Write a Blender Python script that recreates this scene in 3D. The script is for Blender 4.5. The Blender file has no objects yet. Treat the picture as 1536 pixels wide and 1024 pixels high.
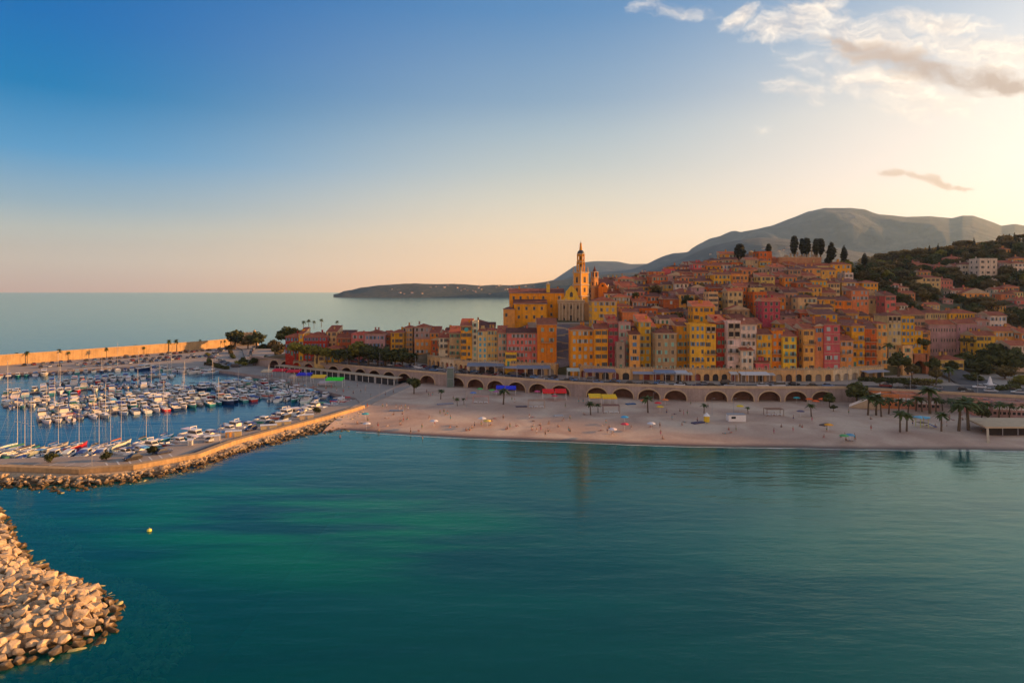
import bpy, bmesh, math, random
import numpy as np
from mathutils import Vector, noise, Matrix
random.seed(11)
R = math.radians
H, F, HY = 43.5, 1000.0, 436.0          # camera height, focal length and eye level used to read the photograph
C = bpy.context.scene.collection

def at(px, Y, py=None, Z=None):
    """a world point at distance Y seen in direction px (and py)"""
    X = (px - 768) / F * Y
    if py is not None: Z = H - (py - HY) / F * Y
    return (X, Y, Z)
def dist(py, Z): return (H - Z) * F / (py - HY)
def gnd(px, py, Z=0.0):
    Y = dist(py, Z); return ((px - 768) / F * Y, Y)
def lerp(a, b, t): return a + (b - a) * t
def interp(x, pts):
    if x <= pts[0][0]: return pts[0][1]
    for (a, b), (c, d) in zip(pts, pts[1:]):
        if x <= c: return b + (d - b) * (x - a) / (c - a)
    return pts[-1][1]
_o1 = "zeroth first second third fourth fifth sixth seventh eighth ninth tenth eleventh twelfth thirteenth fourteenth fifteenth sixteenth seventeenth eighteenth nineteenth".split()
_t = {2: ('twentieth', 'twenty'), 3: ('thirtieth', 'thirty'), 4: ('fortieth', 'forty'), 5: ('fiftieth', 'fifty'), 6: ('sixtieth', 'sixty'), 7: ('seventieth', 'seventy'), 8: ('eightieth', 'eighty'), 9: ('ninetieth', 'ninety')}
def nth(n):
    if n < 20: return _o1[n]
    a, b = divmod(n, 10)
    return _t[a][0] if b == 0 else _t[a][1] + '-' + _o1[b]

# ------------------------------------------------------------------ mesh helpers
class MB:
    def __init__(s): s.v = []; s.f = []; s.m = []
    def poly(s, pts, m=0):
        n = len(s.v); s.v += [tuple(p) for p in pts]; s.f.append(tuple(range(n, n + len(pts)))); s.m.append(m); return s
    def box(s, x0, x1, y0, y1, z0, z1, m=0, bottom=True):
        n = len(s.v)
        s.v += [(x0,y0,z0),(x1,y0,z0),(x1,y1,z0),(x0,y1,z0),(x0,y0,z1),(x1,y0,z1),(x1,y1,z1),(x0,y1,z1)]
        fs = [(0,1,5,4),(1,2,6,5),(2,3,7,6),(3,0,4,7),(4,5,6,7)] + ([(3,2,1,0)] if bottom else [])
        for q in fs: s.f.append(tuple(n + i for i in q)); s.m.append(m)
        return s
    def hexa(s, p, m=0):
        n = len(s.v); s.v += [tuple(q) for q in p]
        for q in [(0,1,5,4),(1,2,6,5),(2,3,7,6),(3,0,4,7),(4,5,6,7),(3,2,1,0)]: s.f.append(tuple(n + i for i in q)); s.m.append(m)
        return s
    def tube(s, p0, p1, r0, r1=None, n=6, m=0, caps=True):
        r1 = r0 if r1 is None else r1
        p0, p1 = Vector(p0), Vector(p1); d = (p1 - p0).normalized()
        a = d.orthogonal().normalized(); b = d.cross(a); k = len(s.v)
        for p, r in ((p0, r0), (p1, r1)):
            for i in range(n):
                t = 2 * math.pi * i / n; s.v.append(tuple(p + a * (r * math.cos(t)) + b * (r * math.sin(t))))
        for i in range(n):
            j = (i + 1) % n; s.f.append((k+i, k+j, k+n+j, k+n+i)); s.m.append(m)
        if caps:
            s.f.append(tuple(k + n - 1 - i for i in range(n))); s.m.append(m)
            s.f.append(tuple(k + n + i for i in range(n))); s.m.append(m)
        return s
    def lathe(s, prof, cx=0, cy=0, n=12, m=0, rot=0):
        k = len(s.v)
        for r, z in prof:
            for i in range(n):
                t = rot + 2 * math.pi * i / n; s.v.append((cx + r * math.cos(t), cy + r * math.sin(t), z))
        for a in range(len(prof) - 1):
            for i in range(n):
                j = (i + 1) % n; s.f.append((k+a*n+i, k+a*n+j, k+(a+1)*n+j, k+(a+1)*n+i)); s.m.append(m)
        s.f.append(tuple(k + (len(prof)-1)*n + i for i in range(n))); s.m.append(m)
        return s
    def loft(s, rings, m=0, caps=True, closed=True):
        k = len(s.v); n = len(rings[0])
        for r in rings: s.v += [tuple(p) for p in r]
        for a in range(len(rings) - 1):
            for i in range(n if closed else n - 1):
                j = (i + 1) % n; s.f.append((k+a*n+i, k+a*n+j, k+(a+1)*n+j, k+(a+1)*n+i)); s.m.append(m)
        if caps:
            s.f.append(tuple(k + n - 1 - i for i in range(n))); s.m.append(m)
            s.f.append(tuple(k + (len(rings)-1)*n + i for i in range(n))); s.m.append(m)
        return s
    def mesh(s, name, mats, smooth=False):
        me = bpy.data.meshes.new(name); me.from_pydata(s.v, [], s.f)
        for m in (mats if isinstance(mats, (list, tuple)) else [mats]): me.materials.append(m)
        if any(s.m): me.polygons.foreach_set('material_index', s.m)
        if smooth: me.polygons.foreach_set('use_smooth', [True] * len(s.f))
        me.update(); return me

def ob(name, me, parent=None, loc=(0,0,0), rz=0.0, col=None, sc=None):
    o = bpy.data.objects.new(name, me); C.objects.link(o)
    o.location = loc
    if rz: o.rotation_euler = (0, 0, rz)
    if sc is not None: o.scale = sc if isinstance(sc, tuple) else (sc, sc, sc)
    if col is not None: o.color = (*col, 1)
    if parent is not None: o.parent = parent
    return o
def tag(o, label, cat, group=None):
    o['label'] = label; o['category'] = cat
    if group: o['group'] = group
    return o
def thing(name, label, cat, loc=(0,0,0), rz=0.0, group=None, sc=None):
    o = ob(name, None, None, loc, rz, None, sc); o.empty_display_size = .3
    return tag(o, label, cat, group)
def struct(name, me, loc=(0,0,0)):
    o = ob(name, me, None, loc); o['kind'] = 'structure'; return o
def stuff(name, me, label, cat):
    o = ob(name, me); o['kind'] = 'stuff'; return tag(o, label, cat)
def dup(root, loc, rz=0.0, label=None, group=None, sc=None, cols=None):
    def cp(o, par):
        c = o.copy(); C.objects.link(c)
        if par is not None: c.parent = par
        st = o.name.split('.')[0]
        if cols and st in cols: c.color = (*cols[st], 1)
        for ch in kids.get(o.name, ()): cp(ch, c)
        return c
    if not kids_ready.get(root.name):
        def scan(o):
            kids[o.name] = list(o.children)
            for q in o.children: scan(q)
        scan(root); kids_ready[root.name] = True
    r = cp(root, None); r.location = loc; r.rotation_euler = (0, 0, rz)
    if sc is not None: r.scale = (sc, sc, sc) if not isinstance(sc, tuple) else sc
    if label: r['label'] = label
    if group: r['group'] = group
    return r
kids = {}; kids_ready = {}
class Proto:
    """keeps a first thing of its kind: the first use moves it, later uses copy it"""
    def __init__(s, root): s.root = root; s.used = False
    def put(s, loc, rz=0.0, label=None, group=None, sc=None, cols=None):
        if not s.used:
            r = s.root; s.used = True
            if not kids_ready.get(r.name):
                def scan(o):
                    kids[o.name] = list(o.children)
                    for q in o.children: scan(q)
                scan(r); kids_ready[r.name] = True
            r.location = loc; r.rotation_euler = (0, 0, rz)
            if sc is not None: r.scale = (sc, sc, sc) if not isinstance(sc, tuple) else sc
            if label: r['label'] = label
            if group: r['group'] = group
            if cols:
                def go(o):
                    st = o.name.split('.')[0]
                    if st in cols: o.color = (*cols[st], 1)
                    for q in o.children: go(q)
                go(r)
            return r
        return dup(s.root, loc, rz, label, group, sc, cols)
    def drop(s):
        if not s.used:
            for q in list(s.root.children_recursive): bpy.data.objects.remove(q)
            bpy.data.objects.remove(s.root)

# ------------------------------------------------------------------ materials
def N(nt, t, **kw):
    n = nt.nodes.new(t)
    for k, v in kw.items():
        if k in n.inputs: n.inputs[k].default_value = v
        else: setattr(n, k, v)
    return n
def mixc(nt, fac, a, b, mode='MIX'):
    n = nt.nodes.new('ShaderNodeMix'); n.data_type = 'RGBA'; n.blend_type = mode; n.clamp_factor = True
    for sock, v in ((n.inputs[0], fac), (n.inputs[6], a), (n.inputs[7], b)):
        if hasattr(v, 'is_linked'): nt.links.new(v, sock)
        elif isinstance(v, (int, float)): sock.default_value = v if sock == n.inputs[0] else (v, v, v, 1)
        else: sock.default_value = (*v, 1) if len(v) == 3 else v
    return n.outputs[2]
def math_(nt, op, a, b=None, c=None, clamp=False):
    n = nt.nodes.new('ShaderNodeMath'); n.operation = op; n.use_clamp = clamp
    for i, v in enumerate((a, b, c)):
        if v is None: continue
        if hasattr(v, 'is_linked'): nt.links.new(v, n.inputs[i])
        else: n.inputs[i].default_value = v
    return n.outputs[0]
def ramp(nt, fac, pts, interp='LINEAR'):
    n = nt.nodes.new('ShaderNodeValToRGB'); n.color_ramp.interpolation = interp
    e = n.color_ramp.elements
    while len(e) < len(pts): e.new(.5)
    for i, (p, c) in enumerate(pts):
        e[i].position = p; e[i].color = (*c, 1) if not isinstance(c, (int, float)) else (c, c, c, 1)
    nt.links.new(fac, n.inputs[0]); return n.outputs[0]
def newmat(name):
    m = bpy.data.materials.new(name); m.use_nodes = True; nt = m.node_tree
    return m, nt, nt.nodes['Principled BSDF']
def mat(name, col=None, rough=.8, var=.18, vs=.6, fine=.1, fs=6.0, bump=0.0, bs=8.0, metal=0.0, coord='Object', streak=0.0, wear=None, spec=None):
    """col None: the object's own colour; var / fine: large and small blotches of wear"""
    m, nt, b = newmat(name)
    tc = N(nt, 'ShaderNodeTexCoord'); L = nt.links.new
    if col is None:
        oi = N(nt, 'ShaderNodeObjectInfo'); base = oi.outputs['Color']
    else:
        rgb = N(nt, 'ShaderNodeRGB'); rgb.outputs[0].default_value = (*col, 1); base = rgb.outputs[0]
    vec = tc.outputs[coord]
    if coord == 'Object':
        geo = N(nt, 'ShaderNodeNewGeometry'); vec = geo.outputs['Position']
    n1 = N(nt, 'ShaderNodeTexNoise', Scale=vs, Detail=4.0); L(vec, n1.inputs['Vector'])
    n2 = N(nt, 'ShaderNodeTexNoise', Scale=fs, Detail=3.0); L(vec, n2.inputs['Vector'])
    f1 = math_(nt, 'MULTIPLY_ADD', n1.outputs[0], 2 * var * 1.8, 1 - var * 1.8)
    f2 = math_(nt, 'MULTIPLY_ADD', n2.outputs[0], 2 * fine * 1.8, 1 - fine * 1.8)
    f = math_(nt, 'MULTIPLY', f1, f2)
    if streak:
        mp = N(nt, 'ShaderNodeMapping'); mp.inputs['Scale'].default_value = (1.4, 1.4, .12); L(vec, mp.inputs['Vector'])
        n3 = N(nt, 'ShaderNodeTexNoise', Scale=1.0, Detail=3.0); L(mp.outputs[0], n3.inputs['Vector'])
        f = math_(nt, 'MULTIPLY', f, math_(nt, 'MULTIPLY_ADD', n3.outputs[0], 2 * streak * 1.8, 1 - streak * 1.8))
    c = mixc(nt, 1.0, base, f, 'MULTIPLY')
    if wear is not None:
        n4 = N(nt, 'ShaderNodeTexNoise', Scale=vs * 2.3, Detail=5.0); L(vec, n4.inputs['Vector'])
        w = ramp(nt, n4.outputs[0], [(.56, 0.0), (.74, .5)])
        c = mixc(nt, w, c, wear)
    L(c, b.inputs['Base Color']); b.inputs['Roughness'].default_value = rough; b.inputs['Metallic'].default_value = metal
    if spec is not None: b.inputs['Specular IOR Level'].default_value = spec
    if bump:
        n5 = N(nt, 'ShaderNodeTexNoise', Scale=bs, Detail=4.0); L(vec, n5.inputs['Vector'])
        bp = N(nt, 'ShaderNodeBump', Strength=bump, Distance=.1); L(n5.outputs[0], bp.inputs['Height']); L(bp.outputs[0], b.inputs['Normal'])
    return m

M = {}
M['plaster'] = mat('plaster', None, .88, .2, .5, .1, 4, streak=.22, wear=(.36, .27, .19))
M['paint'] = mat('painted_surface', None, .55, .06, 1.0, .03, 8)
M['cloth'] = mat('awning_cloth', None, .85, .08, 1.5, .05, 9)
M['gel'] = mat('boat_gelcoat', None, .3, .05, .8, .03, 4)
M['stone'] = mat('pale_stone', (.42, .3, .17), .9, .2, .35, .12, 3, bump=.3, streak=.12)
M['trim'] = mat('stone_trim', (.5, .37, .23), .85, .14, .5, .08, 4)
M['seawall'] = mat('sea_wall_masonry', (.34, .265, .23), .92, .2, .25, .14, 2.5, bump=.35, bs=3, streak=.18)
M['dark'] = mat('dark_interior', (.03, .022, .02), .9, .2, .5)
M['brick'] = mat('vault_brick', (.17, .09, .065), .9, .3, .6, .2, 4)
M['sandwall'] = mat('sandstone_wall', (.44, .285, .135), .9, .22, .2, .16, 1.2, bump=.5, bs=1.5, streak=.22)
M['concrete'] = mat('quay_concrete', (.33, .27, .22), .9, .16, .12, .1, 1.6)
M['asphalt'] = mat('asphalt', (.075, .07, .075), .9, .2, .1, .12, 2)
M['metal'] = mat('grey_metal', (.3, .3, .31), .65, .1, 2)
M['mast'] = mat('pale_aluminium', (.62, .56, .46), .4, .05, 2, metal=.1)
M['white'] = mat('white_paint', (.76, .74, .7), .5, .05, 2)
M['rubber'] = mat('black_rubber', (.02, .02, .02), .8, .1, 3)
M['wood'] = mat('weathered_decking', (.27, .2, .14), .85, .2, .6, .15, 6)
M['skin'] = mat('skin', (.36, .2, .13), .6, .05, 3)
M['trunk'] = mat('bark', (.11, .075, .045), .95, .25, 2, .2, 9)
M['rockunder'] = mat('submerged_algae_rock', (.4, .36, .16), .9, .4, .5, .2, 2)
def glassmat():
    m, nt, b = newmat('window_glass')
    b.inputs['Base Color'].default_value = (.025, .028, .032, 1); b.inputs['Roughness'].default_value = .25
    return m
M['glass'] = glassmat()

def tilemat(name, c1, c2, c3):
    m, nt, b = newmat(name); L = nt.links.new
    geo = N(nt, 'ShaderNodeNewGeometry'); tc = N(nt, 'ShaderNodeTexCoord'); oi = N(nt, 'ShaderNodeObjectInfo')
    n1 = N(nt, 'ShaderNodeTexNoise', Scale=.55, Detail=5.0, Roughness=.65); L(geo.outputs['Position'], n1.inputs['Vector'])
    n2 = N(nt, 'ShaderNodeTexNoise', Scale=4.5, Detail=2.0); L(geo.outputs['Position'], n2.inputs['Vector'])
    c = ramp(nt, n1.outputs[0], [(.3, c1), (.5, c2), (.7, c3)])
    f = math_(nt, 'MULTIPLY_ADD', n2.outputs[0], .8, .6)
    r = math_(nt, 'MULTIPLY_ADD', oi.outputs['Random'], .7, .6)
    f = math_(nt, 'MULTIPLY', f, r)
    # rows of barrel tiles, across the slope
    w = N(nt, 'ShaderNodeTexWave', Scale=1.3, Distortion=.6); w.bands_direction = 'X'; L(tc.outputs['Object'], w.inputs['Vector'])
    f = math_(nt, 'MULTIPLY', f, math_(nt, 'MULTIPLY_ADD', w.outputs[1], .35, .8))
    c = mixc(nt, 1.0, c, f, 'MULTIPLY'); L(c, b.inputs['Base Color']); b.inputs['Roughness'].default_value = .9
    bp = N(nt, 'ShaderNodeBump', Strength=.5, Distance=.08); L(w.outputs[1], bp.inputs['Height']); L(bp.outputs[0], b.inputs['Normal'])
    return m
M['tile'] = tilemat('terracotta_tiles', (.2, .036, .014), (.31, .068, .024), (.38, .12, .045))
M['tile_dark'] = tilemat('weathered_terracotta_tiles', (.1, .032, .022), (.18, .052, .03), (.25, .095, .055))

def leafmat(name, c1, c2, sheen=.0):
    m, nt, b = newmat(name); L = nt.links.new
    geo = N(nt, 'ShaderNodeNewGeometry'); oi = N(nt, 'ShaderNodeObjectInfo')
    n1 = N(nt, 'ShaderNodeTexNoise', Scale=.5, Detail=4.0); L(geo.outputs['Position'], n1.inputs['Vector'])
    c = ramp(nt, n1.outputs[0], [(.3, c1), (.7, c2)])
    c = mixc(nt, 1.0, c, math_(nt, 'MULTIPLY_ADD', oi.outputs['Random'], .6, .7), 'MULTIPLY')
    L(c, b.inputs['Base Color']); b.inputs['Roughness'].default_value = .75
    tr = N(nt, 'ShaderNodeBsdfTranslucent'); L(c, tr.inputs[0])
    mx = N(nt, 'ShaderNodeMixShader'); mx.inputs[0].default_value = .3
    out = nt.nodes['Material Output']; L(b.outputs[0], mx.inputs[1]); L(tr.outputs[0], mx.inputs[2]); L(mx.outputs[0], out.inputs[0])
    return m
M['leaf'] = leafmat('broad_leaves', (.035, .05, .01), (.1, .1, .018))
M['leafy'] = leafmat('yellow_green_leaves', (.13, .13, .015), (.3, .26, .03))
M['cypress'] = leafmat('cypress_needles', (.022, .026, .014), (.045, .045, .02))
M['olive'] = leafmat('hillside_leaves', (.07, .06, .018), (.2, .135, .035))
M['palm'] = leafmat('palm_fronds', (.04, .07, .015), (.11, .14, .03))
def s2l(r, g, b): return tuple(((v/255)/12.92 if v <= 10 else (((v/255)+.055)/1.055)**2.4) for v in (r, g, b))
SKY_W = [(0, s2l(190,174,168)), (.07, s2l(190,190,184)), (.147, s2l(172,183,182)), (.21, s2l(138,166,184)), (.33, s2l(78,142,188)), (.475, s2l(0,112,168)), (.63, s2l(0,98,164)), (1, s2l(0,78,150))]
SKY_M = [(0, s2l(243,204,158)), (.07, s2l(236,209,175)), (.16, s2l(224,208,182)), (.26, s2l(200,198,186)), (.35, s2l(174,184,186)), (.44, s2l(152,171,184)), (.53, s2l(124,152,178)), (.76, s2l(80,126,172))]
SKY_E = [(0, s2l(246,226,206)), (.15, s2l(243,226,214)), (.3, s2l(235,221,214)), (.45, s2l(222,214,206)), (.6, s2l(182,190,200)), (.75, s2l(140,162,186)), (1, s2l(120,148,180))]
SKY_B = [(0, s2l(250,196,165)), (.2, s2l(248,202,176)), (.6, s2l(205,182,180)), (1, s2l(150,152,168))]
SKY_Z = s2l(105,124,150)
CLOUD = [s2l(222,206,192), s2l(250,238,222), s2l(172,152,140), s2l(196,172,150)]
SKY_STR = .8; SUN_E = 5.0; EXPO = 0.7; HAZE = 4.6e-5; HAZE_C = (.42,.68,1,1); HAZE_G = .6
# ------------------------------------------------------------------ terrain
CP = [(-150,352,4),(-140,365,5.5),(-115,352,6.3),(-90,352,6.5),(-62,345,7),(-45,330,8),(-20,313,9),(20,302,10.5),(37,291,10.8),(75,285,11),(107,283,11),(132,284,11),(160,296,11),
 (-150,400,3.2),(-115,385,10),(-90,380,11),(-60,372,12),(-20,350,17),(0,345,24),(20,322,19),(34,338,27),(40,352,28),(10,352,28.5),(60,345,29),(34,375,30),
 (52,395,38),(97,420,46),(130,432,56),(165,430,62),(188,436,63),(210,436,60),(75,340,27),(107,340,31),(132,340,32),(160,345,32),(107,380,43),(140,385,47),(170,390,48),
 (190,305,10),(195,340,17),(230,400,33),(215,380,33),(255,440,46),(215,310,8),(240,330,9),(260,360,16),(230,290,6.5),(300,290,6.5),
 (300,450,38),(350,600,68),(300,600,60),(460,600,84),(420,500,66),(330,400,24),(300,340,11),(380,420,36),(400,340,18),
 (250,520,54),(200,520,50),(165,520,44),(100,500,30),(40,450,20),(-20,415,7),(-60,405,7),(-60,425,1),(-100,412,6),(-140,440,2),(-60,460,-3),(0,520,-3),(-140,470,-3),(60,560,-3),
 (100,640,0),(200,700,40),(100,800,-3),(300,900,60),(500,900,75),(640,900,80),(500,700,88),(500,567,88),(500,460,66),(500,335,32),
 (600,330,60),(740,240,60),(740,285,118),(740,315,134),(740,345,140),(740,372,150),(740,400,157),(740,455,168),(740,510,168),(740,600,148),(740,660,124),(740,731,108),(740,800,100),(950,700,120),(950,500,140),(950,340,90),(950,880,140)]  # unseen eastern ridge, its heights shaped to cast shadow over beach and town
_cp = np.array(CP, float)
def _phi(r): return np.where(r > 0, r * r * np.log(np.maximum(r, 1e-9)), 0.0)
_s = 100.0
_P = _cp[:, :2] / _s; _n = len(_P)
_K = _phi(np.sqrt(((_P[:, None] - _P[None]) ** 2).sum(2))) + np.eye(_n) * 2e-3
_A = np.zeros((_n + 3, _n + 3)); _A[:_n, :_n] = _K; _A[:_n, _n] = 1; _A[:_n, _n+1:] = _P; _A[_n, :_n] = 1; _A[_n+1:, :_n] = _P.T
_W = np.linalg.solve(_A, np.concatenate([_cp[:, 2], np.zeros(3)]))
def gz(x, y):
    x = np.asarray(x, float) / _s; y = np.asarray(y, float) / _s; q = np.stack([x.ravel(), y.ravel()], 1)
    k = _phi(np.sqrt(((q[:, None] - _P[None]) ** 2).sum(2)))
    z = (k @ _W[:_n] + _W[_n] + q @ _W[_n+1:]).reshape(x.shape)
    px = 768 + F * x / y
    lim = np.interp(px, [1150, 1200, 1280, 1340, 1400, 1450, 1536, 1560, 1640, 1700], [396, 397, 398, 386, 377, 369, 363, 352, 290, 200])
    top = H + (HY - lim) / F * y * _s
    return np.where(px > 1150, np.minimum(z, top), z)
def g1(x, y): return float(gz(np.array([x]), np.array([y]))[0])

# lines read off the photograph (world x, y)
SHOP = [(-155,388),(-140,372),(-115,358),(-90,357),(-62,350),(-45,334),(-20,303),(19.5,291),(37,279),(74.5,274),(107,272),(131.6,273),(160,285),(190,296),(216,292),(300,286)]
def shopY(x): return interp(x, SHOP)
WALL = [(-150,381),(-136,370),(-44,303),(-32,296),(27,264),(69,253),(126,252),(177,230),(235,205),(300,190)]
def wallY(x): return interp(x, WALL)
ZR, ZB = 6.5, 1.5                        # road level, top of the beach

def grid_mesh(name, xs, ys, zf, m, smooth=True):
    X, Y = np.meshgrid(xs, ys); Z = zf(X, Y)
    nx, ny = len(xs), len(ys)
    v = np.stack([X, Y, Z], 2).reshape(-1, 3)
    f = [(j*nx+i, j*nx+i+1, (j+1)*nx+i+1, (j+1)*nx+i) for j in range(ny-1) for i in range(nx-1)]
    me = bpy.data.meshes.new(name); me.from_pydata(v.tolist(), [], f); me.materials.append(m)
    if smooth: me.polygons.foreach_set('use_smooth', [True] * len(f))
    me.update(); return me

def groundmat():
    m, nt, b = newmat('hillside_ground'); L = nt.links.new
    geo = N(nt, 'ShaderNodeNewGeometry')
    n1 = N(nt, 'ShaderNodeTexNoise', Scale=.03, Detail=7.0, Roughness=.65); L(geo.outputs['Position'], n1.inputs['Vector'])
    n2 = N(nt, 'ShaderNodeTexNoise', Scale=.4, Detail=5.0); L(geo.outputs['Position'], n2.inputs['Vector'])
    c = ramp(nt, n1.outputs[0], [(.32, (.05, .055, .02)), (.5, (.1, .085, .035)), (.66, (.22, .16, .095))])
    c = mixc(nt, 1.0, c, math_(nt, 'MULTIPLY_ADD', n2.outputs[0], 1.1, .45), 'MULTIPLY')
    L(c, b.inputs['Base Color']); b.inputs['Roughness'].default_value = .95
    bp = N(nt, 'ShaderNodeBump', Strength=.6, Distance=1.0); L(n2.outputs[0], bp.inputs['Height']); L(bp.outputs[0], b.inputs['Normal'])
    return m
M['ground'] = groundmat()

# the town's hill, warped so that its front edge follows the line of the shops
us = np.concatenate([np.arange(-158, 240, 5.0), np.arange(240, 960, 18.0)])
vs = np.concatenate([np.arange(0, 170, 5.0), np.arange(170, 620, 16.0)])
U, V = np.meshgrid(us, vs)
front = np.array([shopY(u) + 5 for u in us])
YY = front[None, :] + V
ZZ = gz(U, YY)
ZZ += np.where(V > 120, 1, 0) * np.vectorize(lambda a, b: noise.fractal(Vector((a * .02, b * .02, 3)), 1, 2, 4) * 5)(U, YY) * np.clip((U - 150) / 80, 0, 1)
nx, ny = len(us), len(vs)
vv = np.stack([U, YY, ZZ], 2).reshape(-1, 3).tolist()
ff = [(j*nx+i, j*nx+i+1, (j+1)*nx+i+1, (j+1)*nx+i) for j in range(ny-1) for i in range(nx-1)]
k = len(vv); vv += [(u, y, -2.0) for u, y in zip(us, front)]           # retaining face under the front edge
ff += [(k+i, k+i+1, i+1, i) for i in range(nx-1)]
me = bpy.data.meshes.new('terrain'); me.from_pydata(vv, [], ff); me.materials.append(M['ground']); me.polygons.foreach_set('use_smooth', [True]*len(ff)); me.update()
struct('terrain', me)

# ------------------------------------------------------------------ seabed and sea
def seabedmat():
    m, nt, b = newmat('seabed_sand'); L = nt.links.new
    geo = N(nt, 'ShaderNodeNewGeometry')
    n1 = N(nt, 'ShaderNodeTexNoise', Scale=.05, Detail=5.0); L(geo.outputs['Position'], n1.inputs['Vector'])
    L(ramp(nt, n1.outputs[0], [(.4, (.01, .03, .025)), (.6, (.03, .09, .06))]), b.inputs['Base Color'])
    return m
def seamat():
    m, nt, b = newmat('sea_water'); L = nt.links.new
    nt.nodes.remove(b); out = nt.nodes['Material Output']
    geo = N(nt, 'ShaderNodeNewGeometry'); P = geo.outputs['Position']
    # body colour: turbid teal with emerald patches over sand, deep blue offshore
    mp = N(nt, 'ShaderNodeMapping'); mp.inputs['Rotation'].default_value = (0, 0, R(-12)); mp.inputs['Scale'].default_value = (.011, .03, .02); L(P, mp.inputs['Vector'])
    n1 = N(nt, 'ShaderNodeTexNoise', Scale=1.0, Detail=3.0, Roughness=.5, Distortion=.6); L(mp.outputs[0], n1.inputs['Vector'])
    sp = N(nt, 'ShaderNodeSeparateXYZ'); L(P, sp.inputs[0])
    # shoal of pale sand between the jetty and the breakwater
    dx = math_(nt, 'MULTIPLY', math_(nt, 'ADD', sp.outputs[0], 42.0), 1/55.0)
    dy = math_(nt, 'MULTIPLY', math_(nt, 'ADD', math_(nt, 'MULTIPLY_ADD', sp.outputs[0], .18, sp.outputs[1]), -118.0), 1/30.0)
    sh = math_(nt, 'SUBTRACT', 1.0, math_(nt, 'ADD', math_(nt, 'MULTIPLY', dx, dx), math_(nt, 'MULTIPLY', dy, dy)), clamp=True)
    mp2 = N(nt, 'ShaderNodeMapping'); mp2.inputs['Rotation'].default_value = (0, 0, R(-8)); mp2.inputs['Scale'].default_value = (.02, .11, .1); mp2.inputs['Location'].default_value = (1.7, 3.3, 0); L(P, mp2.inputs['Vector'])
    n1b = N(nt, 'ShaderNodeTexNoise', Scale=1.0, Detail=2.0); L(mp2.outputs[0], n1b.inputs['Vector'])
    shf = math_(nt, 'MULTIPLY', sh, ramp(nt, n1b.outputs[0], [(.38, 0.0), (.62, 1.0)], 'EASE'))
    col = ramp(nt, n1.outputs[0], [(.3, SEA[0]), (.7, SEA[1])])
    col = mixc(nt, math_(nt, 'MULTIPLY', shf, 1.0), col, SEA[2])
    # marina water, deep blue; open sea beyond the pier
    far = N(nt, 'ShaderNodeMapRange'); far.inputs[1].default_value = 170; far.inputs[2].default_value = 330; L(sp.outputs[1], far.inputs[0])
    west = N(nt, 'ShaderNodeMapRange'); west.inputs[1].default_value = -50; west.inputs[2].default_value = -75; L(sp.outputs[0], west.inputs[0])
    nearq = N(nt, 'ShaderNodeMapRange'); nearq.inputs[1].default_value = 150; nearq.inputs[2].default_value = 175; L(sp.outputs[1], nearq.inputs[0])
    col = mixc(nt, math_(nt, 'MAXIMUM', far.outputs[0], math_(nt, 'MULTIPLY', west.outputs[0], nearq.outputs[0])), col, SEA[3])
    # shallow water by the sand
    shal = N(nt, 'ShaderNodeMapRange'); shal.inputs[1].default_value = 150; shal.inputs[2].default_value = 200; L(sp.outputs[1], shal.inputs[0])
    east = N(nt, 'ShaderNodeMapRange'); east.inputs[1].default_value = -62; east.inputs[2].default_value = -50; L(sp.outputs[0], east.inputs[0])
    col = mixc(nt, math_(nt, 'MULTIPLY', math_(nt, 'MULTIPLY', shal.outputs[0], east.outputs[0]), .7), col, SEA[4])
    dif = N(nt, 'ShaderNodeBsdfDiffuse'); L(col, dif.inputs[0])
    tr = N(nt, 'ShaderNodeBsdfTransparent'); tr.inputs[0].default_value = (.5, .85, .65, 1)
    body = N(nt, 'ShaderNodeMixShader'); body.inputs[0].default_value = .45; L(dif.outputs[0], body.inputs[1]); L(tr.outputs[0], body.inputs[2])
    gl = N(nt, 'ShaderNodeBsdfGlossy'); gl.distribution = 'GGX'; gl.inputs['Roughness'].default_value = .1; gl.inputs['Color'].default_value = (.69, .92, .94, 1)
    fr = N(nt, 'ShaderNodeFresnel'); fr.inputs[0].default_value = 1.33
    # swell and ripples
    def wav(sc, rot, sy, dist, strength, detail=3.0):
        q = N(nt, 'ShaderNodeMapping'); q.inputs['Rotation'].default_value = (0, 0, R(rot)); q.inputs['Scale'].default_value = (sc, sc * sy, sc); L(P, q.inputs['Vector'])
        t = N(nt, 'ShaderNodeTexNoise', Scale=1.0, Detail=detail, Roughness=.55); L(q.outputs[0], t.inputs['Vector'])
        return math_(nt, 'MULTIPLY', t.outputs[0], strength)
    hgt = math_(nt, 'ADD', wav(.16, 6, 3.2, 0, .55, 4), math_(nt, 'ADD', wav(.9, -10, 2.2, 0, .09, 3), wav(.03, 12, 3.0, 0, 1.2, 2)))
    bp = N(nt, 'ShaderNodeBump', Strength=1.0, Distance=SEABUMP); L(hgt, bp.inputs['Height'])
    L(bp.outputs[0], gl.inputs['Normal']); L(bp.outputs[0], fr.inputs['Normal'])
    mx = N(nt, 'ShaderNodeMixShader'); L(fr.outputs[0], mx.inputs[0]); L(body.outputs[0], mx.inputs[1]); L(gl.outputs[0], mx.inputs[2])
    L(mx.outputs[0], out.inputs[0])
    return m
SEA = [(.0, .085, .074), (.0, .15, .105), (.0, .32, .095), (.0, .085, .26), (.0, .2, .23)]
SEABUMP = .15
M['sea'] = seamat(); M['seabed'] = seabedmat()
E = 16000
m_ = MB(); m_.poly([(-E,-300,0),(E,-300,0),(E,E,0),(-E,E,0)]); struct('sea', m_.mesh('sea', M['sea']))
m_ = MB(); m_.poly([(-E,-300,-6),(E,-300,-6),(E,E,-6),(-E,E,-6)]); struct('seabed', m_.mesh('seabed', M['seabed']))

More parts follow.
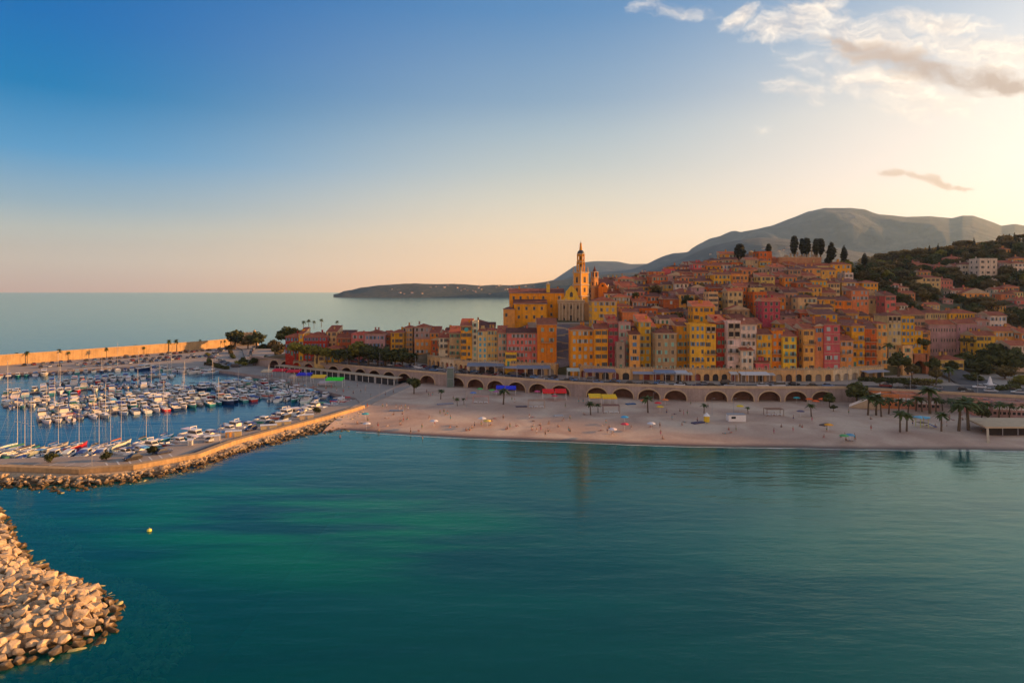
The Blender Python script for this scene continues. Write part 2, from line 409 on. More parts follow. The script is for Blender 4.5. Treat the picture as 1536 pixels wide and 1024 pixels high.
# ------------------------------------------------------------------ beach, quays, roads
SHORE = [(-58,203),(-53.7,208),(-48,205),(-33.8,201),(-13.4,197),(6,193),(25,190),(43.5,187.5),(61.5,185),(88,183.5),(115,182),(138.6,180.5),(180,176),(250,168),(330,160)]
def sandmat():
    m, nt, b = newmat('beach_sand'); L = nt.links.new
    geo = N(nt, 'ShaderNodeNewGeometry'); sp = N(nt, 'ShaderNodeSeparateXYZ'); L(geo.outputs['Position'], sp.inputs[0])
    n1 = N(nt, 'ShaderNodeTexNoise', Scale=.06, Detail=5.0, Distortion=.8); L(geo.outputs['Position'], n1.inputs['Vector'])
    n2 = N(nt, 'ShaderNodeTexNoise', Scale=1.2, Detail=6.0, Roughness=.7); L(geo.outputs['Position'], n2.inputs['Vector'])
    c = ramp(nt, n1.outputs[0], [(.35, (.43, .28, .2)), (.5, (.5, .34, .245)), (.64, (.58, .43, .31))])
    c = mixc(nt, 1.0, c, math_(nt, 'MULTIPLY_ADD', n2.outputs[0], .5, .75), 'MULTIPLY')
    wet = N(nt, 'ShaderNodeMapRange'); wet.inputs[1].default_value = .42; wet.inputs[2].default_value = .16
    L(math_(nt, 'ADD', sp.outputs[2], math_(nt, 'MULTIPLY', n1.outputs[0], .12)), wet.inputs[0])
    c = mixc(nt, wet.outputs[0], c, (.13, .07, .045)); L(c, b.inputs['Base Color'])
    L(math_(nt, 'MULTIPLY_ADD', wet.outputs[0], -.4, .95), b.inputs['Roughness'])
    bp = N(nt, 'ShaderNodeBump', Strength=.5, Distance=.15); L(n2.outputs[0], bp.inputs['Height']); L(bp.outputs[0], b.inputs['Normal'])
    return m
M['sand'] = sandmat()
xs = np.arange(-58, 332, 4.0); rows = [(-.12, -.7), (0, -.12), (.04, .25), (.12, .7), (.3, 1.05), (.6, 1.35), (1, ZB), (1.04, ZB)]
v = []; f = []
for t, z in rows:
    for x in xs:
        y0 = interp(x, SHORE); y1 = wallY(x) + 2 if x > -50 else lerp(240, 300, (x + 58) / 8)
        v.append((float(x), lerp(y0, y1, t) + math.sin(x * .11) * (.6 if t < .1 else 0), z + (.12 * noise.noise(Vector((x * .1, t * 9, 0))) if .05 < t < .9 else 0)))
nx = len(xs)
for j in range(len(rows) - 1):
    for i in range(nx - 1): f.append((j*nx+i, j*nx+i+1, (j+1)*nx+i+1, (j+1)*nx+i))
me = bpy.data.meshes.new('beach'); me.from_pydata(v, [], f); me.materials.append(M['sand']); me.polygons.foreach_set('use_smooth', [True]*len(f)); me.update(); struct('beach', me)

def slab(name, pts, z1, z0, m, mside=None):
    """a flat piece of ground with vertical sides"""
    q = MB(); q.poly([(x, y, z1) for x, y in pts], 0)
    for a, b in zip(pts, pts[1:] + pts[:1]): q.poly([(a[0],a[1],z0),(b[0],b[1],z0),(b[0],b[1],z1),(a[0],a[1],z1)], 1)
    return q.mesh(name, [m, mside or m])
def strip(name, a, b, z, m):
    """a ribbon between two lines with the same number of points; z number or (za, zb)"""
    q = MB(); za, zb = (z, z) if not isinstance(z, tuple) else z
    for i in range(len(a) - 1): q.poly([(*a[i], za), (*a[i+1], za), (*b[i+1], zb), (*b[i], zb)])
    return q.mesh(name, m)

J_IN = [(-330,180),(-230,172),(-160,166),(-129,168),(-99.5,172),(-89,191),(-79,214),(-66,246),(-61,261)]
J_WALL = [(-330,166),(-230,160),(-160,155),(-120,156.5),(-100,154),(-89.5,157.6),(-79,169),(-76.4,183),(-71.7,195),(-66,207.5),(-59.5,222),(-53,240)]
J_TOE = [(-330,158),(-230,152),(-160,146),(-113,147.5),(-94.6,146),(-86.4,151),(-77,163),(-74,177),(-69,186.5),(-63,198.6),(-55.5,207),(-50,214)]
# everything round the basin: inner promenade, east quay, boatyard behind, back to the pier wall
PIERW = [(-420,200),(-353,273),(-288,375),(-223,477),(-211,506)]
quay_pts = [(-61,261),(-53,240),(-52,250),(-44,296),(-136,368),(-160,400),(-190,470),(-211,506),(-223,477),(-288,375),(-353,273),(-420,200),(-400,190),(-330,290),(-259,337),(-202,375),(-150,350),(-124,329)]
struct('quay', slab('quay', quay_pts, 1.45, -3, M['concrete'], M['seawall']))
jet = J_IN + J_WALL[::-1]
struct('jetty', slab('jetty', jet, 1.2, -3, M['concrete'], M['seawall']))
# asphalt lane along the jetty
def offset(line, d):
    out = []
    for i, p in enumerate(line):
        a = Vector(line[max(i-1, 0)]); b = Vector(line[min(i+1, len(line)-1)]); t = (b - a).normalized(); n = Vector((-t.y, t.x))
        out.append((p[0] + n.x * d, p[1] + n.y * d))
    return out
lane = J_WALL[3:]
struct('jetty_road', strip('jetty_road', offset(lane, 2.2), offset(lane, 6.2), 1.206, M['asphalt']))
# bay markings painted on the jetty
M['mark'] = mat('road_marking_paint', (.6, .56, .5), .8, .15, 1)
q = MB()
for k in range(7):
    x0, y0 = lerp(-97, -86, k/6), lerp(160, 169, k/6)
    q.poly([(x0, y0, 1.212), (x0+.5, y0-.1, 1.212), (x0-2.8, y0+4.2, 1.212), (x0-3.3, y0+4.2, 1.212)])
for k in range(12):
    x0 = -150 + k * 4.2; q.poly([(x0, 160.5, 1.212), (x0+.25, 160.5, 1.212), (x0+.65, 164, 1.212), (x0+.4, 164, 1.212)])
struct('road_markings', q.mesh('road_markings', M['mark']))

# road level between the sea wall and the shops
xsR = list(range(-150, 301, 6))
def road_edge(f_): return [(x, f_(x)) for x in xsR]
def roadz(x): return interp(x, [(-150, 3.0), (-136, 5.2), (-120, ZR), (400, ZR)])
q = MB()
def ribbon(q, fa, fb, dz, m):
    for a, b in zip(xsR, xsR[1:]):
        q.poly([(a, fa(a), roadz(a)+dz), (b, fa(b), roadz(b)+dz), (b, fb(b), roadz(b)+dz), (a, fb(a), roadz(a)+dz)], m)
ribbon(q, wallY, lambda x: shopY(x) + 6, 0, 0)
struct('pavement', q.mesh('pavement', M['concrete']))
q = MB(); ribbon(q, lambda x: wallY(x) + 3.2, lambda x: wallY(x) + interp(x, [(120, 11.5), (150, 16), (175, 30), (230, 36), (300, 36)]), .006, 0)
q.poly([(176,262,ZR+.006),(190,258,ZR+.006),(200,300,ZR+2.6),(190,302,ZR+2.6)])
struct('road', q.mesh('road', M['asphalt']))
q = MB(); ribbon(q, lambda x: wallY(x) + 7.25, lambda x: wallY(x) + 7.42, .012, 0)
struct('lane_line', q.mesh('lane_line', M['mark']))
# road going down to the quay at the west end, and the low coast with its rocks
q = MB()
wl = [(-150,381,3.0),(-156,400,2.6),(-166,430,2.3),(-180,470,2.1),(-196,505,2.0)]
wr = [(-150,388,3.0),(-148,404,2.6),(-156,434,2.3),(-170,474,2.1),(-184,508,2.0)]
for i in range(4): q.poly([wl[i], wr[i], wr[i+1], wl[i+1]])
struct('quay_road', q.mesh('quay_road', M['asphalt']))
q = MB(); q.poly([(-150,372,2.9),(-150,410,2.9),(-130,440,2.5),(-140,470,1.9),(-170,500,1.8),(-200,512,1.8),(-211,506,1.8),(-190,470,1.8),(-160,400,2.2)])
struct('forecourt', q.mesh('forecourt', M['concrete']))
q = MB()
lo = [(-205,512),(-196,522),(-180,512),(-160,490),(-142,470),(-118,452),(-90,440),(-60,432)]
hi = [(-198,508),(-186,508),(-172,500),(-150,478),(-134,456),(-112,440),(-86,428),(-56,422)]
for i in range(7): q.poly([(*hi[i],[2,2,3,5,7,8,8,7][i]), (*hi[i+1],[2,2,3,5,7,8,8,7][i+1]), (*lo[i+1],-.6), (*lo[i],-.6)])
struct('shore', q.mesh('shore', M['sandwall']))
# ------------------------------------------------------------------ mountains and headland
def rockmat(name, c1, c2, c3, sc):
    m, nt, b = newmat(name); L = nt.links.new
    geo = N(nt, 'ShaderNodeNewGeometry')
    n1 = N(nt, 'ShaderNodeTexNoise', Scale=sc, Detail=8.0, Roughness=.65); L(geo.outputs['Position'], n1.inputs['Vector'])
    L(ramp(nt, n1.outputs[0], [(.35, c1), (.52, c2), (.68, c3)]), b.inputs['Base Color']); b.inputs['Roughness'].default_value = .95
    bp = N(nt, 'ShaderNodeBump', Strength=1.0, Distance=.22/sc); L(n1.outputs[0], bp.inputs['Height']); L(bp.outputs[0], b.inputs['Normal'])
    return m
M['mount'] = rockmat('hazed_mountain_scrub', (.02, .032, .042), (.036, .05, .058), (.09, .095, .1), .006)  # scrub tones shifted to blue: distance haze put into the colour
M['wooded'] = rockmat('wooded_hill', (.02, .03, .018), (.04, .05, .025), (.12, .1, .07), .03)
from mathutils.bvhtree import BVHTree
BVH = {}
def ridge(name, sky, Y, depth, m, step=6, rough=1.0, n=14, foot=-4.0, seed=0.0):
    p0, p1 = sky[0][0], sky[-1][0]; pxs = np.arange(p0, p1 + 1, step)
    v = []; f = []
    for j in range(n + 5):
        for px in pxs:
            s = (px - 768) / F; zc = H + (HY - interp(px, sky)) / F * Y
            if j <= n:
                t = j / n; yy = Y - depth * (1 - t); pr = 1 - (1 - t) ** 1.5
                pr = .15 * t + .85 * (t ** 1.25 * (1.9 - .9 * t))
            else:
                t = 1 - (j - n) / 5; yy = Y + depth * .6 * (j - n) / 5; pr = t
            x = s * yy
            if j < n:
                tt = 1 - j / n; pw = px + 90 * tt * noise.fractal(Vector((px * .012 + seed, tt * 1.6, seed)), .9, 2, 4)
                lo = sum(interp(pw + d_, sky) for d_ in (-60, -40, -20, 0, 20, 40, 60)) / 7
                zl = H + (HY - lerp(interp(pw, sky), lo, min(1, tt * 2.5))) / F * Y; zc_ = zl
            else: zc_ = zc
            w = math.sin(math.pi * min(max(j / n, 0), 1)) if j <= n else .5
            amp = rough * max(zc, 20) * .3
            h1 = noise.fractal(Vector((x * 4.2 / Y + seed, yy * 3.0 / Y, seed)), .8, 2.1, 6)
            h2 = abs(noise.noise(Vector((x * 9 / Y + seed, yy * 2.2 / Y, 7 + seed)))) * -1.2
            z = foot + (zc_ - foot) * pr + amp * w * (h1 + h2 + .3)
            if j <= n: z = min(z, foot + (zc - foot) * max(pr, j / n * 1.0 + .02) * 1.02)
            if j == n: z = zc + noise.fractal(Vector((px * .07, seed, 0)), 1, 2, 4) * Y / F * .55 * rough
            v.append((x, yy, z))
    nx = len(pxs)
    for j in range(n + 4):
        for i in range(nx - 1): f.append((j*nx+i, j*nx+i+1, (j+1)*nx+i+1, (j+1)*nx+i))
    me = bpy.data.meshes.new(name); me.from_pydata(v, [], f); me.materials.append(m); me.polygons.foreach_set('use_smooth', [True]*len(f)); me.update()
    BVH[name] = BVHTree.FromPolygons(v, f)
    return struct(name, me)
ridge('distant_mountains', [(770,432),(830,420),(860,400),(878,393),(895,391.5),(925,392),(945,396),(965,395.5),(990,396),(1040,396),(1100,400)], 11500, 2500, M['mount'], 5, .5, seed=2.0)
ridge('mountain', [(800,437),(835,424),(858,414),(880,410),(924,407),(949,404),(968,397),(996,384),(1009,380),(1032,378),(1037,373),(1048,366),(1065,358),(1080,354),(1096,347),(1104,346),(1112,348.5),(1135,344),(1159,338),(1190,326),(1213,317),(1237,312),(1276,312),(1299,314.5),(1319,323),(1340,325),(1358,327),(1395,326),(1428,329),(1444,325),(1459,325),(1480,331),(1502,340),(1522,337),(1540,340),(1600,348),(1700,356),(1850,366),(2000,372)], 7600, 3000, M['mount'], 3, .9, 44, seed=5.0)
ridge('foothills', [(900,437),(940,425),(960,410),(985,402),(1012,392),(1035,382),(1059,371),(1080,366),(1100,361.5),(1140,356),(1185,359),(1230,368),(1300,380),(1400,388),(1540,392),(1700,396)], 4600, 1900, M['mount'], 3, .8, 34, seed=9.0)
ridge('headland', [(500,441.5),(508,440),(515,436.5),(530,434.5),(541,431),(552,430),(566,428),(582,427),(605,425.5),(625,425),(650,426),(680,425.5),(700,426.5),(722,428.5),(740,427),(765,428),(800,425),(840,420),(880,414),(925,410),(980,408)], 4900, 750, M['wooded'], 4, .5, 10, seed=1.3)

# ------------------------------------------------------------------ trees
def leaf_cloud(q, blobs, n, size, rng, m=0, shell=.45):
    """leaf clumps: small bent quads spread through ellipsoids (cx, cy, cz, rx, ry, rz)"""
    vol = [b[3] * b[4] * b[5] for b in blobs]; tot = sum(vol)
    for b, v_ in zip(blobs, vol):
        for _ in range(max(4, int(n * v_ / tot))):
            while True:
                d = Vector((rng.uniform(-1,1), rng.uniform(-1,1), rng.uniform(-1,1)))
                if shell < d.length < 1: break
            p = Vector((b[0] + d.x * b[3], b[1] + d.y * b[4], b[2] + d.z * b[5]))
            nrm = (d.normalized() + Vector((rng.gauss(0,.45), rng.gauss(0,.45), rng.gauss(0,.45)))).normalized()
            a = nrm.orthogonal().normalized(); a.rotate(Matrix.Rotation(rng.uniform(0, 6.28), 3, nrm)); c = nrm.cross(a)
            s = size * rng.uniform(.6, 1.35)
            q.poly([p - a*s - c*s*.6, p + a*s*.4 - c*s, p + a*s + c*s*.5, p - a*s*.3 + c*s], m)
def make_tree(kind, seed):
    rng = random.Random(seed); q = MB(); t = MB()
    if kind == 'cypress':
        bl = [(rng.uniform(-.15,.15), rng.uniform(-.15,.15), z, r, r, 1.5) for z, r in ((1.8,1.0),(3.2,1.25),(4.8,1.3),(6.4,1.15),(8.0,.85),(9.4,.5),(10.4,.25))]
        leaf_cloud(q, bl, 900, .33, rng, shell=.3); t.tube((0,0,-1), (0,0,9), .28, .06)
        lm = M['cypress']; nm = 'cypress_tree'
    elif kind == 'column':
        bl = [(rng.uniform(-.2,.2), rng.uniform(-.2,.2), z, r, r, 1.4) for z, r in ((1.8,1.0),(3.2,1.5),(4.8,1.75),(6.4,1.8),(8.0,1.6),(9.2,1.2))]
        leaf_cloud(q, bl, 1200, .36, rng, shell=.3); t.tube((0,0,-1), (0,0,9), .3, .06)
        lm = M['cypress']; nm = 'cypress_tree'
    elif kind == 'pine':
        t.tube((0,0,-1), (.5,.1,5.6), .3, .18)
        for k in range(6):
            a = k * 1.05 + rng.random(); t.tube((.4,.1,4.6+.15*k), (.5+2.4*math.cos(a), 2.4*math.sin(a), 6.6), .12, .04)
        bl = [(.5+rng.uniform(.6,2.9)*math.cos(a), rng.uniform(.6,2.9)*math.sin(a), 6.9+rng.uniform(-.3,.5), 1.7, 1.7, .8) for a in [k*.75 for k in range(9)]] + [(.5,0,7.4,2.1,2.1,.8)]
        leaf_cloud(q, bl, 950, .32, rng, shell=.2); lm = M['olive']; nm = 'umbrella_pine'
    elif kind == 'palm':
        t.tube((0,0,-.5), (.15,.1,3.5), .3, .24, 7); t.tube((.15,.1,3.5), (.3,.1,7.4), .24, .2, 7)
        for k in range(30):
            a = k * 2.4 + rng.uniform(-.2,.2); el = rng.uniform(-.5, 1.1); L_ = rng.uniform(2.3, 3.0)
            pr = None
            for s in range(6):
                u = s / 5; r = L_ * u * math.cos(el * (1 - u * .3)); z = 7.5 + L_ * (math.sin(el) * u) - 1.5 * u * u
                c = Vector((.3 + r * math.cos(a), .1 + r * math.sin(a), z)); w = .42 * math.sin(math.pi * min(1, .15 + u * .85)) + .03
                sd = Vector((-math.sin(a), math.cos(a), 0)) * w; dr = Vector((0, 0, -.35 * w))
                cur = (c - sd + dr, c, c + sd + dr)
                if pr: q.poly([pr[0], pr[1], cur[1], cur[0]]); q.poly([pr[1], pr[2], cur[2], cur[1]])
                pr = cur
        lm = M['palm']; nm = 'palm_tree'
    else:
        t.tube((0,0,-1), (.15,0,2.4), .32, .24)
        for k in range(5):
            a = k * 1.26 + rng.random() * .6; t.tube((.15,0,2.1+.12*k), (1.9*math.cos(a), 1.9*math.sin(a), 4.4+rng.random()), .15, .04)
        bl = [(rng.uniform(1.0,2.1)*math.cos(a), rng.uniform(1.0,2.1)*math.sin(a), rng.uniform(3.3,5.6), rng.uniform(1.2,1.7), rng.uniform(1.2,1.7), rng.uniform(1.0,1.4)) for a in [k*.7+rng.random()*.4 for k in range(9)]] + [(0,0,6.0,1.5,1.5,1.1),(0,0,4.6,1.7,1.7,1.4)]
        leaf_cloud(q, bl, 1000, .34, rng, shell=.35); lm = M[{'round':'leaf','yellow':'leafy','olive':'olive'}[kind]]; nm = 'broadleaf_tree'
    root = thing(nm, 'tree', 'tree')
    ob('trunk', t.mesh('trunk', M['trunk']), root); ob('crown', q.mesh('crown', lm), root)
    return Proto(root)
TREES = {k: [make_tree(k, 100 + 7 * i + len(k)) for i in range(n)] for k, n in (('cypress', 3), ('column', 3), ('pine', 2), ('palm', 3), ('round', 3), ('yellow', 2), ('olive', 3))}
HT = {'cypress': 10.9, 'column': 10.4, 'pine': 8.2, 'palm': 9.0, 'round': 7.1, 'yellow': 7.1, 'olive': 7.1}
_tk = 0
def tree(kind, x, y, z, h, label, group=None, wide=1.0):
    global _tk; _tk += 1
    s = h / HT[kind]
    return TREES[kind][_tk % len(TREES[kind])].put((x, y, z), random.uniform(0, 6.28), label, group, (s * wide, s * wide, s))
# ------------------------------------------------------------------ houses
COL = dict(orange=(.62,.22,.03), ochre=(.58,.29,.05), yellow=(.68,.35,.035), lemon=(.68,.42,.1), cream=(.62,.44,.23), white=(.66,.54,.43), beige=(.46,.32,.2), salmon=(.58,.23,.11), pink=(.54,.17,.14),
           rose=(.5,.12,.12), magenta=(.4,.07,.09), red=(.34,.045,.03), brick=(.36,.1,.045), grey=(.3,.23,.18), mauve=(.4,.26,.23), peach=(.62,.32,.12), gold=(.66,.31,.02), straw=(.56,.38,.15), tan=(.38,.24,.14), rust=(.48,.13,.03))
SH = dict(green=(.05,.22,.14), teal=(.1,.3,.28), blue=(.08,.2,.34), grey=(.3,.32,.32), brown=(.12,.06,.035), pale=(.38,.44,.42), mint=(.2,.42,.32), dark=(.05,.06,.055), sage=(.25,.33,.24), azure=(.05,.33,.45))

def vivid(c, k=1.22):
    l = .3*c[0] + .55*c[1] + .15*c[2]; return tuple(max(.006, l + (v - l) * k) for v in c)
COL = {k: vivid(v) for k, v in COL.items()}
def win_mesh(w=1.05, h=1.6, shut='open', name='window', arch=False):
    """frame, glass and (for the far houses) shutters in the window's own mesh; the wall plane is y = 0, outside is -y"""
    q = MB(); e = .09
    q.poly([(-w/2, -.012, 0), (w/2, -.012, 0), (w/2, -.012, h), (-w/2, -.012, h)], 1)
    for x0, x1, z0, z1 in ((-w/2-e, -w/2, -e, h+e), (w/2, w/2+e, -e, h+e), (-w/2, w/2, h, h+e), (-w/2, w/2, -e, 0)): q.box(x0, x1, -.07, 0, z0, z1, 0)
    q.box(-.03, .03, -.035, -.014, 0, h, 0)
    if shut == 'open':
        q.box(-w/2-e-w*.5, -w/2-e, -.08, -.01, -.03, h+.03, 2); q.box(w/2+e, w/2+e+w*.5, -.08, -.01, -.03, h+.03, 2)
    elif shut == 'shut':
        q.box(-w/2, -.02, -.1, -.075, .02, h-.02, 2); q.box(.02, w/2, -.1, -.075, .02, h-.02, 2)
    return q.mesh(name, [M['trim'], M['glass'], M['paint']])
WM = {k: win_mesh(shut=k) for k in ('open', 'shut', 'none')}
_sq = MB().box(0, .52, -.08, -.01, -.03, 1.63); SHUT_O = _sq.mesh('shutter', M['paint'])
_sq = MB().box(0, .52, -.1, -.075, .0, 1.6); SHUT_C = _sq.mesh('shutter', M['paint'])
_sq = MB().box(-.5, .5, -.09, 0, 0, 2.1).box(-.58, -.5, -.12, 0, 0, 2.18, 1).box(.5, .58, -.12, 0, 0, 2.18, 1).box(-.58, .58, -.12, 0, 2.1, 2.2, 1); DOOR = _sq.mesh('door', [M['paint'], M['trim']])
_sq = MB().box(-.4, .4, -.3, .3, 0, 1.5).box(-.48, .48, -.38, .38, 1.5, 1.62, 1); CHIM = _sq.mesh('chimney', [M['plaster'], M['tile']])
def balcony_mesh(w):
    q = MB().box(-w/2, w/2, -.95, 0, -.16, 0, 0)
    q.box(-w/2, w/2, -.95, -.9, .95, 1.0, 1)
    n = max(3, int(w / .28))
    for k in range(n + 1):
        x = -w/2 + .03 + (w - .06) * k / n; q.box(x-.018, x+.018, -.94, -.905, 0, .95, 1)
    for s in (-w/2, w/2-.04):
        q.box(s, s+.04, -.9, 0, .95, 1.0, 1)
        for k in range(3): q.box(s, s+.04, -.75+.25*k, -.72+.25*k, 0, .95, 1)
    return q.mesh('balcony', [M['trim'], M['rubber']])
BALC = {w: balcony_mesh(w) for w in (1.8, 3.2, 5.0)}

def roof_mesh(kind, w, d, h, mt, over=.38, pitch=.36, peak=None):
    q = MB(); x0, x1, y0, y1 = -w/2-over, w/2+over, -over, d+over; e = h; t = .16
    if kind == 'flat':
        q.box(-w/2+.02, w/2-.02, .02, d-.02, h, h+.05, 0)
        for a in ((-w/2-.03, w/2+.03, -.03, .22), (-w/2-.03, w/2+.03, d-.22, d+.03), (-w/2-.03, -w/2+.22, .22, d-.22), (w/2-.22, w/2+.03, .22, d-.22)): q.box(a[0], a[1], a[2], a[3], h, h+.8, 1)
        return q.mesh('roof', [mt, M['plaster']])
    q.poly([(x0,y0,e),(x0,y1,e),(x1,y1,e),(x1,y0,e)], 1)
    for a, b in (((x0,y0),(x1,y0)),((x1,y0),(x1,y1)),((x1,y1),(x0,y1)),((x0,y1),(x0,y0))): q.poly([(*a,e),(*b,e),(*b,e+t),(*a,e+t)], 1)
    e += t
    if kind == 'shed':
        z = e + (d + 2*over) * pitch * .7
        q.poly([(x0,y0,e),(x1,y0,e),(x1,y1,z),(x0,y1,z)], 0); q.poly([(x1,y0,e),(x1,y1,e),(x1,y1,z)], 1); q.poly([(x0,y1,e),(x0,y0,e),(x0,y1,z)], 1); q.poly([(x1,y1,e),(x0,y1,e),(x0,y1,z),(x1,y1,z)], 1)
    elif kind == 'gable':
        ym = (y0 + y1) / 2; z = e + (y1 - y0) / 2 * pitch
        q.poly([(x0,y0,e),(x1,y0,e),(x1,ym,z),(x0,ym,z)], 0); q.poly([(x1,y1,e),(x0,y1,e),(x0,ym,z),(x1,ym,z)], 0)
        q.poly([(x1,y0,e),(x1,y1,e),(x1,ym,z)], 1); q.poly([(x0,y1,e),(x0,y0,e),(x0,ym,z)], 1)
    elif kind == 'front':                                         # gable end to the sea
        z = e + (x1 - x0) / 2 * pitch
        q.poly([(x0,y0,e),(0,y0,z),(0,y1,z),(x0,y1,e)], 0); q.poly([(x1,y0,e),(x1,y1,e),(0,y1,z),(0,y0,z)], 0)
        q.poly([(x0,y0,e),(x1,y0,e),(0,y0,z)], 1); q.poly([(x1,y1,e),(x0,y1,e),(0,y1,z)], 1)
    else:                                                         # hip
        r = min(x1 - x0, y1 - y0) / 2; z = e + r * pitch
        if (x1 - x0) >= (y1 - y0): a, b = (x0 + r, (y0+y1)/2, z), (x1 - r, (y0+y1)/2, z)
        else: a, b = (0, y0 + r, z), (0, y1 - r, z)
        if (x1 - x0) >= (y1 - y0):
            q.poly([(x0,y0,e),(x1,y0,e),b,a],0); q.poly([(x1,y1,e),(x0,y1,e),a,b],0); q.poly([(x1,y0,e),(x1,y1,e),b],0); q.poly([(x0,y1,e),(x0,y0,e),a],0)
        else:
            q.poly([(x0,y0,e),(x1,y0,e),a],0); q.poly([(x1,y1,e),(x0,y1,e),b],0); q.poly([(x1,y0,e),(x1,y1,e),b,a],0); q.poly([(x0,y1,e),(x0,y0,e),a,b],0)
    return q.mesh('roof', [mt, M['trim']])

HEXC = []                                                         # footprints taken: x, y, radius
def house(label, x, y, z, w, d, h, col, roof='hip', nx=3, nz=4, sh='grey', rz=0.0, tile='tile', detail=False, name='house', cat='house', group=None, side=None, chim=True, rng=random, balc=(), skip=.06, found=7.0, cornice=False, bands=False, opn=.5, ww=1.0, door=True, loggia=None):
    root = thing(name, label, cat, (x, y, z), rz, group)
    c = COL[col] if isinstance(col, str) else col
    c = tuple(min(.85, v * rng.uniform(.9, 1.1)) for v in c)
    wl = ob('wall', MB().box(-w/2, w/2, 0, d, -found, h, 0, False).mesh('wall', M['plaster']), root, col=c)
    rf = ob('roof', roof_mesh(roof, w, d, h, M[tile]), root, col=c)
    if chim and roof != 'flat':
        for k in range(rng.choice((1, 1, 2))):
            ob('chimney', CHIM, rf, (rng.uniform(-w*.3, w*.3), d * rng.uniform(.35, .7), h + .4 + .12 * w), col=tuple(v * .8 for v in c))
    sc_ = SH[sh]
    fh = h / nz; wz = min(1.0, fh * .55 / 1.6)
    span = w * .94 / nx
    def windows(face, n, sp, xoff, px, py, r):
        for j in range(nz):
            for i in range(n):
                if j == 0 and face == 'f' and door and i == (n - 1) // 2:
                    ob('door', DOOR, root, (px(xoff(i)), py(xoff(i)), .02), r, col=SH[rng.choice(('brown', 'green', 'dark'))]); continue
                if rng.random() < skip: continue
                zz = j * fh + fh * .33
                if loggia and (i, j) in loggia: continue
                s = (ww * min(1.0, sp / 2.4), 1.0, wz)
                X, Y_ = px(xoff(i)), py(xoff(i))
                if detail and face == 'f':
                    wn = ob('window', WM['none'], root, (X, Y_, zz), r, sc=s)
                    o_ = rng.random() < opn
                    if o_:
                        ob('shutter', SHUT_O, wn, (-.525-.09-.52, 0, 0), col=sc_); ob('shutter', SHUT_O, wn, (.525+.09, 0, 0), col=sc_)
                    elif rng.random() < .75:
                        ob('shutter', SHUT_C, wn, (-.525, 0, 0), col=sc_); ob('shutter', SHUT_C, wn, (.005, 0, 0), col=sc_)
                else:
                    k = rng.choice(('open', 'shut', 'none')) if sp > 2.1 else rng.choice(('shut', 'none'))
                    ob('window', WM[k], root, (X, Y_, zz), r, sc=s, col=sc_)
    windows('f', nx, span, lambda i: -w*.47 + span*(i+.5), lambda t: t, lambda t: -.001, 0)
    if side:
        ns = max(1, int(d / 4)); sp = d / ns
        if side == 'w': windows('s', ns, sp, lambda i: sp*(i+.5), lambda t: -w/2-.001, lambda t: t, -math.pi/2)
        else: windows('s', ns, sp, lambda i: sp*(i+.5), lambda t: w/2+.001, lambda t: t, math.pi/2)
    for (i0, i1, j) in balc:
        bw = min(BALC, key=lambda q_: abs(q_ - (i1 - i0 + 1) * span)); cx = -w*.47 + span * ((i0 + i1) / 2 + .5)
        ob('balcony', BALC[bw], root, (cx, -.001, j * fh + fh * .26))
    if loggia:
        for (i, j) in loggia:
            cx = -w*.47 + span*(i+.5); q = MB(); a = span * .44; zz = j * fh + .25
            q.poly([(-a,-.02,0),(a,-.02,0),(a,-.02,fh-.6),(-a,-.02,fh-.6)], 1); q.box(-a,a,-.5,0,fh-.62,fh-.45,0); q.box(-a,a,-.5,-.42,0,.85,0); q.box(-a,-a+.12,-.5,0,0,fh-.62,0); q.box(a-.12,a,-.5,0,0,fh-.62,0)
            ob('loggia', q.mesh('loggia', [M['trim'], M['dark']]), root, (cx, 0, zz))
    if cornice: ob('cornice', MB().box(-w/2-.2, w/2+.2, -.22, -.002, h-.38, h-.004).mesh('cornice', M['trim']), root)
    if bands:
        for j in range(1, nz, 1 if bands == 1 else 2): ob('string_course', MB().box(-w/2-.03, w/2+.03, -.07, -.003, j*fh-.1, j*fh+.1).mesh('string_course', M['trim']), root)
    return root

def zat(py, Y): return H - (py - HY) / F * Y
FY = [(430,358),(450,353),(500,351),(560,347),(620,346),(645,338),(660,333),(675,322),(700,309),(835,297),(900,285),(1040,280),(1160,278),(1250,279),(1330,291),(1371,302),(1400,330),(1470,325),(1536,318)]
HLIST = []
def fh_(label, x0, x1, yt, yb, col, dy=0.0, depth=11, **kw):
    Y = interp((x0 + x1) / 2, FY) + dy
    xa, xb = (x0-768)/F*Y, (x1-768)/F*Y
    z0, z1 = zat(yb, Y), zat(yt, Y)
    HLIST.append((xa, xb, Y, Y + depth))
    rng = random.Random(int(x0 * 7 + yt))
    xm = (xa + xb) / 2
    return house(label, xm, Y, z0, (xb - xa) - .06, depth, z1 - z0, col, detail=True, rng=rng, side=kw.pop('side', 'w' if xm > 40 else ('e' if xm < -40 else None)), **kw)
g = 'tall old houses along the seafront'
D = dict(group=g, name='townhouse', cat='townhouse')
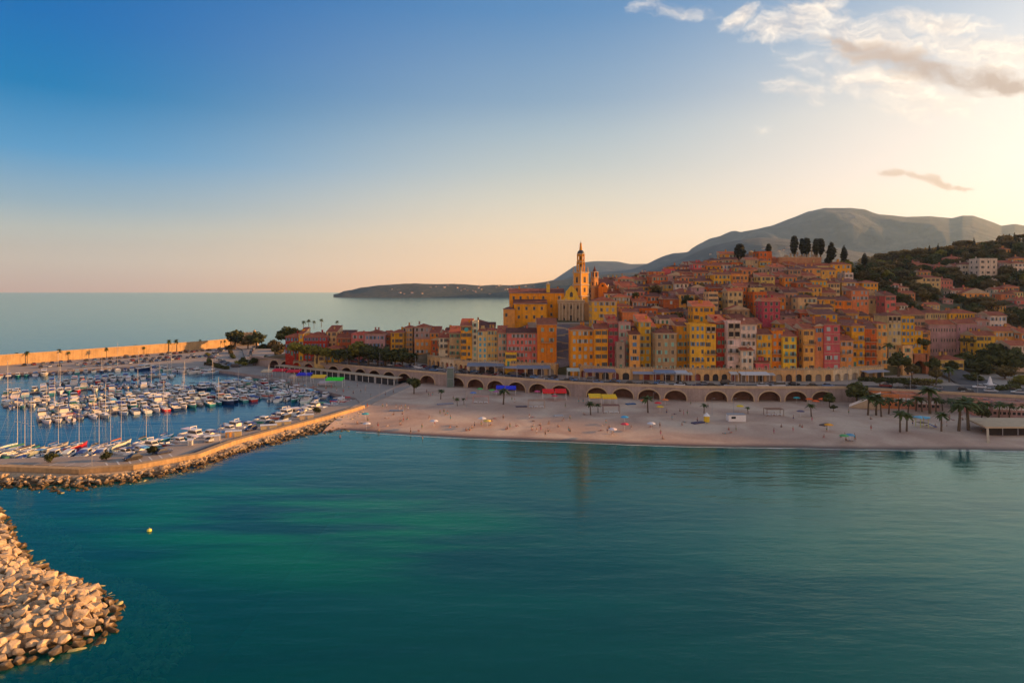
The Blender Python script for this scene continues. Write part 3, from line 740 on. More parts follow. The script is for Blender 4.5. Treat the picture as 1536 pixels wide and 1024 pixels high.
# west cluster, by the marina
fh_('dark red house at the marina end, half behind a yellow-leaved tree', 428,448,505,533,'red',nx=3,nz=3,sh='blue',roof='hip',**D)
fh_('narrow yellow house squeezed between two red houses by the marina', 448,455,501,540,'yellow',nx=1,nz=4,sh='grey',roof='shed',**D)
fh_('long dark red house with grey-blue shutters and a hip roof near the marina', 455,490,505,541,'red',nx=6,nz=4,sh='blue',roof='hip',ww=.85,**D)
fh_('cream house with a shed roof rising beside the long dark red one', 490,505,498,530,'cream',dy=6,nx=2,nz=4,sh='brown',roof='shed',**D)
fh_('low cream house in front of the long dark red house', 471,486,533,543.5,'cream',dy=-9,depth=7,nx=2,nz=1,sh='brown',roof='flat',**D)
fh_('low yellow house with orange roof and three windows behind the quayside trees', 487,511,523,543,'ochre',dy=-6,depth=8,nx=3,nz=2,sh='blue',roof='hip',**D)
fh_('small rose house with flat roof between the cream and pink houses', 505,527,507,535,'brick',dy=4,nx=3,nz=3,sh='brown',roof='gable',**D)
fh_('plain pink house with few windows above the bright green tree', 527,547,502,535,'pink',nx=2,nz=4,sh='grey',roof='flat',skip=.5,**D)
fh_('pale pink house with two rows of blue shutters and orange roof', 547,577,501,535,'mauve',dy=-2,nx=5,nz=3,sh='blue',roof='hip',**D)
fh_('dark orange narrow house behind the trees east of the pale pink house', 577,586,503,535,'brick',dy=3,nx=1,nz=3,sh='brown',roof='gable',**D)
fh_('ochre house with an orange hip roof standing above dark trees', 586,605,499,533,'ochre',nx=3,nz=4,sh='brown',roof='hip',**D)
fh_('straw coloured house with broad hip roof beside the open gap', 604,619,492,528,'straw',dy=8,nx=3,nz=5,sh='grey',roof='hip',**D)
fh_('large pinkish grey house with hip roof between two gaps', 621,645,491,525,'mauve',dy=10,nx=3,nz=4,sh='grey',roof='hip',**D)
# the long row
fh_('orange house with low wing at the west start of the long row', 645,659,500,536,'orange',nx=2,nz=5,sh='dark',roof='shed',**D)
fh_('white house with dark balcony beside the first orange house', 658,674,507,541,'white',dy=-3,nx=2,nz=4,sh='dark',roof='gable',balc=((0,1,2),),**D)
fh_('grey-cream house with green shutters under a brown attic', 674,691,500,543,'beige',nx=2,nz=5,sh='green',roof='shed',balc=((0,1,1),),**D)
fh_('tall orange house with one round teal window near its top', 691,708,489,546,'gold',nx=2,nz=6,sh='dark',roof='shed',balc=((0,0,3),),**D)
fh_('slim pale house with bright green shutters east of the round window', 708,716.5,484,546,'white',dy=2,nx=1,nz=7,sh='mint',roof='flat',opn=.2,**D)
fh_('cream house with two azure shuttered windows at the top', 716.5,731,497,547,'cream',nx=2,nz=6,sh='azure',roof='hip',opn=.2,**D)
fh_('pale olive-yellow house with a dark attic opening', 731,746.5,496,547,'straw',dy=1,nx=3,nz=6,sh='sage',roof='hip',**D)
fh_('beige house with teal door-height shutters beside the big pink one', 746.5,760,500,547,'beige',nx=2,nz=5,sh='teal',roof='shed',**D)
pinkh = fh_('big pink house with a broad red-brown roof and many grey shutters', 760,806,500,547.5,'pink',nx=7,nz=5,sh='grey',roof='gable',balc=((4,5,2),),tile='tile_dark',**D)
fh_('little yellow house standing in front of the big pink one', 758,775,531,549,'lemon',dy=-6,depth=6,nx=2,nz=2,sh='dark',roof='flat',**D)
fh_('tall orange house with two long grey shuttered doors by the church steps', 806,835,487,548,'orange',nx=2,nz=4,sh='sage',roof='gable',balc=((0,1,2),),depth=14,tile='tile_dark',side='e',**D)
fh_('large golden house with five rows of pale shutters east of the steps', 856,892,495,553,'gold',nx=4,nz=5,sh='pale',roof='hip',opn=.15,cornice=True,**D)
fh_('golden wing with dark open shutters joined to the large golden house', 892,912,494,553,'gold',dy=.4,nx=2,nz=5,sh='dark',roof='gable',opn=.8,**D)
fh_('magenta house with dark windows behind the ruined grey tower', 912,928,484,551,'magenta',dy=3,nx=2,nz=6,sh='brown',roof='shed',**D)
fh_('mauve-grey house with mint shutters along its top floor', 928,946,486,553,'mauve',dy=2,nx=2,nz=6,sh='mint',roof='flat',opn=.2,**D)
fh_('ruined grey stone tower house in front of the magenta one', 925,937,516,554,'grey',dy=-4,depth=5,nx=1,nz=3,sh='dark',roof='flat',**D)
fh_('narrow apricot house with blue shutters and a tall green door', 944,960,502,554,'peach',dy=-2,nx=1,nz=5,sh='blue',roof='shed',opn=.1,ww=1.5,**D)
fh_('old gold house with green upper shutters behind a grey lean-to', 958,976.5,483,554,'ochre',dy=2,nx=2,nz=7,sh='sage',roof='shed',**D)
fh_('slot-like grey house between gold and brown houses', 976.5,983,490,555,'grey',dy=3,nx=1,nz=6,sh='dark',roof='shed',**D)
fh_('brown-grey block with three columns of mint shutters', 983,1015,500,558,'tan',dy=-3,nx=3,nz=5,sh='mint',roof='hip',opn=.35,cornice=True,**D)
fh_('dim ochre house set back beside the brown-grey block', 1015,1035,489,556,'ochre',dy=4,nx=2,nz=6,sh='teal',roof='shed',**D)
fh_('wide pale yellow house with small blue windows and two brown penthouses', 1035,1058,488,557,'lemon',dy=-1,nx=3,nz=6,sh='blue',roof='flat',balc=((0,2,1),),opn=.1,**D)
fh_('pale yellow house with dark windows and a glazed attic, joined to the wide one', 1058,1074,489,557,'lemon',dy=-.6,nx=2,nz=6,sh='dark',roof='flat',balc=((0,1,2),),loggia=[(0,5),(1,5)],**D)
fh_('dark red narrow house with green shutters beside the white house', 1074,1091,484,557,'red',dy=2.5,nx=2,nz=6,sh='green',roof='shed',**D)
fh_('white house with stacked glass loggias and a rust canopy', 1091,1111,484,557,'white',dy=-1,nx=2,nz=6,sh='grey',roof='flat',loggia=[(0,5),(1,5),(0,4),(1,4)],balc=((0,1,2),),bands=2,**D)
fh_('white house with dark balconies below a brown roof', 1111,1135,487,557,'white',dy=0,nx=3,nz=6,sh='grey',roof='gable',balc=((1,2,4),),tile='tile_dark',**D)
fh_('low white wing with a red shed roof in front of the white houses', 1112,1130,526,558,'white',dy=-4,depth=5,nx=2,nz=3,sh='pale',roof='shed',**D)
fh_('bright orange house with iron balconies above a pink cafe front', 1135,1158,502,556,'gold',dy=0,nx=3,nz=5,sh='sage',roof='gable',balc=((0,0,3),(0,0,2)),**D)
fh_('small pink cafe front with cream window at the foot of the orange house', 1134,1154,545,559,'rose',dy=-4,depth=4,nx=2,nz=1,sh='brown',roof='gable',**D)
fh_('burnt orange house with a dark central balcony', 1158,1174,499,557,'orange',dy=1,nx=2,nz=5,sh='grey',roof='flat',balc=((0,1,2),),**D)
fh_('pale yellow house with teal shutters and a small roof turret', 1174,1195,505,558,'lemon',dy=-1,nx=2,nz=5,sh='teal',roof='shed',balc=((0,1,2),),**D)
fh_('shadowed brown house filling the gap by the pale yellow one', 1195,1205,496,557,'brick',dy=4,nx=1,nz=5,sh='dark',roof='shed',**D)
fh_('amber house with a timber balcony under a brown ledge', 1205,1222,494,558,'peach',dy=-.5,nx=2,nz=5,sh='brown',roof='gable',balc=((0,1,3),),**D)
fh_('salmon house with rounded top window beside the red one', 1222,1236.5,489,558,'salmon',dy=0,nx=1,nz=5,sh='blue',roof='front',ww=1.3,**D)
fh_('raspberry red house with white string courses and tall grey shutters', 1236.5,1260,487,558,'rose',dy=-1.2,nx=2,nz=5,sh='pale',roof='hip',bands=1,opn=.2,ww=1.3,**D)
fh_('low tangerine house with a dark terrace east of the red one', 1260,1280,511,557,'peach',dy=0,nx=2,nz=4,sh='grey',roof='gable',balc=((0,0,2),),**D)
fh_('vivid yellow house crossed by black balconies', 1277,1297,489,550,'yellow',dy=2,nx=2,nz=5,sh='blue',roof='hip',balc=((0,1,1),(0,1,2),(0,1,3)),**D)
fh_('red-orange house with brown balconies and dark roof', 1297,1315,493,549,'rust',dy=2,nx=2,nz=5,sh='brown',roof='gable',balc=((0,1,1),(0,1,2),(0,1,3)),tile='tile_dark',**D)
fh_('orange house with pale green shutters at the east bend', 1315,1331,486,549,'peach',dy=2,nx=2,nz=6,sh='sage',roof='hip',**D)
fh_('tall cream house with a hollow arched loggia near its top', 1331,1352,474,548,'cream',dy=2,nx=3,nz=7,sh='grey',roof='hip',loggia=[(0,6),(1,6),(2,6)],**D)
fh_('yellow house with mauve central bay at the end of the row', 1352,1372,477,545,'yellow',dy=3,nx=3,nz=7,sh='blue',roof='flat',**D)
fh_('slim cream house on the street corner before the archway', 1354,1369,521,562,'cream',dy=-8,depth=8,nx=1,nz=4,sh='green',roof='flat',**D)
# valley mouth, east
fh_('long grey-pink convent-like block with a sagging red roof', 1393,1436,487,533,'mauve',dy=0,nx=10,nz=3,sh='dark',roof='gable',opn=0,ww=.8,**D)
fh_('grey-pink block end wing with small square windows', 1436,1466,486,531,'mauve',dy=2,nx=7,nz=3,sh='dark',roof='gable',opn=0,ww=.8,**D)
fh_('pale cream building with a row of dark windows above the grey-pink block', 1388,1424,470,490,'cream',dy=22,nx=10,nz=2,sh='dark',roof='hip',opn=0,**D)
fh_('light yellow building with regular windows above the grey-pink wing', 1424,1465,470,490,'lemon',dy=23,nx=9,nz=2,sh='dark',roof='hip',opn=0,**D)
fh_('grey stone building with brown roof up the valley street', 1352,1388,472,500,'tan',dy=30,nx=6,nz=3,sh='dark',roof='gable',**D)
fh_('pinkish house with orange roof beside the convent-like block', 1463,1485,481,512,'mauve',dy=8,nx=4,nz=3,sh='grey',roof='hip',**D)
fh_('white villa block with balconies at the frame of the valley', 1485,1510,474,505,'white',dy=14,nx=4,nz=3,sh='blue',roof='gable',balc=((1,2,1),),**D)
fh_('lower yellow house with tiny paired windows and red roof', 1464,1493,504,533,'lemon',dy=-8,nx=5,nz=3,sh='dark',roof='gable',**D)
fh_('orange apartment house with cream arched balconies', 1491,1532,497,530,'peach',dy=-2,nx=6,nz=3,sh='pale',roof='gable',balc=((1,2,1),(3,4,1),(1,2,0)),**D)
fh_('white-blue house behind the great dark trees', 1516,1546,519,548,'white',dy=-18,nx=5,nz=3,sh='dark',roof='gable',**D)
fh_('orange apartment block beyond the cream arched balconies', 1532,1560,500,535,'salmon',dy=-4,nx=4,nz=3,sh='pale',roof='gable',**D)
fh_('restaurant with red hip roof and cream front beside the road', 1411,1446,540,556,'straw',dy=-33,depth=10,nx=5,nz=1,sh='dark',roof='hip',**D)

# the round teal window of the orange house
for o in list(C.objects):
    if o.get('label', '').startswith('tall orange house with one round teal'):
        ob('round_window', MB().lathe([(1.0,0),(1.0,.1)], n=16).mesh('round_window', M['paint']), o, (0, -.02, 16.0), col=(.05,.35,.33)).rotation_euler = (math.pi/2, 0, 0)
        bpy.data.objects
# small canopies on facades
def awning(parent, x, z, w, col, dpt=1.6):
    q = MB(); q.hexa([(-w/2,-dpt,-.5),(w/2,-dpt,-.5),(w/2,0,0),(-w/2,0,0),(-w/2,-dpt,-.44),(w/2,-dpt,-.44),(w/2,0,.06),(-w/2,0,.06)]); q.box(-w/2,w/2,-dpt-.03,-dpt,-.75,-.44)
    return ob('awning', q.mesh('awning', M['cloth']), parent, (x, -.005, z), col=col)

# ---- special houses on the hill: px0, px1, top, base, colour, distance
def snapY(px, py, Y0):
    Y = 330.0
    while Y < 640:
        if g1((px-768)/F*Y, Y) >= zat(py, Y): return Y
        Y += 3
    return Y0
def sh_(label, x0, x1, yt, yb, Y, col, depth=9, **kw):
    if kw.get('name') == 'villa' and yb > 402: Y = snapY((x0+x1)/2, yb, Y)
    xa, xb = (x0-768)/F*Y, (x1-768)/F*Y; z0, z1 = zat(yb, Y), zat(yt, Y)
    HEXC.append((xa-1, xb+1, Y-2.0, Y+depth+2))
    rng = random.Random(int(x0 * 3 + yb)); kw.setdefault('detail', True)
    return house(label, (xa+xb)/2, Y, z0, xb-xa, depth, z1-z0, col, rng=rng, side=kw.pop('side', 'w'), **kw)
S = dict(group='larger houses up the hill')
sh_('tall lemon-yellow house with grey shutters standing next to the church', 888,925,452,488,318,'lemon',depth=12,nx=4,nz=4,sh='grey',roof='hip',cornice=True,**S)
sh_('bright yellow house with flat roof in the middle of the hill', 1040,1072,460,482,305,'yellow',nx=4,nz=2,sh='dark',roof='shed',**S)
sh_('cream house with two dark openings under brown eaves at mid hill', 1063,1077,440,462,330,'cream',nx=2,nz=3,sh='dark',roof='flat',**S)
sh_('pale cream house with three black attic openings near the middle', 1092,1114,437,458,335,'cream',nx=3,nz=2,sh='dark',roof='gable',**S)
sh_('deep crimson house with a gable roof in the middle of the hill', 1144,1170,452,480,312,'magenta',nx=3,nz=3,sh='dark',roof='gable',**S)
sh_('orange and red house with arched green window high on the slope', 1130,1150,440,462,338,'rust',nx=3,nz=2,sh='brown',roof='flat',**S)
sh_('rose pink house with dark windows below the cemetery wall', 1163,1179,413,432,372,'pink',nx=2,nz=2,sh='dark',roof='gable',**S)
sh_('pale villa with arched loggia at the east edge of the old town', 1241,1260,425,442,372,'cream',nx=4,nz=2,sh='dark',roof='hip',**S)
sh_('terracotta orange cube house beside the wooded bank', 1277,1303,436,460,345,'salmon',nx=4,nz=3,sh='grey',roof='shed',**S)
sh_('small pink house on the rim of the wooded bank', 1328,1344,444,462,350,'pink',nx=2,nz=2,sh='dark',roof='shed',**S)
sh_('long cream school-like house under the cemetery cypresses', 1200,1246,399,411,405,'cream',nx=11,nz=1,sh='grey',roof='gable',door=False,**S)
sh_('mustard yellow chapel-like house at the end of the long cream one', 1246,1277,397,413,404,'yellow',nx=4,nz=2,sh='grey',roof='hip',**S)
sh_('white block standing below the mustard yellow house', 1267,1280,411,424,392,'white',nx=2,nz=2,sh='grey',roof='flat',**S)
sh_('crumbling orange house below the cemetery wall', 1183,1197,398,413,402,'orange',nx=2,nz=2,sh='blue',roof='shed',**S)
sh_('small cream house with round arch on the skyline', 1149,1166,389,399,425,'peach',nx=2,nz=1,sh='dark',roof='gable',**S)
cname0 = dict(peach='apricot', mauve='mauve-grey')
V = dict(group='villas on the wooded slope', name='villa', cat='villa')
sh_('cream villa with orange roof and loggia among the hillside trees', 1375,1411,417,438,440,'cream',depth=12,nx=5,nz=3,sh='dark',roof='hip',**V)
sh_('tall square white villa with an orange belvedere in the haze', 1469,1496,389,421,470,'white',depth=11,nx=3,nz=4,sh='dark',roof='flat',**V)
sh_('wide white villa with orange roof next to the tall square villa', 1443,1466,397,413,476,'white',depth=11,nx=5,nz=2,sh='grey',roof='hip',**V)
sh_('low whitish villa wing west of the wide white villa', 1430,1443,399,412,478,'mauve',depth=9,nx=2,nz=2,sh='grey',roof='gable',**V)
sh_('pale villa at the hazy edge of the hillside', 1521,1540,395,415,480,'white',depth=10,nx=3,nz=3,sh='grey',roof='hip',**V)
sh_('long pale terrace house behind the tall square villa', 1498,1521,394,408,500,'mauve',depth=9,nx=5,nz=2,sh='grey',roof='gable',**V)
sh_('chalet-like villa with a broad gable and steps below it', 1443,1484,440,456,420,'peach',depth=10,nx=5,nz=2,sh='dark',roof='front',balc=((1,3,1),),**V)
sh_('small pink villa near the road on the wooded slope', 1524,1545,451,464,400,'pink',depth=9,nx=3,nz=2,sh='grey',roof='gable',**V)
sh_('tumbled stone cottage among the dark trees', 1308,1330,403,412,420,'tan',depth=7,nx=3,nz=1,sh='dark',roof='shed',**V)
sh_('stone terrace house with pale wall in the trees', 1340,1360,408,416,432,'beige',depth=7,nx=3,nz=1,sh='dark',roof='flat',**V)
sh_('hazy pink villa beneath the pines', 1372,1400,398,406,520,'mauve',depth=9,nx=4,nz=1,sh='dark',roof='hip',**V)
sh_('hazy pale villa glowing between the pines', 1402,1420,399,410,530,'pink',depth=9,nx=3,nz=2,sh='dark',roof='hip',**V)

rv = random.Random(12)
for i, (px, py, Y) in enumerate([(1392,452,395),(1408,458,388),(1432,456,392),(1422,443,420),(1500,446,415),(1512,432,440),(1438,428,445),(1452,420,455),(1500,428,450),(1526,432,442),(1362,432,415),(1352,446,380),(1340,424,420),(1318,428,405),(1495,460,385),(1370,458,378),(1420,418,470),(1388,410,500),(1530,444,415),(1508,466,378),(1446,470,372),(1476,468,374),(1518,418,450),(1484,430,430),(1400,440,400),(1466,392,520),(1432,386,540),(1508,384,540),(1354,420,420),(1376,388,540),(1530,398,500),(1460,478,352),(1512,480,350),(1412,476,356)]):
    w_ = rv.uniform(14, 22); z_ = g1((px-768)/F*Y, Y); py2 = HY + (H - z_)*F/Y
    col = rv.choice(('white','mauve','peach','cream','pink','salmon'))
    sh_(f'{cname0.get(col, col)} hillside house among trees on the wooded slope, {nth(i+1)} in the scattered villas', px-w_/2, px+w_/2, py2-rv.uniform(11,17), py2, Y, col, depth=8, nx=max(2, round(w_/5)), nz=2, sh=rv.choice(('dark','grey','brown','green')), roof=rv.choice(('hip','gable')), detail=False, group='villas on the wooded slope', name='villa', cat='villa')

# ---- the terraces of old houses
STAIR = (19, 29, 290, 338)
def blocked(x0, x1, y0, y1):
    if x1 > -7 and x0 < 50 and y1 > 322 and y0 < 386: return True       # church and its square
    if x1 > STAIR[0] and x0 < STAIR[1] and y1 > STAIR[2] and y0 < STAIR[3]: return True
    for a, b, c, d in HEXC:
        if x1 > a and x0 < b and y1 > c and y0 < d: return True
    return False
rng = random.Random(5)
pal = ['ochre','orange','yellow','cream','beige','salmon','pink','peach','mauve','tan','brick','rose','straw','grey','rust','salmon','beige','tan','peach','white','rust','mauve','ochre','brick']
shs = ['green','grey','brown','dark','teal','blue','sage','pale','dark']
cname = dict(gold='golden', tan='brown-grey', beige='beige', mauve='mauve-grey', grey='grey stone', rust='rust red', brick='brick red', peach='apricot', straw='straw')
total = 0
hillg = 'old houses stacked up the hill'
row = 0
for k in range(16):
    dY = 14 + k * 9.2
    x = -128 + rng.uniform(0, 4); idx = 0; row += 1
    while x < 236:
        w = rng.uniform(6.0, 10.5); xc = x + w / 2
        Y = shopY(xc) + dY + rng.uniform(-2.4, 2.4)
        z = g1(xc, Y + 3); zmax = 70
        inside = z > 7.0
        px = 768 + xc / Y * F
        # the built-up area ends at the ridge, at the west shore and at the wooded bank
        lim = interp(px, [(430, 392), (520, 398), (640, 390), (740, 368), (762, 368), (775, 398), (880, 412), (1000, 436), (1100, 446), (1250, 436), (1290, 395), (1330, 372), (1390, 330), (1400, 300)])
        if not inside or Y > lim or px > 1395 or px < 432: x += w + .3; continue
        if 1150 < px < 1262 and Y > 398: x += w; continue
        d = rng.uniform(7.5, 9.5)
        if blocked(x, x + w, Y, Y + d): x += 2.5; continue
        hgt = rng.uniform(5.2, 11.5) if k > 2 else rng.uniform(8.5, 13)
        if px < 770: hgt = rng.uniform(5.5, 7.5)
        if total >= 284: break
        col = rng.choice(pal); s_ = rng.choice(shs); rf = rng.choices(['gable', 'hip', 'shed', 'flat', 'front'], [4, 3, 3, 1.6, 1])[0]
        nz = max(2, round(hgt / 2.8)); nx_ = max(1, round(w / 2.5)); idx += 1
        lab = f"{cname.get(col, col)} {dict(flat='flat-topped', gable='gabled', hip='hip-roofed', shed='lean-to-roofed', front='gable-fronted')[rf]} house with {s_} shutters, {nth(idx)} from the sea in the {nth(row)} hill row"
        zb = min(g1(x, Y), g1(x + w, Y), z)
        total += 1
        house(lab, xc, Y, zb, w, d, hgt + (z - zb), col, roof=rf, nx=nx_, nz=nz, sh=s_, rz=rng.uniform(-.12, .12), tile=rng.choice(['tile', 'tile_dark']), group=hillg, side=('w' if xc > 30 else 'e' if xc < -30 else None), rng=rng, door=False, found=9, skip=.12, chim=rng.random() < .6)
        x += w + rng.choice((.1, .1, .3, 1.2))
print('hill houses', total)
# ------------------------------------------------------------------ church
def lateral(q, x, y, z0, z1, r=.3, m=0): q.box(x-r, x+r, y-.14, y-.001, z0, z1, m)
def build_church():
    Y = 346; x0, _, zb = at(837, Y, 485); x1 = (876-768)/F*Y; zt = zat(450, Y); w = x1 - x0; h = zt - zb
    rt = thing('church', 'baroque church with a pale pillared front below its great golden bell tower', 'church', ((x0+x1)/2, Y, zb), -.10)
    st = M['stone']
    ob('facade', MB().box(-w/2, w/2, 0, 3, -6, h, 0, False).mesh('facade', st), rt)
    q = MB().box(-w/2-.4, w/2+.4, -.5, -.003, h-.7, h+.02).box(-w/2-.3, w/2+.3, -.4, -.003, h*.86, h*.9); ob('cornice', q.mesh('cornice', M['trim']), rt)
    for i in range(8):
        x = -w/2 + .7 + (w - 1.4) * i / 7
        ob('pillar', MB().tube((0, -.35, 0), (0, -.35, h*.86), .42, .36, 10).box(-.5,.5,-.8,-.002,-.5,0).mesh('pillar', M['trim']), rt, (x, 0, 0))
    for x, ww, hh in ((0, 1.7, 4.2), (-w*.28, 1.2, 2.8), (w*.28, 1.2, 2.8)):
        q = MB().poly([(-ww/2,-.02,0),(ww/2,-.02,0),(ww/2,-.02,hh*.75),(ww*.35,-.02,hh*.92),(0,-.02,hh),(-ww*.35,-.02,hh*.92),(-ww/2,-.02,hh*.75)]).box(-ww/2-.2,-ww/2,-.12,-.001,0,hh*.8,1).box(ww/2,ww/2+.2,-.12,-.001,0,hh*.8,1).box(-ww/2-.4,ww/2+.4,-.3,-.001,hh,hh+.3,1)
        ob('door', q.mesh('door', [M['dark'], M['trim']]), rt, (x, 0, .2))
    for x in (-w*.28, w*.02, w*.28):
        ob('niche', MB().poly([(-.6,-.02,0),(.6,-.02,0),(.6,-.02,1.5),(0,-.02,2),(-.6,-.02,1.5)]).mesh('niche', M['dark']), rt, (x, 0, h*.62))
    # upper stage: scrolled gable between corner turrets
    gw = (866-848)/F*Y; gz0, gz1 = h, zat(428, Y) - zb; gx = (857-768)/F*Y - (x0+x1)/2
    prof = [(-gw/2-2.6,gz0),(-gw/2-1.3,gz0+.5),(-gw/2-.5,gz0+1.6),(-gw/2,gz0+3.0),(-gw/2+.3,gz0+4.6),(-gw*.28,gz0+5.6),(-gw*.12,gz1-.6),(0,gz1),(gw*.12,gz1-.6),(gw*.28,gz0+5.6),(gw/2-.3,gz0+4.6),(gw/2,gz0+3.0),(gw/2+.5,gz0+1.6),(gw/2+1.3,gz0+.5),(gw/2+2.6,gz0)]
    q = MB(); q.poly([(gx+a, .3, b) for a, b in prof]); q.poly([(gx+a, 1.5, b) for a, b in prof[::-1]])
    for (a, b), (c, d_) in zip(prof, prof[1:]): q.poly([(gx+a,.3,b),(gx+a,1.5,b),(gx+c,1.5,d_),(gx+c,.3,d_)])
    ob('gable', q.mesh('gable', M['plaster']), rt, col=COL['lemon'])
    ob('window', MB().poly([(gx-.8,.27,h+1.6),(gx+.8,.27,h+1.6),(gx+.8,.27,h+3.6),(gx,.27,h+4.3),(gx-.8,.27,h+3.6)]).mesh('window', M['glass']), rt)
    for x in (-w/2+1.2, -w*.2, w*.2, w/2-1.2): ob('pinnacle', MB().lathe([(.45,0),(.45,.8),(.2,1.1),(.38,1.6),(.05,2.6)], n=8).mesh('pinnacle', M['trim']), rt, (x, .6, h))
    nave = MB().box(-w/2+2, w/2+3.6, 3, 24, -8, h-1.5, 0, False); ob('nave', nave.mesh('nave', M['plaster']), rt, col=(.42,.22,.08))
    rf = roof_mesh('front', w, 21, h-1.5, M['tile_dark'], pitch=.4); ob('roof', rf, rt, (1, 3.2, 0))
    # tower: square shaft, belfry stages, dome and lantern, turned to show two faces
    TY = 357; tx = (868-768)/F*TY - (x0+x1)/2; ty = TY - Y
    zz = lambda py: zat(py, TY) - zb
    gold = (.7,.3,.025)
    s = 2.85
    q = MB().box(-s,s,-s,s,-8,zz(409),0,False)
    for a in (-s, s-.5):
        for b in (-s, s-.5): q.box(a-.08 if a<0 else a, a+.5 if a<0 else a+.58, b-.08 if b<0 else b, b+.5 if b<0 else b+.58, 0, zz(409)-.01, 1)
    tw = ob('bell_tower', q.mesh('bell_tower', [M['plaster'], M['trim']]), rt, (tx, ty, 0), .10 + R(40), col=gold)
    for py in (444, 427, 409): ob('cornice', MB().box(-s-.4,s+.4,-s-.4,s+.4,zz(py)-.25,zz(py)+.3).mesh('cornice', M['trim']), tw)
    for rz in (0, -math.pi/2):
        for z_, hh, ww in ((zz(424), 3.2, 1.3), (zz(438), 2.4, 1.2)):
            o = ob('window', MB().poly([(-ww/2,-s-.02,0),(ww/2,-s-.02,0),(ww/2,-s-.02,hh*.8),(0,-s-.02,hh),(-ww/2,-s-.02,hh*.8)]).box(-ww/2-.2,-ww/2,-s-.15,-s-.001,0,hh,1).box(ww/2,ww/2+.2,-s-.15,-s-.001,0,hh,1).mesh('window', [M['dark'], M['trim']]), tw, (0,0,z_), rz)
    for a in (-1, 1):
        for b in (-1, 1): ob('pinnacle', MB().lathe([(.4,0),(.4,.9),(.2,1.2),(.34,1.7),(.04,3.2)], n=8).mesh('pinnacle', M['trim']), tw, (a*(s-.2), b*(s-.2), zz(409)+.3))
    def stage(r, z0, z1, name='belfry'):
        q = MB()
        for i in range(8):
            a = 2*math.pi*i/8 + math.pi/8; q.tube((r*math.cos(a), r*math.sin(a), z0), (r*math.cos(a), r*math.sin(a), z1), .42, .42, 6, 0)
        q.lathe([(r*.82, z0), (r*.82, z0+.9)], n=8, m=0, rot=math.pi/8); q.lathe([(r*.86, z1-1.2), (r*.86, z1)], n=8, rot=math.pi/8)
        q.lathe([(r*.5, z0), (r*.5, z1)], n=8, m=1, rot=math.pi/8); q.lathe([(r+.35, z1-.25), (r+.35, z1+.2), (r-.4, z1+.25)], n=8, m=2, rot=math.pi/8); q.lathe([(r+.1, z0-.05), (r+.1, z0+.25)], n=8, m=2, rot=math.pi/8)
        ob(name, q.mesh(name, [M['plaster'], M['dark'], M['trim']]), tw, col=gold)
    stage(2.05, zz(409)+.3, zz(393)); stage(1.85, zz(393)+.2, zz(381))
    dome = MB().lathe([(1.95, zz(381)), (1.9, zz(379.5)), (1.65, zz(377.6)), (1.1, zz(376)), (.75, zz(375.2))], n=16); ob('dome', dome.mesh('dome', mat('slate_dome', (.035,.04,.05), .5, .2, 2)), tw)
    ob('lantern', MB().lathe([(.85, zz(375.6)), (.8, zz(374.5)), (.62, zz(369)), (.5, zz(366.5)), (.62, zz(366.2)), (.5, zz(365)), (.15, zz(364.2))], n=10).mesh('lantern', M['plaster']), tw, col=gold)
    ob('finial', MB().lathe([(.12, zz(364.4)), (.3, zz(363.6)), (.08, zz(363)), (.05, zz(360))], n=6).box(-.4,.4,-.04,.04,zz(361.2),zz(361.0)).mesh('finial', M['metal']), tw)
build_church()
def small_tower():
    Y = 372; x, _, zb = at(892, Y, 447); zz = lambda py: zat(py, Y) - zb; s = 1.45
    rt = thing('bell_tower', 'slender orange chapel bell tower with a pointed spire, east of the church', 'bell tower', (x, Y, zb), R(35))
    ob('shaft', MB().box(-s,s,-s,s,-9,zz(416),0,False).mesh('shaft', M['plaster']), rt, col=(.58,.26,.07))
    for py in (431, 416, 408): ob('cornice', MB().box(-s-.25,s+.25,-s-.25,s+.25,zz(py)-.12,zz(py)+.2).mesh('cornice', M['trim']), rt)
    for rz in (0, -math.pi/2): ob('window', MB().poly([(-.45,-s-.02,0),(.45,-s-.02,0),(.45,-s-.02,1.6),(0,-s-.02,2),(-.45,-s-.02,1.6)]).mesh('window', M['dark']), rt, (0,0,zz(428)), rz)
    q = MB()
    for a in (-1,1):
        for b in (-1,1): q.box(a*s*.8-.3,a*s*.8+.3,b*s*.8-.3,b*s*.8+.3,zz(416)+.2,zz(408)-.12)
    q.box(-.7,.7,-.7,.7,zz(416)+.2,zz(408)-.12,1); ob('belfry', q.mesh('belfry', [M['plaster'], M['dark']]), rt, col=(.58,.26,.07))
    ob('spire', MB().lathe([(1.25, zz(408)+.2), (1.1, zz(406.5)), (.55, zz(403)), (.12, zz(399.5)), (.03, zz(398))], n=8, rot=.4).mesh('spire', M['tile_dark']), rt)
small_tower()
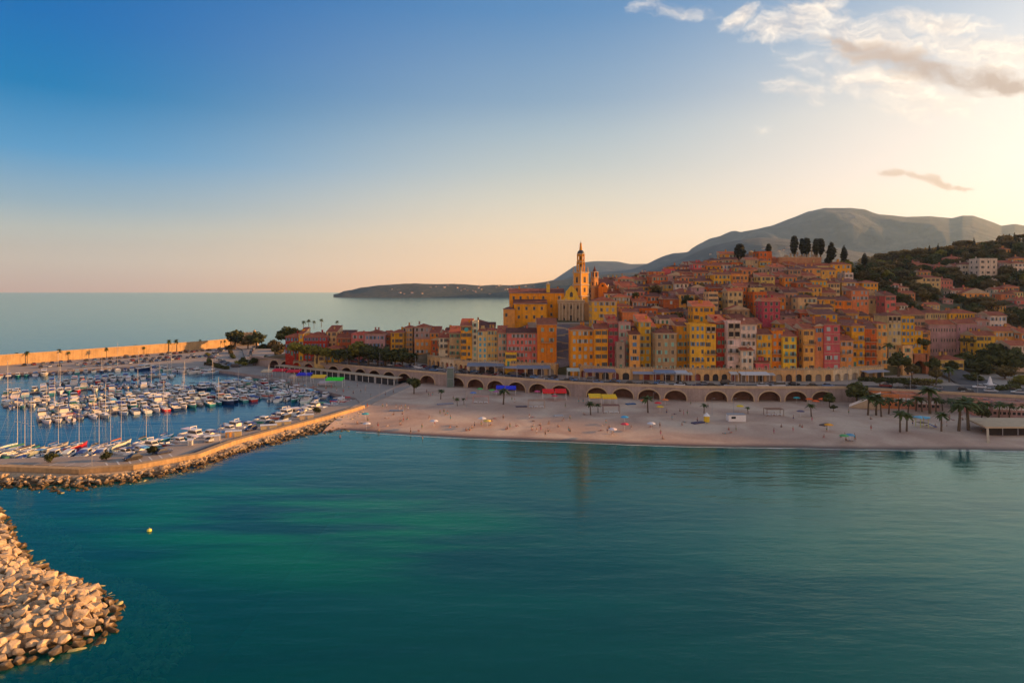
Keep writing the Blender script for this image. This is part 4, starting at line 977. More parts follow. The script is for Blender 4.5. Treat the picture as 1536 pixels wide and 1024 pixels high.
def domed_chapel():
    Y = 366; x, _, zb = at(904, Y, 447); zz = lambda py: zat(py, Y) - zb
    rt = thing('chapel', 'orange chapel front with a curved gable top behind the lemon-yellow house', 'chapel', (x, Y, zb), -.3)
    w = 4.6; pr = [(-w/2,zz(430)),(-w*.38,zz(427.5)),(-w*.25,zz(425)),(0,zz(423.5)),(w*.25,zz(425)),(w*.38,zz(427.5)),(w/2,zz(430))]
    q = MB().box(-w/2,w/2,0,8,-8,zz(430),0,False); q.poly([(a,-.002,b) for a,b in pr]); q.poly([(a,1.2,b) for a,b in pr[::-1]])
    for (a,b),(c,d_) in zip(pr, pr[1:]): q.poly([(a,-.002,b),(a,1.2,b),(c,1.2,d_),(c,-.002,d_)])
    ob('wall', q.mesh('wall', M['plaster']), rt, col=COL['orange']); ob('roof', roof_mesh('gable', w, 7, zz(430), M['tile_dark'], over=.1), rt, (0, 1.3, 0))
    ob('window', MB().lathe([(.6,0),(.6,.05)], n=12).mesh('window', M['dark']), rt, (0,-.02,zz(428.5))).rotation_euler = (math.pi/2,0,0)
domed_chapel()
# the great yellow church range west of the front
yk = sh_('great yellow parish building with brown roof beside the church front', 764,808,440,480,352,'gold',depth=13,nx=4,nz=3,sh='dark',roof='gable',tile='tile_dark',door=False,opn=0,group='church buildings',side=None)
yk2 = sh_('eastern half of the great yellow range, with a little chimney turret', 808,846,440,478,353,'gold',depth=13,nx=3,nz=3,sh='dark',roof='gable',tile='tile_dark',door=False,opn=0,group='church buildings',side=None)
ob('turret', MB().box(-.9,.9,-.9,.9,0,5.2).box(-1.1,1.1,-1.1,1.1,5.2,5.6,1).lathe([(.9,5.6),(.5,6.2),(.06,7)], n=8, m=1).mesh('turret', [M['plaster'], M['trim']]), yk2, (-1.6,1.5,zat(437,353)-zat(478,353)-1.6), col=COL['lemon'])
sh_('lower yellow range with shallow brown roof in front of the great yellow building', 771,820,456,482,343,'gold',depth=8,nx=4,nz=2,sh='dark',roof='shed',tile='tile_dark',door=False,opn=0,group='church buildings',side=None)
sh_('small peach annex with low roof at the west end of the yellow range', 755,772,464,480,340,'peach',depth=8,nx=2,nz=1,sh='dark',roof='hip',tile='tile_dark',door=False,group='church buildings',side=None)
# church steps
def steps():
    rt = thing('stairway', 'broad blue-grey ramped steps climbing to the church between tall houses', 'stairs', (24, 297, 10.4))
    n = 26; hh = 16.5/n; q = MB()
    for i in range(n): q.box(-4.9 + .02*i, 4.9 - .02*i, i*1.25, i*1.25 + 1.25, -5, (i+1)*hh)
    ob('flight', q.mesh('flight', mat('grey_steps', (.2,.19,.22), .9, .2, 1, .15, 5)), rt)
    q = MB()
    for i in range(5):
        y = 3 + i*6; s = 1 if i % 2 else -1; q.hexa([(-4.2*s,y,(i*5+1)*hh),(4.2*s,y+2.2,(i*5+3)*hh),(4.2*s,y+2.5,(i*5+3)*hh),(-4.2*s,y+.3,(i*5+1)*hh),(-4.2*s,y,(i*5+1)*hh+1.3),(4.2*s,y+2.2,(i*5+3)*hh+1.6),(4.2*s,y+2.5,(i*5+3)*hh+1.6),(-4.2*s,y+.3,(i*5+1)*hh+1.3)])
    ob('parapet', q.mesh('parapet', M['trim']), rt)
steps()
q = MB(); q.poly([(19,330,27.3),(54,330,27.3),(54,360,27.3),(8,360,27.3),(8,338,27.3)]); q.poly([(19,330,18),(54,330,18),(54,330,27.3),(19,330,27.3)]); q.poly([(8,338,18),(19,330,18),(19,330,27.3),(8,338,27.3)])
struct('church_square', q.mesh('church_square', M['concrete']))

# ------------------------------------------------------------------ cemetery hilltop
Yc = 412; xa = (1168-768)/F*Yc; xb = (1232-768)/F*Yc; zc0 = zat(399, Yc); zc1 = zat(386.5, Yc)
cw = thing('cemetery_wall', 'long weathered orange retaining wall of the cemetery on the hilltop', 'wall', ((xa+xb)/2, Yc, zc0))
ob('wall', MB().box(-(xb-xa)/2,(xb-xa)/2,0,20,-14,zc1-zc0,0,False).mesh('wall', M['plaster']), cw, col=(.42,.2,.09))
ob('coping', MB().box(-(xb-xa)/2-.2,(xb-xa)/2+.2,-.2,.5,zc1-zc0,zc1-zc0+.35).mesh('coping', M['trim']), cw)
q0 = at(1126, 420, 400)
tt = thing('round_tower', 'ruined round stone tower with an open top on the hilltop', 'tower', q0)
ob('wall', MB().lathe([(3.4,-10),(3.3,zat(386,420)-q0[2]),(2.9,zat(384,420)-q0[2])], n=16).mesh('wall', M['seawall']), tt)
q = MB(); zt_ = zat(385,420)-q0[2]
for a in range(4): q.box(1.0*math.cos(a*1.57)-.25,1.0*math.cos(a*1.57)+.25,1.0*math.sin(a*1.57)-.25,1.0*math.sin(a*1.57)+.25,zt_,zt_+2.6)
q.lathe([(1.5,zt_+2.6),(1.3,zt_+3.2),(.2,zt_+4)], n=10); ob('lantern', q.mesh('lantern', M['stone']), tt)
rngc = random.Random(8)
for k in range(10):
    px = lerp(1180, 1230, k/9) + rngc.uniform(-1.5,1.5); Yk = 420 + rngc.uniform(0,8); p = at(px, Yk, Z=zc1 + .1); hh = rngc.uniform(2.6, 6.0)
    if k % 4 == 0: rr = thing('tomb', f'pale stone mausoleum with a pointed top, {nth(k//4+1)} from the round tower on the hilltop', 'tomb', p, group='cemetery monuments'); ob('base', MB().box(-1.1,1.1,-1.1,1.1,-1,hh*.6).mesh('base', M['stone']), rr); ob('roof', MB().lathe([(1.6,hh*.6),(.9,hh*.8),(.06,hh)], n=4, rot=.785).mesh('roof', M['trim']), rr)
    else: rr = thing('grave_monument', f'slim pale grave cross monument, {nth(k+1)} along the cemetery terrace from the west', 'monument', p, group='cemetery monuments'); ob('plinth', MB().box(-.6,.6,-.6,.6,-1,.9).mesh('plinth', M['stone']), rr); ob('cross', MB().box(-.22,.22,-.2,.2,.9,hh).box(-.9,.9,-.18,.18,hh*.68,hh*.78).mesh('cross', M['stone']), rr)
cy = [(1091,397,387,6),(1109,396,366,9,1.75),(1132,386,375,6),(1153,386,366,9,1.25),(1191,381,354,10,1.3),(1203,381,358,9,1.0),(1210,382,357,9,1.15),(1224,382,358,8,1.1),(1231,382,358,8,1.2),(1247,390,363,8,1.35),(1266,391,369,6,1.0),(1297,398,379,5,1.2),(1241,398,386,5,1.8)]
lb = ['small cypress at the west end of the hilltop','broad dark cypress standing alone west of the round tower','little cypress leaning on the round tower','slim cypress above the skyline cream house','tallest cypress of the cemetery group','cypress just east of the tallest cemetery one','full cypress in the middle of the cemetery group','blocky clipped cypress, western of the flat-topped pair','blocky clipped cypress, eastern of the flat-topped pair','ragged cypress at the east end of the cemetery wall','slim pointed cypress above the mustard yellow house','dark cypress at the start of the wooded bank','squat dark cypress bush under the cemetery wall end']
for k, c_ in enumerate(cy):
    px, pb, pt = c_[:3]; Yk = 418 if px < 1250 else 414; p = at(px, Yk, pb); hh = (pb-pt)/F*Yk
    kc = 'cypress' if k in (0, 2, 9, 10, 11) else 'column'; wd = 1.22*[1.7,1.35,1.3,1.0,1.0,.9,1.15,1.05,1.1,1.7,1.5,1.6,1.6][k]
    tree(kc, p[0], p[1], p[2]-.6, hh+.6, lb[k], 'cypresses on the hilltop', wd)

# ------------------------------------------------------------------ arcaded sea wall
BAY = 10.0; AH = ZR - ZB; 
def bay_mesh(L_=BAY):
    q = MB(); ow = 4.0; sp = .9; rise = 3.0; n = 14
    arc = [(-ow, 0), (-ow, sp)] + [(-ow*math.cos(math.pi*i/n), sp + rise*math.sin(math.pi*i/n)) for i in range(1, n)] + [(ow, sp), (ow, 0)]
    x0, x1 = -L_/2, L_/2
    # front face in strips between the arch and the top
    q.poly([(x0,0,-1.5),(-ow,0,-1.5),(-ow,0,0),(-ow,0,sp),(-ow,0,AH),(x0,0,AH)]); q.poly([(ow,0,-1.5),(x1,0,-1.5),(x1,0,AH),(ow,0,AH),(ow,0,sp),(ow,0,0)])
    top = [p for p in arc if p[1] >= sp]
    for a, b in zip(top, top[1:]): q.poly([(a[0],0,a[1]),(b[0],0,b[1]),(b[0],0,AH),(a[0],0,AH)])
    # vault, back wall, floor
    for a, b in zip(arc, arc[1:]): q.poly([(a[0],0,a[1]),(a[0],4.5,a[1]),(b[0],4.5,b[1]),(b[0],0,b[1])], 1)
    q.poly([(a,4.5,b) for a, b in arc], 2)
    return q.mesh('arch', [M['seawall'], M['brick'], M['brick']])
def ring_mesh():
    q = MB(); ow = 4.0; sp = .9; rise = 3.0; n = 14
    inn = [(-ow, 0)] + [(-ow*math.cos(math.pi*i/n), sp + rise*math.sin(math.pi*i/n)) for i in range(0, n+1)] + [(ow, 0)]
    out = [(-ow-.45, 0)] + [(-(ow+.45)*math.cos(math.pi*i/n), sp + (rise+.45)*math.sin(math.pi*i/n)) for i in range(0, n+1)] + [(ow+.45, 0)]
    for i in range(len(inn)-1):
        a, b, c, d_ = inn[i], inn[i+1], out[i+1], out[i]
        q.poly([(a[0],-.12,a[1]),(b[0],-.12,b[1]),(c[0],-.12,c[1]),(d_[0],-.12,d_[1])]); q.poly([(d_[0],-.12,d_[1]),(c[0],-.12,c[1]),(c[0],0,c[1]),(d_[0],0,d_[1])]); q.poly([(a[0],0,a[1]),(b[0],0,b[1]),(b[0],-.12,b[1]),(a[0],-.12,a[1])])
    return q.mesh('arch_ring', M['trim'])
BM_, RM_ = bay_mesh(), ring_mesh()
sw = thing('sea_wall', 'long pinkish stone sea wall with a row of arches behind the beach', 'sea wall', (-44, 303, ZB))
def w2l(x, y, z): return (x + 44, y - 303, z - ZB)
par = MB(); plain = MB()
def seg(a, b, z0a, z1a, arches=True):
    A_, B_ = Vector(a), Vector(b); L_ = (B_-A_).length; t = (B_-A_)/L_; rz = math.atan2(t.y, t.x); n_ = Vector((-t.y, t.x))
    k = int(L_ // BAY) if arches else 0
    used = k * BAY; s0 = (L_ - used) / 2
    for i in range(k):
        p = A_ + t * (s0 + BAY*(i+.5)); o = ob('arch', BM_, sw, w2l(p.x, p.y, ZB), rz); ob('arch_ring', RM_, o)
    for u0, u1 in (((0, s0), (L_ - s0, L_)) if k else ((0, L_),)):
        p, r = A_ + t*u0, A_ + t*u1; plain.poly([w2l(p.x,p.y,ZB-1.5), w2l(r.x,r.y,ZB-1.5), w2l(r.x,r.y,ZR), w2l(p.x,p.y,ZR)])
    def P3(u, v_, z): p = A_ + t*u + n_*v_; return w2l(p.x, p.y, z)
    za, zb = z0a, z1a
    par.hexa([P3(0,-.22,za),P3(L_,-.22,zb),P3(L_,.35,zb),P3(0,.35,za),P3(0,-.22,za+.22),P3(L_,-.22,zb+.22),P3(L_,.35,zb+.22),P3(0,.35,za+.22)])
    par.hexa([P3(0,0,za+.22),P3(L_,0,zb+.22),P3(L_,.28,zb+.22),P3(0,.28,za+.22),P3(0,0,za+.95),P3(L_,0,zb+.95),P3(L_,.28,zb+.95),P3(0,.28,za+.95)])
zz_ = {(-136,370): 5.2}
for a, b in zip(WALL, WALL[1:]): seg(a, b, roadz(a[0]), roadz(b[0]), b[0] <= 126 and a[0] >= -137)
ob('wall', plain.mesh('wall', M['seawall']), sw); ob('parapet', par.mesh('parapet', M['trim']), sw)

# ------------------------------------------------------------------ shops under the houses
def shop_mesh(n, bay=3.5, h=4.6, d=6):
    q = MB(); ow = 1.15; sp = 1.9; rise = 1.0; m = 8
    for k in range(n):
        cx = (k - (n-1)/2) * bay; x0, x1 = cx-bay/2, cx+bay/2
        q.poly([(x0,0,-3),(cx-ow,0,-3),(cx-ow,0,h),(x0,0,h)]); q.poly([(cx+ow,0,-3),(x1,0,-3),(x1,0,h),(cx+ow,0,h)])
        arc = [(cx-ow*math.cos(math.pi*i/m), sp+rise*math.sin(math.pi*i/m)) for i in range(m+1)]
        for a, b in zip(arc, arc[1:]): q.poly([(a[0],0,a[1]),(b[0],0,b[1]),(b[0],0,h),(a[0],0,h)]); q.poly([(a[0],0,a[1]),(a[0],.7,a[1]),(b[0],.7,b[1]),(b[0],0,b[1])])
        q.poly([(cx-ow,0,0),(cx-ow,.7,0),(cx-ow,.7,sp),(cx-ow,0,sp)]); q.poly([(cx+ow,0,sp),(cx+ow,.7,sp),(cx+ow,.7,0),(cx+ow,0,0)])
    W = n*bay/2
    q.poly([(-W,0,h),(W,0,h),(W,d,h),(-W,d,h)]); q.poly([(-W,d,-3),(-W,0,-3),(-W,0,h),(-W,d,h)]); q.poly([(W,0,-3),(W,d,-3),(W,d,h),(W,0,h)])
    return q.mesh('wall', M['plaster'])
_q = MB().poly([(-1.15,.68,0),(1.15,.68,0),(1.15,.68,1.9),(.8,.68,2.6),(0,.68,2.9),(-.8,.68,2.6),(-1.15,.68,1.9)]); SDOOR = _q.mesh('shop_door', M['paint'])
rs = random.Random(3); shop_cols = [(.62,.4,.18),(.6,.36,.14),(.66,.5,.3),(.58,.33,.13)]
SWM = {n: shop_mesh(n) for n in (3, 4)}
runs = [(-43,336,-21,305),(-19.5,303,18,291),(37,279,74,274.2),(75,274,107,272.2),(107.2,272.1,131.5,273),(132,273.1,160,285)]
sid = 0
for (xa,ya,xb,yb) in [(-42,331,-20,303.3),(-20,303,19,291),(29,286,37,279.5),(37,279,74.5,274),(74.5,274,107,272),(107,272,131.6,273),(131.6,273,159,285)]:
    L_ = math.hypot(xb-xa, yb-ya); n = max(1, int(L_ / 10.5)); rz = math.atan2(yb-ya, xb-xa)
    for i in range(n):
        bays = 3; px_, py_ = lerp(xa, xb, (i+.5)/n), lerp(ya, yb, (i+.5)/n); sid += 1; scx = (L_/n) / 10.5
        cN = rs.choice(shop_cols)
        rt = thing('shop', f'low cream-orange arcaded shop with three arched doors, {nth(sid)} in the row from the marina', 'shop', (px_, py_, ZR), rz, 'arcaded shops along the road', (scx,1,1))
        ob('wall', SWM[3], rt, col=cN)
        for k in range(3): ob('door', SDOOR, rt, ((k-1)*3.5, 0, 0), col=rs.choice([(.2,.03,.02),(.06,.03,.03),(.02,.02,.02),(.25,.05,.03),(.3,.25,.2)]))
        q = MB(); q.box(-5.25,5.25,-.1,.15,4.6,4.75)
        for k in range(13):
            x = -5.1 + k*.85; q.box(x-.12,x+.12,-.05,.1,4.75,5.4)
        q.box(-5.25,5.25,-.08,.13,5.4,5.5); ob('balustrade', q.mesh('balustrade', M['trim']), rt)
        if sid in (5, 9, 13, 17, 10): awning(rt, 0, 3.5, 9.5, rs.choice([(.5,.5,.48),(.3,.33,.42),(.45,.42,.4)]), 3.2)
# restaurant terraces with long grey awnings (px0, px1, y top, y base)
def canopy(label, px0, px1, pyb, z0, ztop, dpt, col, name='awning_tent', cat='awning', legs=3, Zg=None, drop=.7, Y=None, grp='awnings along the shops'):
    Y = Y or dist(pyb, Zg if Zg is not None else ZR); x0, x1 = (px0-768)/F*Y, (px1-768)/F*Y; w = x1-x0
    z = Zg if Zg is not None else ZR
    rt = thing(name, label, cat, ((x0+x1)/2, Y, z), 0, grp)
    q = MB(); q.hexa([(-w/2,0,ztop-drop),(w/2,0,ztop-drop),(w/2,dpt,ztop),(-w/2,dpt,ztop),(-w/2,0,ztop-drop+.08),(w/2,0,ztop-drop+.08),(w/2,dpt,ztop+.08),(-w/2,dpt,ztop+.08)])
    n = max(2, int(w/.8))
    for k in range(n): q.box(-w/2+w*k/n+.04, -w/2+w*(k+1)/n-.04, -.03, 0, ztop-drop-.32, ztop-drop+.08)
    ob('canopy', q.mesh('canopy', M['cloth']), rt, col=col)
    for k in range(legs):
        for yy in (.1, dpt-.1): ob('post', MB().tube((0,0,0),(0,0,ztop-drop if yy < 1 else ztop), .06).mesh('post', M['white']), rt, (-w/2+.15+(w-.3)*k/(legs-1), yy, 0))
    return rt
canopy('long slate-grey restaurant awning in front of the cream and straw houses', 700,756,562,0,4.6,6.5,(.2,.23,.3),legs=5)
canopy('long slate-grey restaurant awning below the big pink house', 775,826,566,0,4.6,5.5,(.2,.22,.28),legs=5)
canopy('pale mint cafe awning beside the church steps', 851,870,569,0,4.3,4,(.42,.48,.42))
canopy('long purple-grey awning below the large golden house', 877,924,571,0,4.4,4.5,(.2,.18,.26),legs=4)
canopy('blue-grey awning below the brown-grey block', 983,1014,573,0,4.4,4.5,(.2,.26,.38))
canopy('white awning joined to the blue-grey one', 1014.5,1033,573,0,4.3,4.4,(.5,.53,.57))
canopy('long white awning below the bright orange house', 1112,1155,574,0,4.0,4.0,(.6,.6,.6),legs=5)
canopy('small white awning west of the long white one', 1096,1108,573,0,4.0,3.2,(.5,.5,.48))
canopy('long beige awning at the east end of the shop row', 1262,1326,567,0,4.0,4.2,(.5,.43,.33),legs=6,drop=.6)
# ------------------------------------------------------------------ boats
def hull_rings(L_, B_, s0, s1, n=10, k=0.0, fine=2.2):
    out = []
    for i in range(n + 1):
        t = i / n; b = B_/2 * (1 - .12*(1-t)**2) * max(.03, 1 - max(0, (t-.35)/.65) ** fine); s = lerp(s0, s1, t*t); x = (t - .5) * L_ * (1 + .03*t)
        kz = -.35 + .5 * max(0, t-.7)
        out.append([(x + .12*(t>.9), -b, s), (x, -b*.96, s*.55), (x - .2*t, -b*.78, .0), (x - .4*t, 0, kz), (x - .2*t, b*.78, .0), (x, b*.96, s*.55), (x + .12*(t>.9), b, s)])
    return out
def boat_proto(kind):
    nm = 'sailboat' if kind in ('sail', 'ketch') else 'dinghy' if kind == 'dinghy' else 'motorboat'
    rt = thing(nm, 'boat', nm)
    L_, B_ = {'cabin': (7.2, 2.7), 'open': (6.0, 2.3), 'dinghy': (4.8, 2.0), 'sail': (8.5, 2.7), 'ketch': (10.5, 3.2), 'cruiser': (10, 3.4)}[kind]
    s0, s1 = {'cabin': (.75, 1.2), 'open': (.6, .95), 'dinghy': (.5, .75), 'sail': (.8, 1.15), 'ketch': (.95, 1.35), 'cruiser': (1.0, 1.6)}[kind]
    rg = hull_rings(L_, B_, s0, s1); hl = ob('hull', MB().loft(rg).mesh('hull', M['gel']), rt, col=(.7,.68,.64))
    q = MB(); e = []
    for r in rg: e.append((r[0], r[6]))
    for a, b in zip(e, e[1:]):
        q.poly([(a[0][0], a[0][1]*.9, a[0][2]+.02), (b[0][0], b[0][1]*.9, b[0][2]+.02), (b[1][0], b[1][1]*.9, b[1][2]+.02), (a[1][0], a[1][1]*.9, a[1][2]+.02)])
    ob('deck', q.mesh('deck', M['white'] if kind != 'ketch' else M['wood']), rt)
    # cockpit well with benches
    cx0, cx1 = -L_*.46, -L_*.12; bw = B_*.36; zt = s0 + .03
    q = MB().poly([(cx0,-bw,zt),(cx1,-bw,zt),(cx1,bw,zt),(cx0,bw,zt)]).box(cx0,cx1,-bw-.08,-bw,zt-.02,zt+.18,1).box(cx0,cx1,bw,bw+.08,zt-.02,zt+.18,1).box(cx0,cx0+.1,-bw,bw,zt-.02,zt+.2,1).box(cx0+.15,cx0+.6,-bw*.85,bw*.85,zt+.005,zt+.16,1)
    ob('cockpit', q.mesh('cockpit', [M['wood'], M['white']]), rt)
    if kind in ('cabin', 'cruiser'):
        z = s0 + .04; x0, x1 = -L_*.14, L_*.24; w0, w1, hh = B_*.36, B_*.3, 1.15 if kind == 'cabin' else 1.5
        q = MB(); q.hexa([(x0,-w0,z),(x1,-w0*.8,z),(x1,w0*.8,z),(x0,w0,z),(x0+.1,-w1,z+hh),(x1-.9,-w1*.85,z+hh),(x1-.9,w1*.85,z+hh),(x0+.1,w1,z+hh)]); q.box(x0-.3,x1-.8,-w1-.1,w1+.1,z+hh,z+hh+.08)
        q.hexa([(x1-.1,-w0*.75,z),(L_*.38,-.35,z),(L_*.38,.35,z),(x1-.1,w0*.75,z),(x1-.1,-w0*.6,z+.4),(L_*.36,-.25,z+.2),(L_*.36,.25,z+.2),(x1-.1,w0*.6,z+.4)])
        cb = ob('cabin', q.mesh('cabin', M['gel']), rt, col=(.74,.72,.68))
        q = MB()
        for s in (-1, 1): q.poly([(x0+.3, s*(w0-.02), z+hh*.42), (x1-.35, s*(w0*.8+.01), z+hh*.42), (x1-.85, s*(w1*.87+.03), z+hh*.86), (x0+.3, s*(w1+.04), z+hh*.86)])
        q.poly([(x1-.32,-w0*.7,z+hh*.42),(x1-.32,w0*.7,z+hh*.42),(x1-.75,w1*.75,z+hh*.88),(x1-.75,-w1*.75,z+hh*.88)])
        ob('windscreen', q.mesh('windscreen', M['glass']), cb)
        if kind == 'cruiser': ob('canopy', MB().box(-L_*.4, x0-.1, -w0, w0, z+hh+.0, z+hh+.09).mesh('canopy', M['cloth']), rt, col=(.05,.09,.2)); ob('radar_arch', MB().box(-.5,-.3,-w1,w1,z+hh+.7,z+hh+.85).box(-.5,-.3,-w1,-w1+.1,z+hh,z+hh+.7).box(-.5,-.3,w1-.1,w1,z+hh,z+hh+.7).mesh('radar_arch', M['white']), rt)
        else: ob('canopy', MB().hexa([(cx0+.2,-bw,z+.7),(x0,-bw,z+.95),(x0,bw,z+.95),(cx0+.2,bw,z+.7),(cx0+.3,-bw*.7,z+.95),(x0,-bw*.8,z+1.25),(x0,bw*.8,z+1.25),(cx0+.3,bw*.7,z+.95)]).mesh('canopy', M['cloth']), rt, col=(.05,.09,.2))
    elif kind == 'open':
        z = s0 + .04; ob('windscreen', MB().hexa([(.1,-.8,z),(.2,-.8,z),(.2,.8,z),(.1,.8,z),(-.2,-.7,z+.6),(-.15,-.7,z+.6),(-.15,.7,z+.6),(-.2,.7,z+.6)]).mesh('windscreen', M['glass']), rt)
        ob('console', MB().box(-.3,.1,-.5,.5,z,z+.55).mesh('console', M['white']), rt)
        ob('canopy', MB().box(-2.2,-.1,-1,1,z+1.45,z+1.52).tube((-2.1,-.95,z),(-2.1,-.95,z+1.45),.03).tube((-2.1,.95,z),(-2.1,.95,z+1.45),.03).tube((-.2,-.95,z),(-.2,-.95,z+1.45),.03).tube((-.2,.95,z),(-.2,.95,z+1.45),.03).mesh('canopy', M['cloth']), rt, col=(.05,.09,.2))
        ob('outboard_motor', MB().box(-3.4,-3.0,-.2,.2,.3,1.1).box(-3.3,-3.1,-.08,.08,-.4,.3).mesh('outboard_motor', M['rubber']), rt)
    elif kind == 'dinghy':
        ob('seat', MB().box(-.6,-.2,-.85,.85,.62,.72).box(.7,1.0,-.6,.6,.66,.76).mesh('seat', M['wood']), rt)
        ob('canopy', MB().hexa([(-1.9,-.9,.58),(1.6,-.6,.72),(1.6,.6,.72),(-1.9,.9,.58),(-1.8,-.3,1.0),(1.3,-.2,1.1),(1.3,.2,1.1),(-1.8,.3,1.0)]).mesh('canopy', M['cloth']), rt, col=(.05,.09,.2))
        ob('outboard_motor', MB().box(-2.75,-2.4,-.16,.16,.3,.95).box(-2.65,-2.5,-.06,.06,-.4,.3).mesh('outboard_motor', M['rubber']), rt)
    else:
        z = s0 + .04; k = L_ / 8.5
        q = MB().hexa([(-.9*k,-.95*k,z),(2.2*k,-.6*k,z+.1),(2.2*k,.6*k,z+.1),(-.9*k,.95*k,z),(-.8*k,-.75*k,z+.5),(1.7*k,-.4*k,z+.42),(1.7*k,.4*k,z+.42),(-.8*k,.75*k,z+.5)])
        cb = ob('cabin', q.mesh('cabin', M['gel']), rt, col=(.74,.72,.68))
        ob('window', MB().poly([(-.6*k,-.93*k,z+.2),(1.4*k,-.66*k,z+.2),(1.3*k,-.58*k,z+.4),(-.6*k,-.84*k,z+.4)]).poly([(-.6*k,.93*k,z+.2),(1.4*k,.66*k,z+.2),(1.3*k,.58*k,z+.4),(-.6*k,.84*k,z+.4)]).mesh('window', M['glass']), cb)
        mh = 11.5 if kind == 'sail' else 15.5; mx = .9*k
        q = MB().tube((mx,0,z),(mx,0,mh),.085,.05,8).box(mx-.05,mx+.05,-.8*k,.8*k,mh*.5,mh*.5+.07).box(mx-.05,mx+.05,-.55*k,.55*k,mh*.75,mh*.75+.07)
        ob('mast', q.mesh('mast', M['mast']), rt)
        q = MB(); e0 = L_*.52
        for a, b in (((e0,0,s1),(mx,0,mh)), ((-L_*.49,0,s0),(mx,0,mh)), ((mx,-B_*.45,s0),(mx,-.8*k,mh*.5)), ((mx,-.8*k,mh*.5),(mx,0,mh*.98)), ((mx,B_*.45,s0),(mx,.8*k,mh*.5)), ((mx,.8*k,mh*.5),(mx,0,mh*.98))): q.tube(a, b, .018, .018, 3, caps=False)
        ob('rigging', q.mesh('rigging', M['metal']), rt)
        ob('boom', MB().tube((mx,0,z+1.25),(mx-3.6*k,0,z+1.2),.07).mesh('boom', M['mast']), rt)
        ob('sail_cover', MB().lathe([(.1,0),(.26,.5),(.2,2.6*k),(.1,3.4*k)], n=8).mesh('sail_cover', M['cloth']), rt, (mx,0,z+1.45), col=(.05,.09,.2)).rotation_euler = (0, -math.pi/2, 0)
    return Proto(rt)
BP = {k: boat_proto(k) for k in ('cabin', 'open', 'dinghy', 'sail', 'ketch', 'cruiser')}
BN = dict(cabin='cabin motorboat', open='open motorboat', dinghy='small covered boat', sail='sloop', ketch='long sailing yacht', cruiser='large motor cruiser')
HC = [('white',(.72,.7,.66))]*8 + [('cream',(.66,.58,.42)),('navy',(.03,.05,.12)),('red',(.5,.03,.02)),('pale blue',(.3,.45,.55)),('grey',(.4,.4,.4)),('teal',(.05,.28,.25))]
CC = [('blue',(.03,.08,.26))]*4 + [('dark',(.03,.035,.05))]*2 + [('cream',(.6,.52,.38)),('white',(.7,.68,.64)),('white',(.7,.68,.64)),('green',(.03,.16,.1)),('rust',(.4,.1,.04)),('sky blue',(.1,.35,.6))]
rb = random.Random(21); nb = 0
def boat(kind, x, y, rz, where, sc=1.0, hc=None, cc=None, grp='boats moored in the marina'):
    global nb; nb += 1
    hn, h_ = hc or rb.choice(HC); cn, c_ = cc or rb.choice(CC)
    f_ = lambda c: tuple(v * rb.uniform(.88, 1.08) for v in c)
    lab = f"{hn} {BN[kind]}, {cn} cover, {where}"
    BP[kind].put((x, y, 0), rz, lab, grp, sc, dict(hull=f_(h_), canopy=f_(c_), sail_cover=f_(c_)))
def pontoon(label, a, b, w=2.2, rowname='pontoon', near=True, far=True, psail=.1, kinds=None, gap=(2.85, 3.3), big=1.0, endgap=2.0, skip=.03):
    A_, B_ = Vector(a), Vector(b); L_ = (B_-A_).length; t = (B_-A_)/L_; n_ = Vector((-t.y, t.x)); rz = math.atan2(t.y, t.x)
    rt = thing('pontoon', label, 'pontoon', (*a, 0), rz, 'floating pontoons')
    ob('deck', MB().box(0, L_, -w/2, w/2, .1, .62).mesh('deck', M['concrete']), rt)
    for k in range(int(L_ / 14) + 1): ob('pile', MB().tube((0,0,-5),(0,0,2.2),.22,.22,8).mesh('pile', M['metal']), rt, (2 + k*14, (w/2+.3) * (1 if k % 2 else -1), 0))
    for side, on in ((-1, near), (1, far)):
        if not on: continue
        u = endgap; i = 0
        while u < L_ - 1:
            if rb.random() > skip:
                i += 1; kind = rb.choices(['cabin','open','dinghy','cruiser','sail','ketch'], [4,2.4,1.8,.5,10*psail,2*psail])[0]
                s = rb.uniform(.95, 1.2) * big * (.92 if kind in ('sail','ketch') else 1)
                half = {'cabin':3.6,'open':3,'dinghy':2.4,'cruiser':5,'sail':4.2,'ketch':5.2}[kind] * s
                p = A_ + t * u + n_ * (side * (w/2 + .5 + half))
                boat(kind, p.x, p.y, rz + side * math.pi/2 + (math.pi if rb.random() < .45 else 0) + rb.uniform(-.05, .05), f"{nth(i)} on {'jetty' if side < 0 else 'pier'} side of {rowname}", s)
            u += rb.uniform(*gap) * (1.15 if rb.random() < .1 else 1)
pontoon('outermost floating pontoon, closest to the pier wall', (-218,312), (-172,341), rowname='outermost pontoon', psail=.05)
pontoon('second floating pontoon from the pier wall', (-212,277), (-160,311), rowname='second pontoon', psail=.06)
pontoon('third floating pontoon, reaching the inner promenade', (-190,249), (-118,317), rowname='third pontoon', psail=.06)
pontoon('long inner pontoon running up to the coloured awnings', (-158,222), (-86,289), rowname='inner pontoon', psail=.07)
pontoon('short slanted finger pontoon in the middle of the basin', (-147,276), (-124,262), rowname='slanted pontoon', psail=.05, gap=(3.2,4.0))
pontoon('small finger pontoon near the corner of the promenade', (-97,268), (-75,268), rowname='corner pontoon', psail=.02, gap=(2.8,3.3), big=.85)
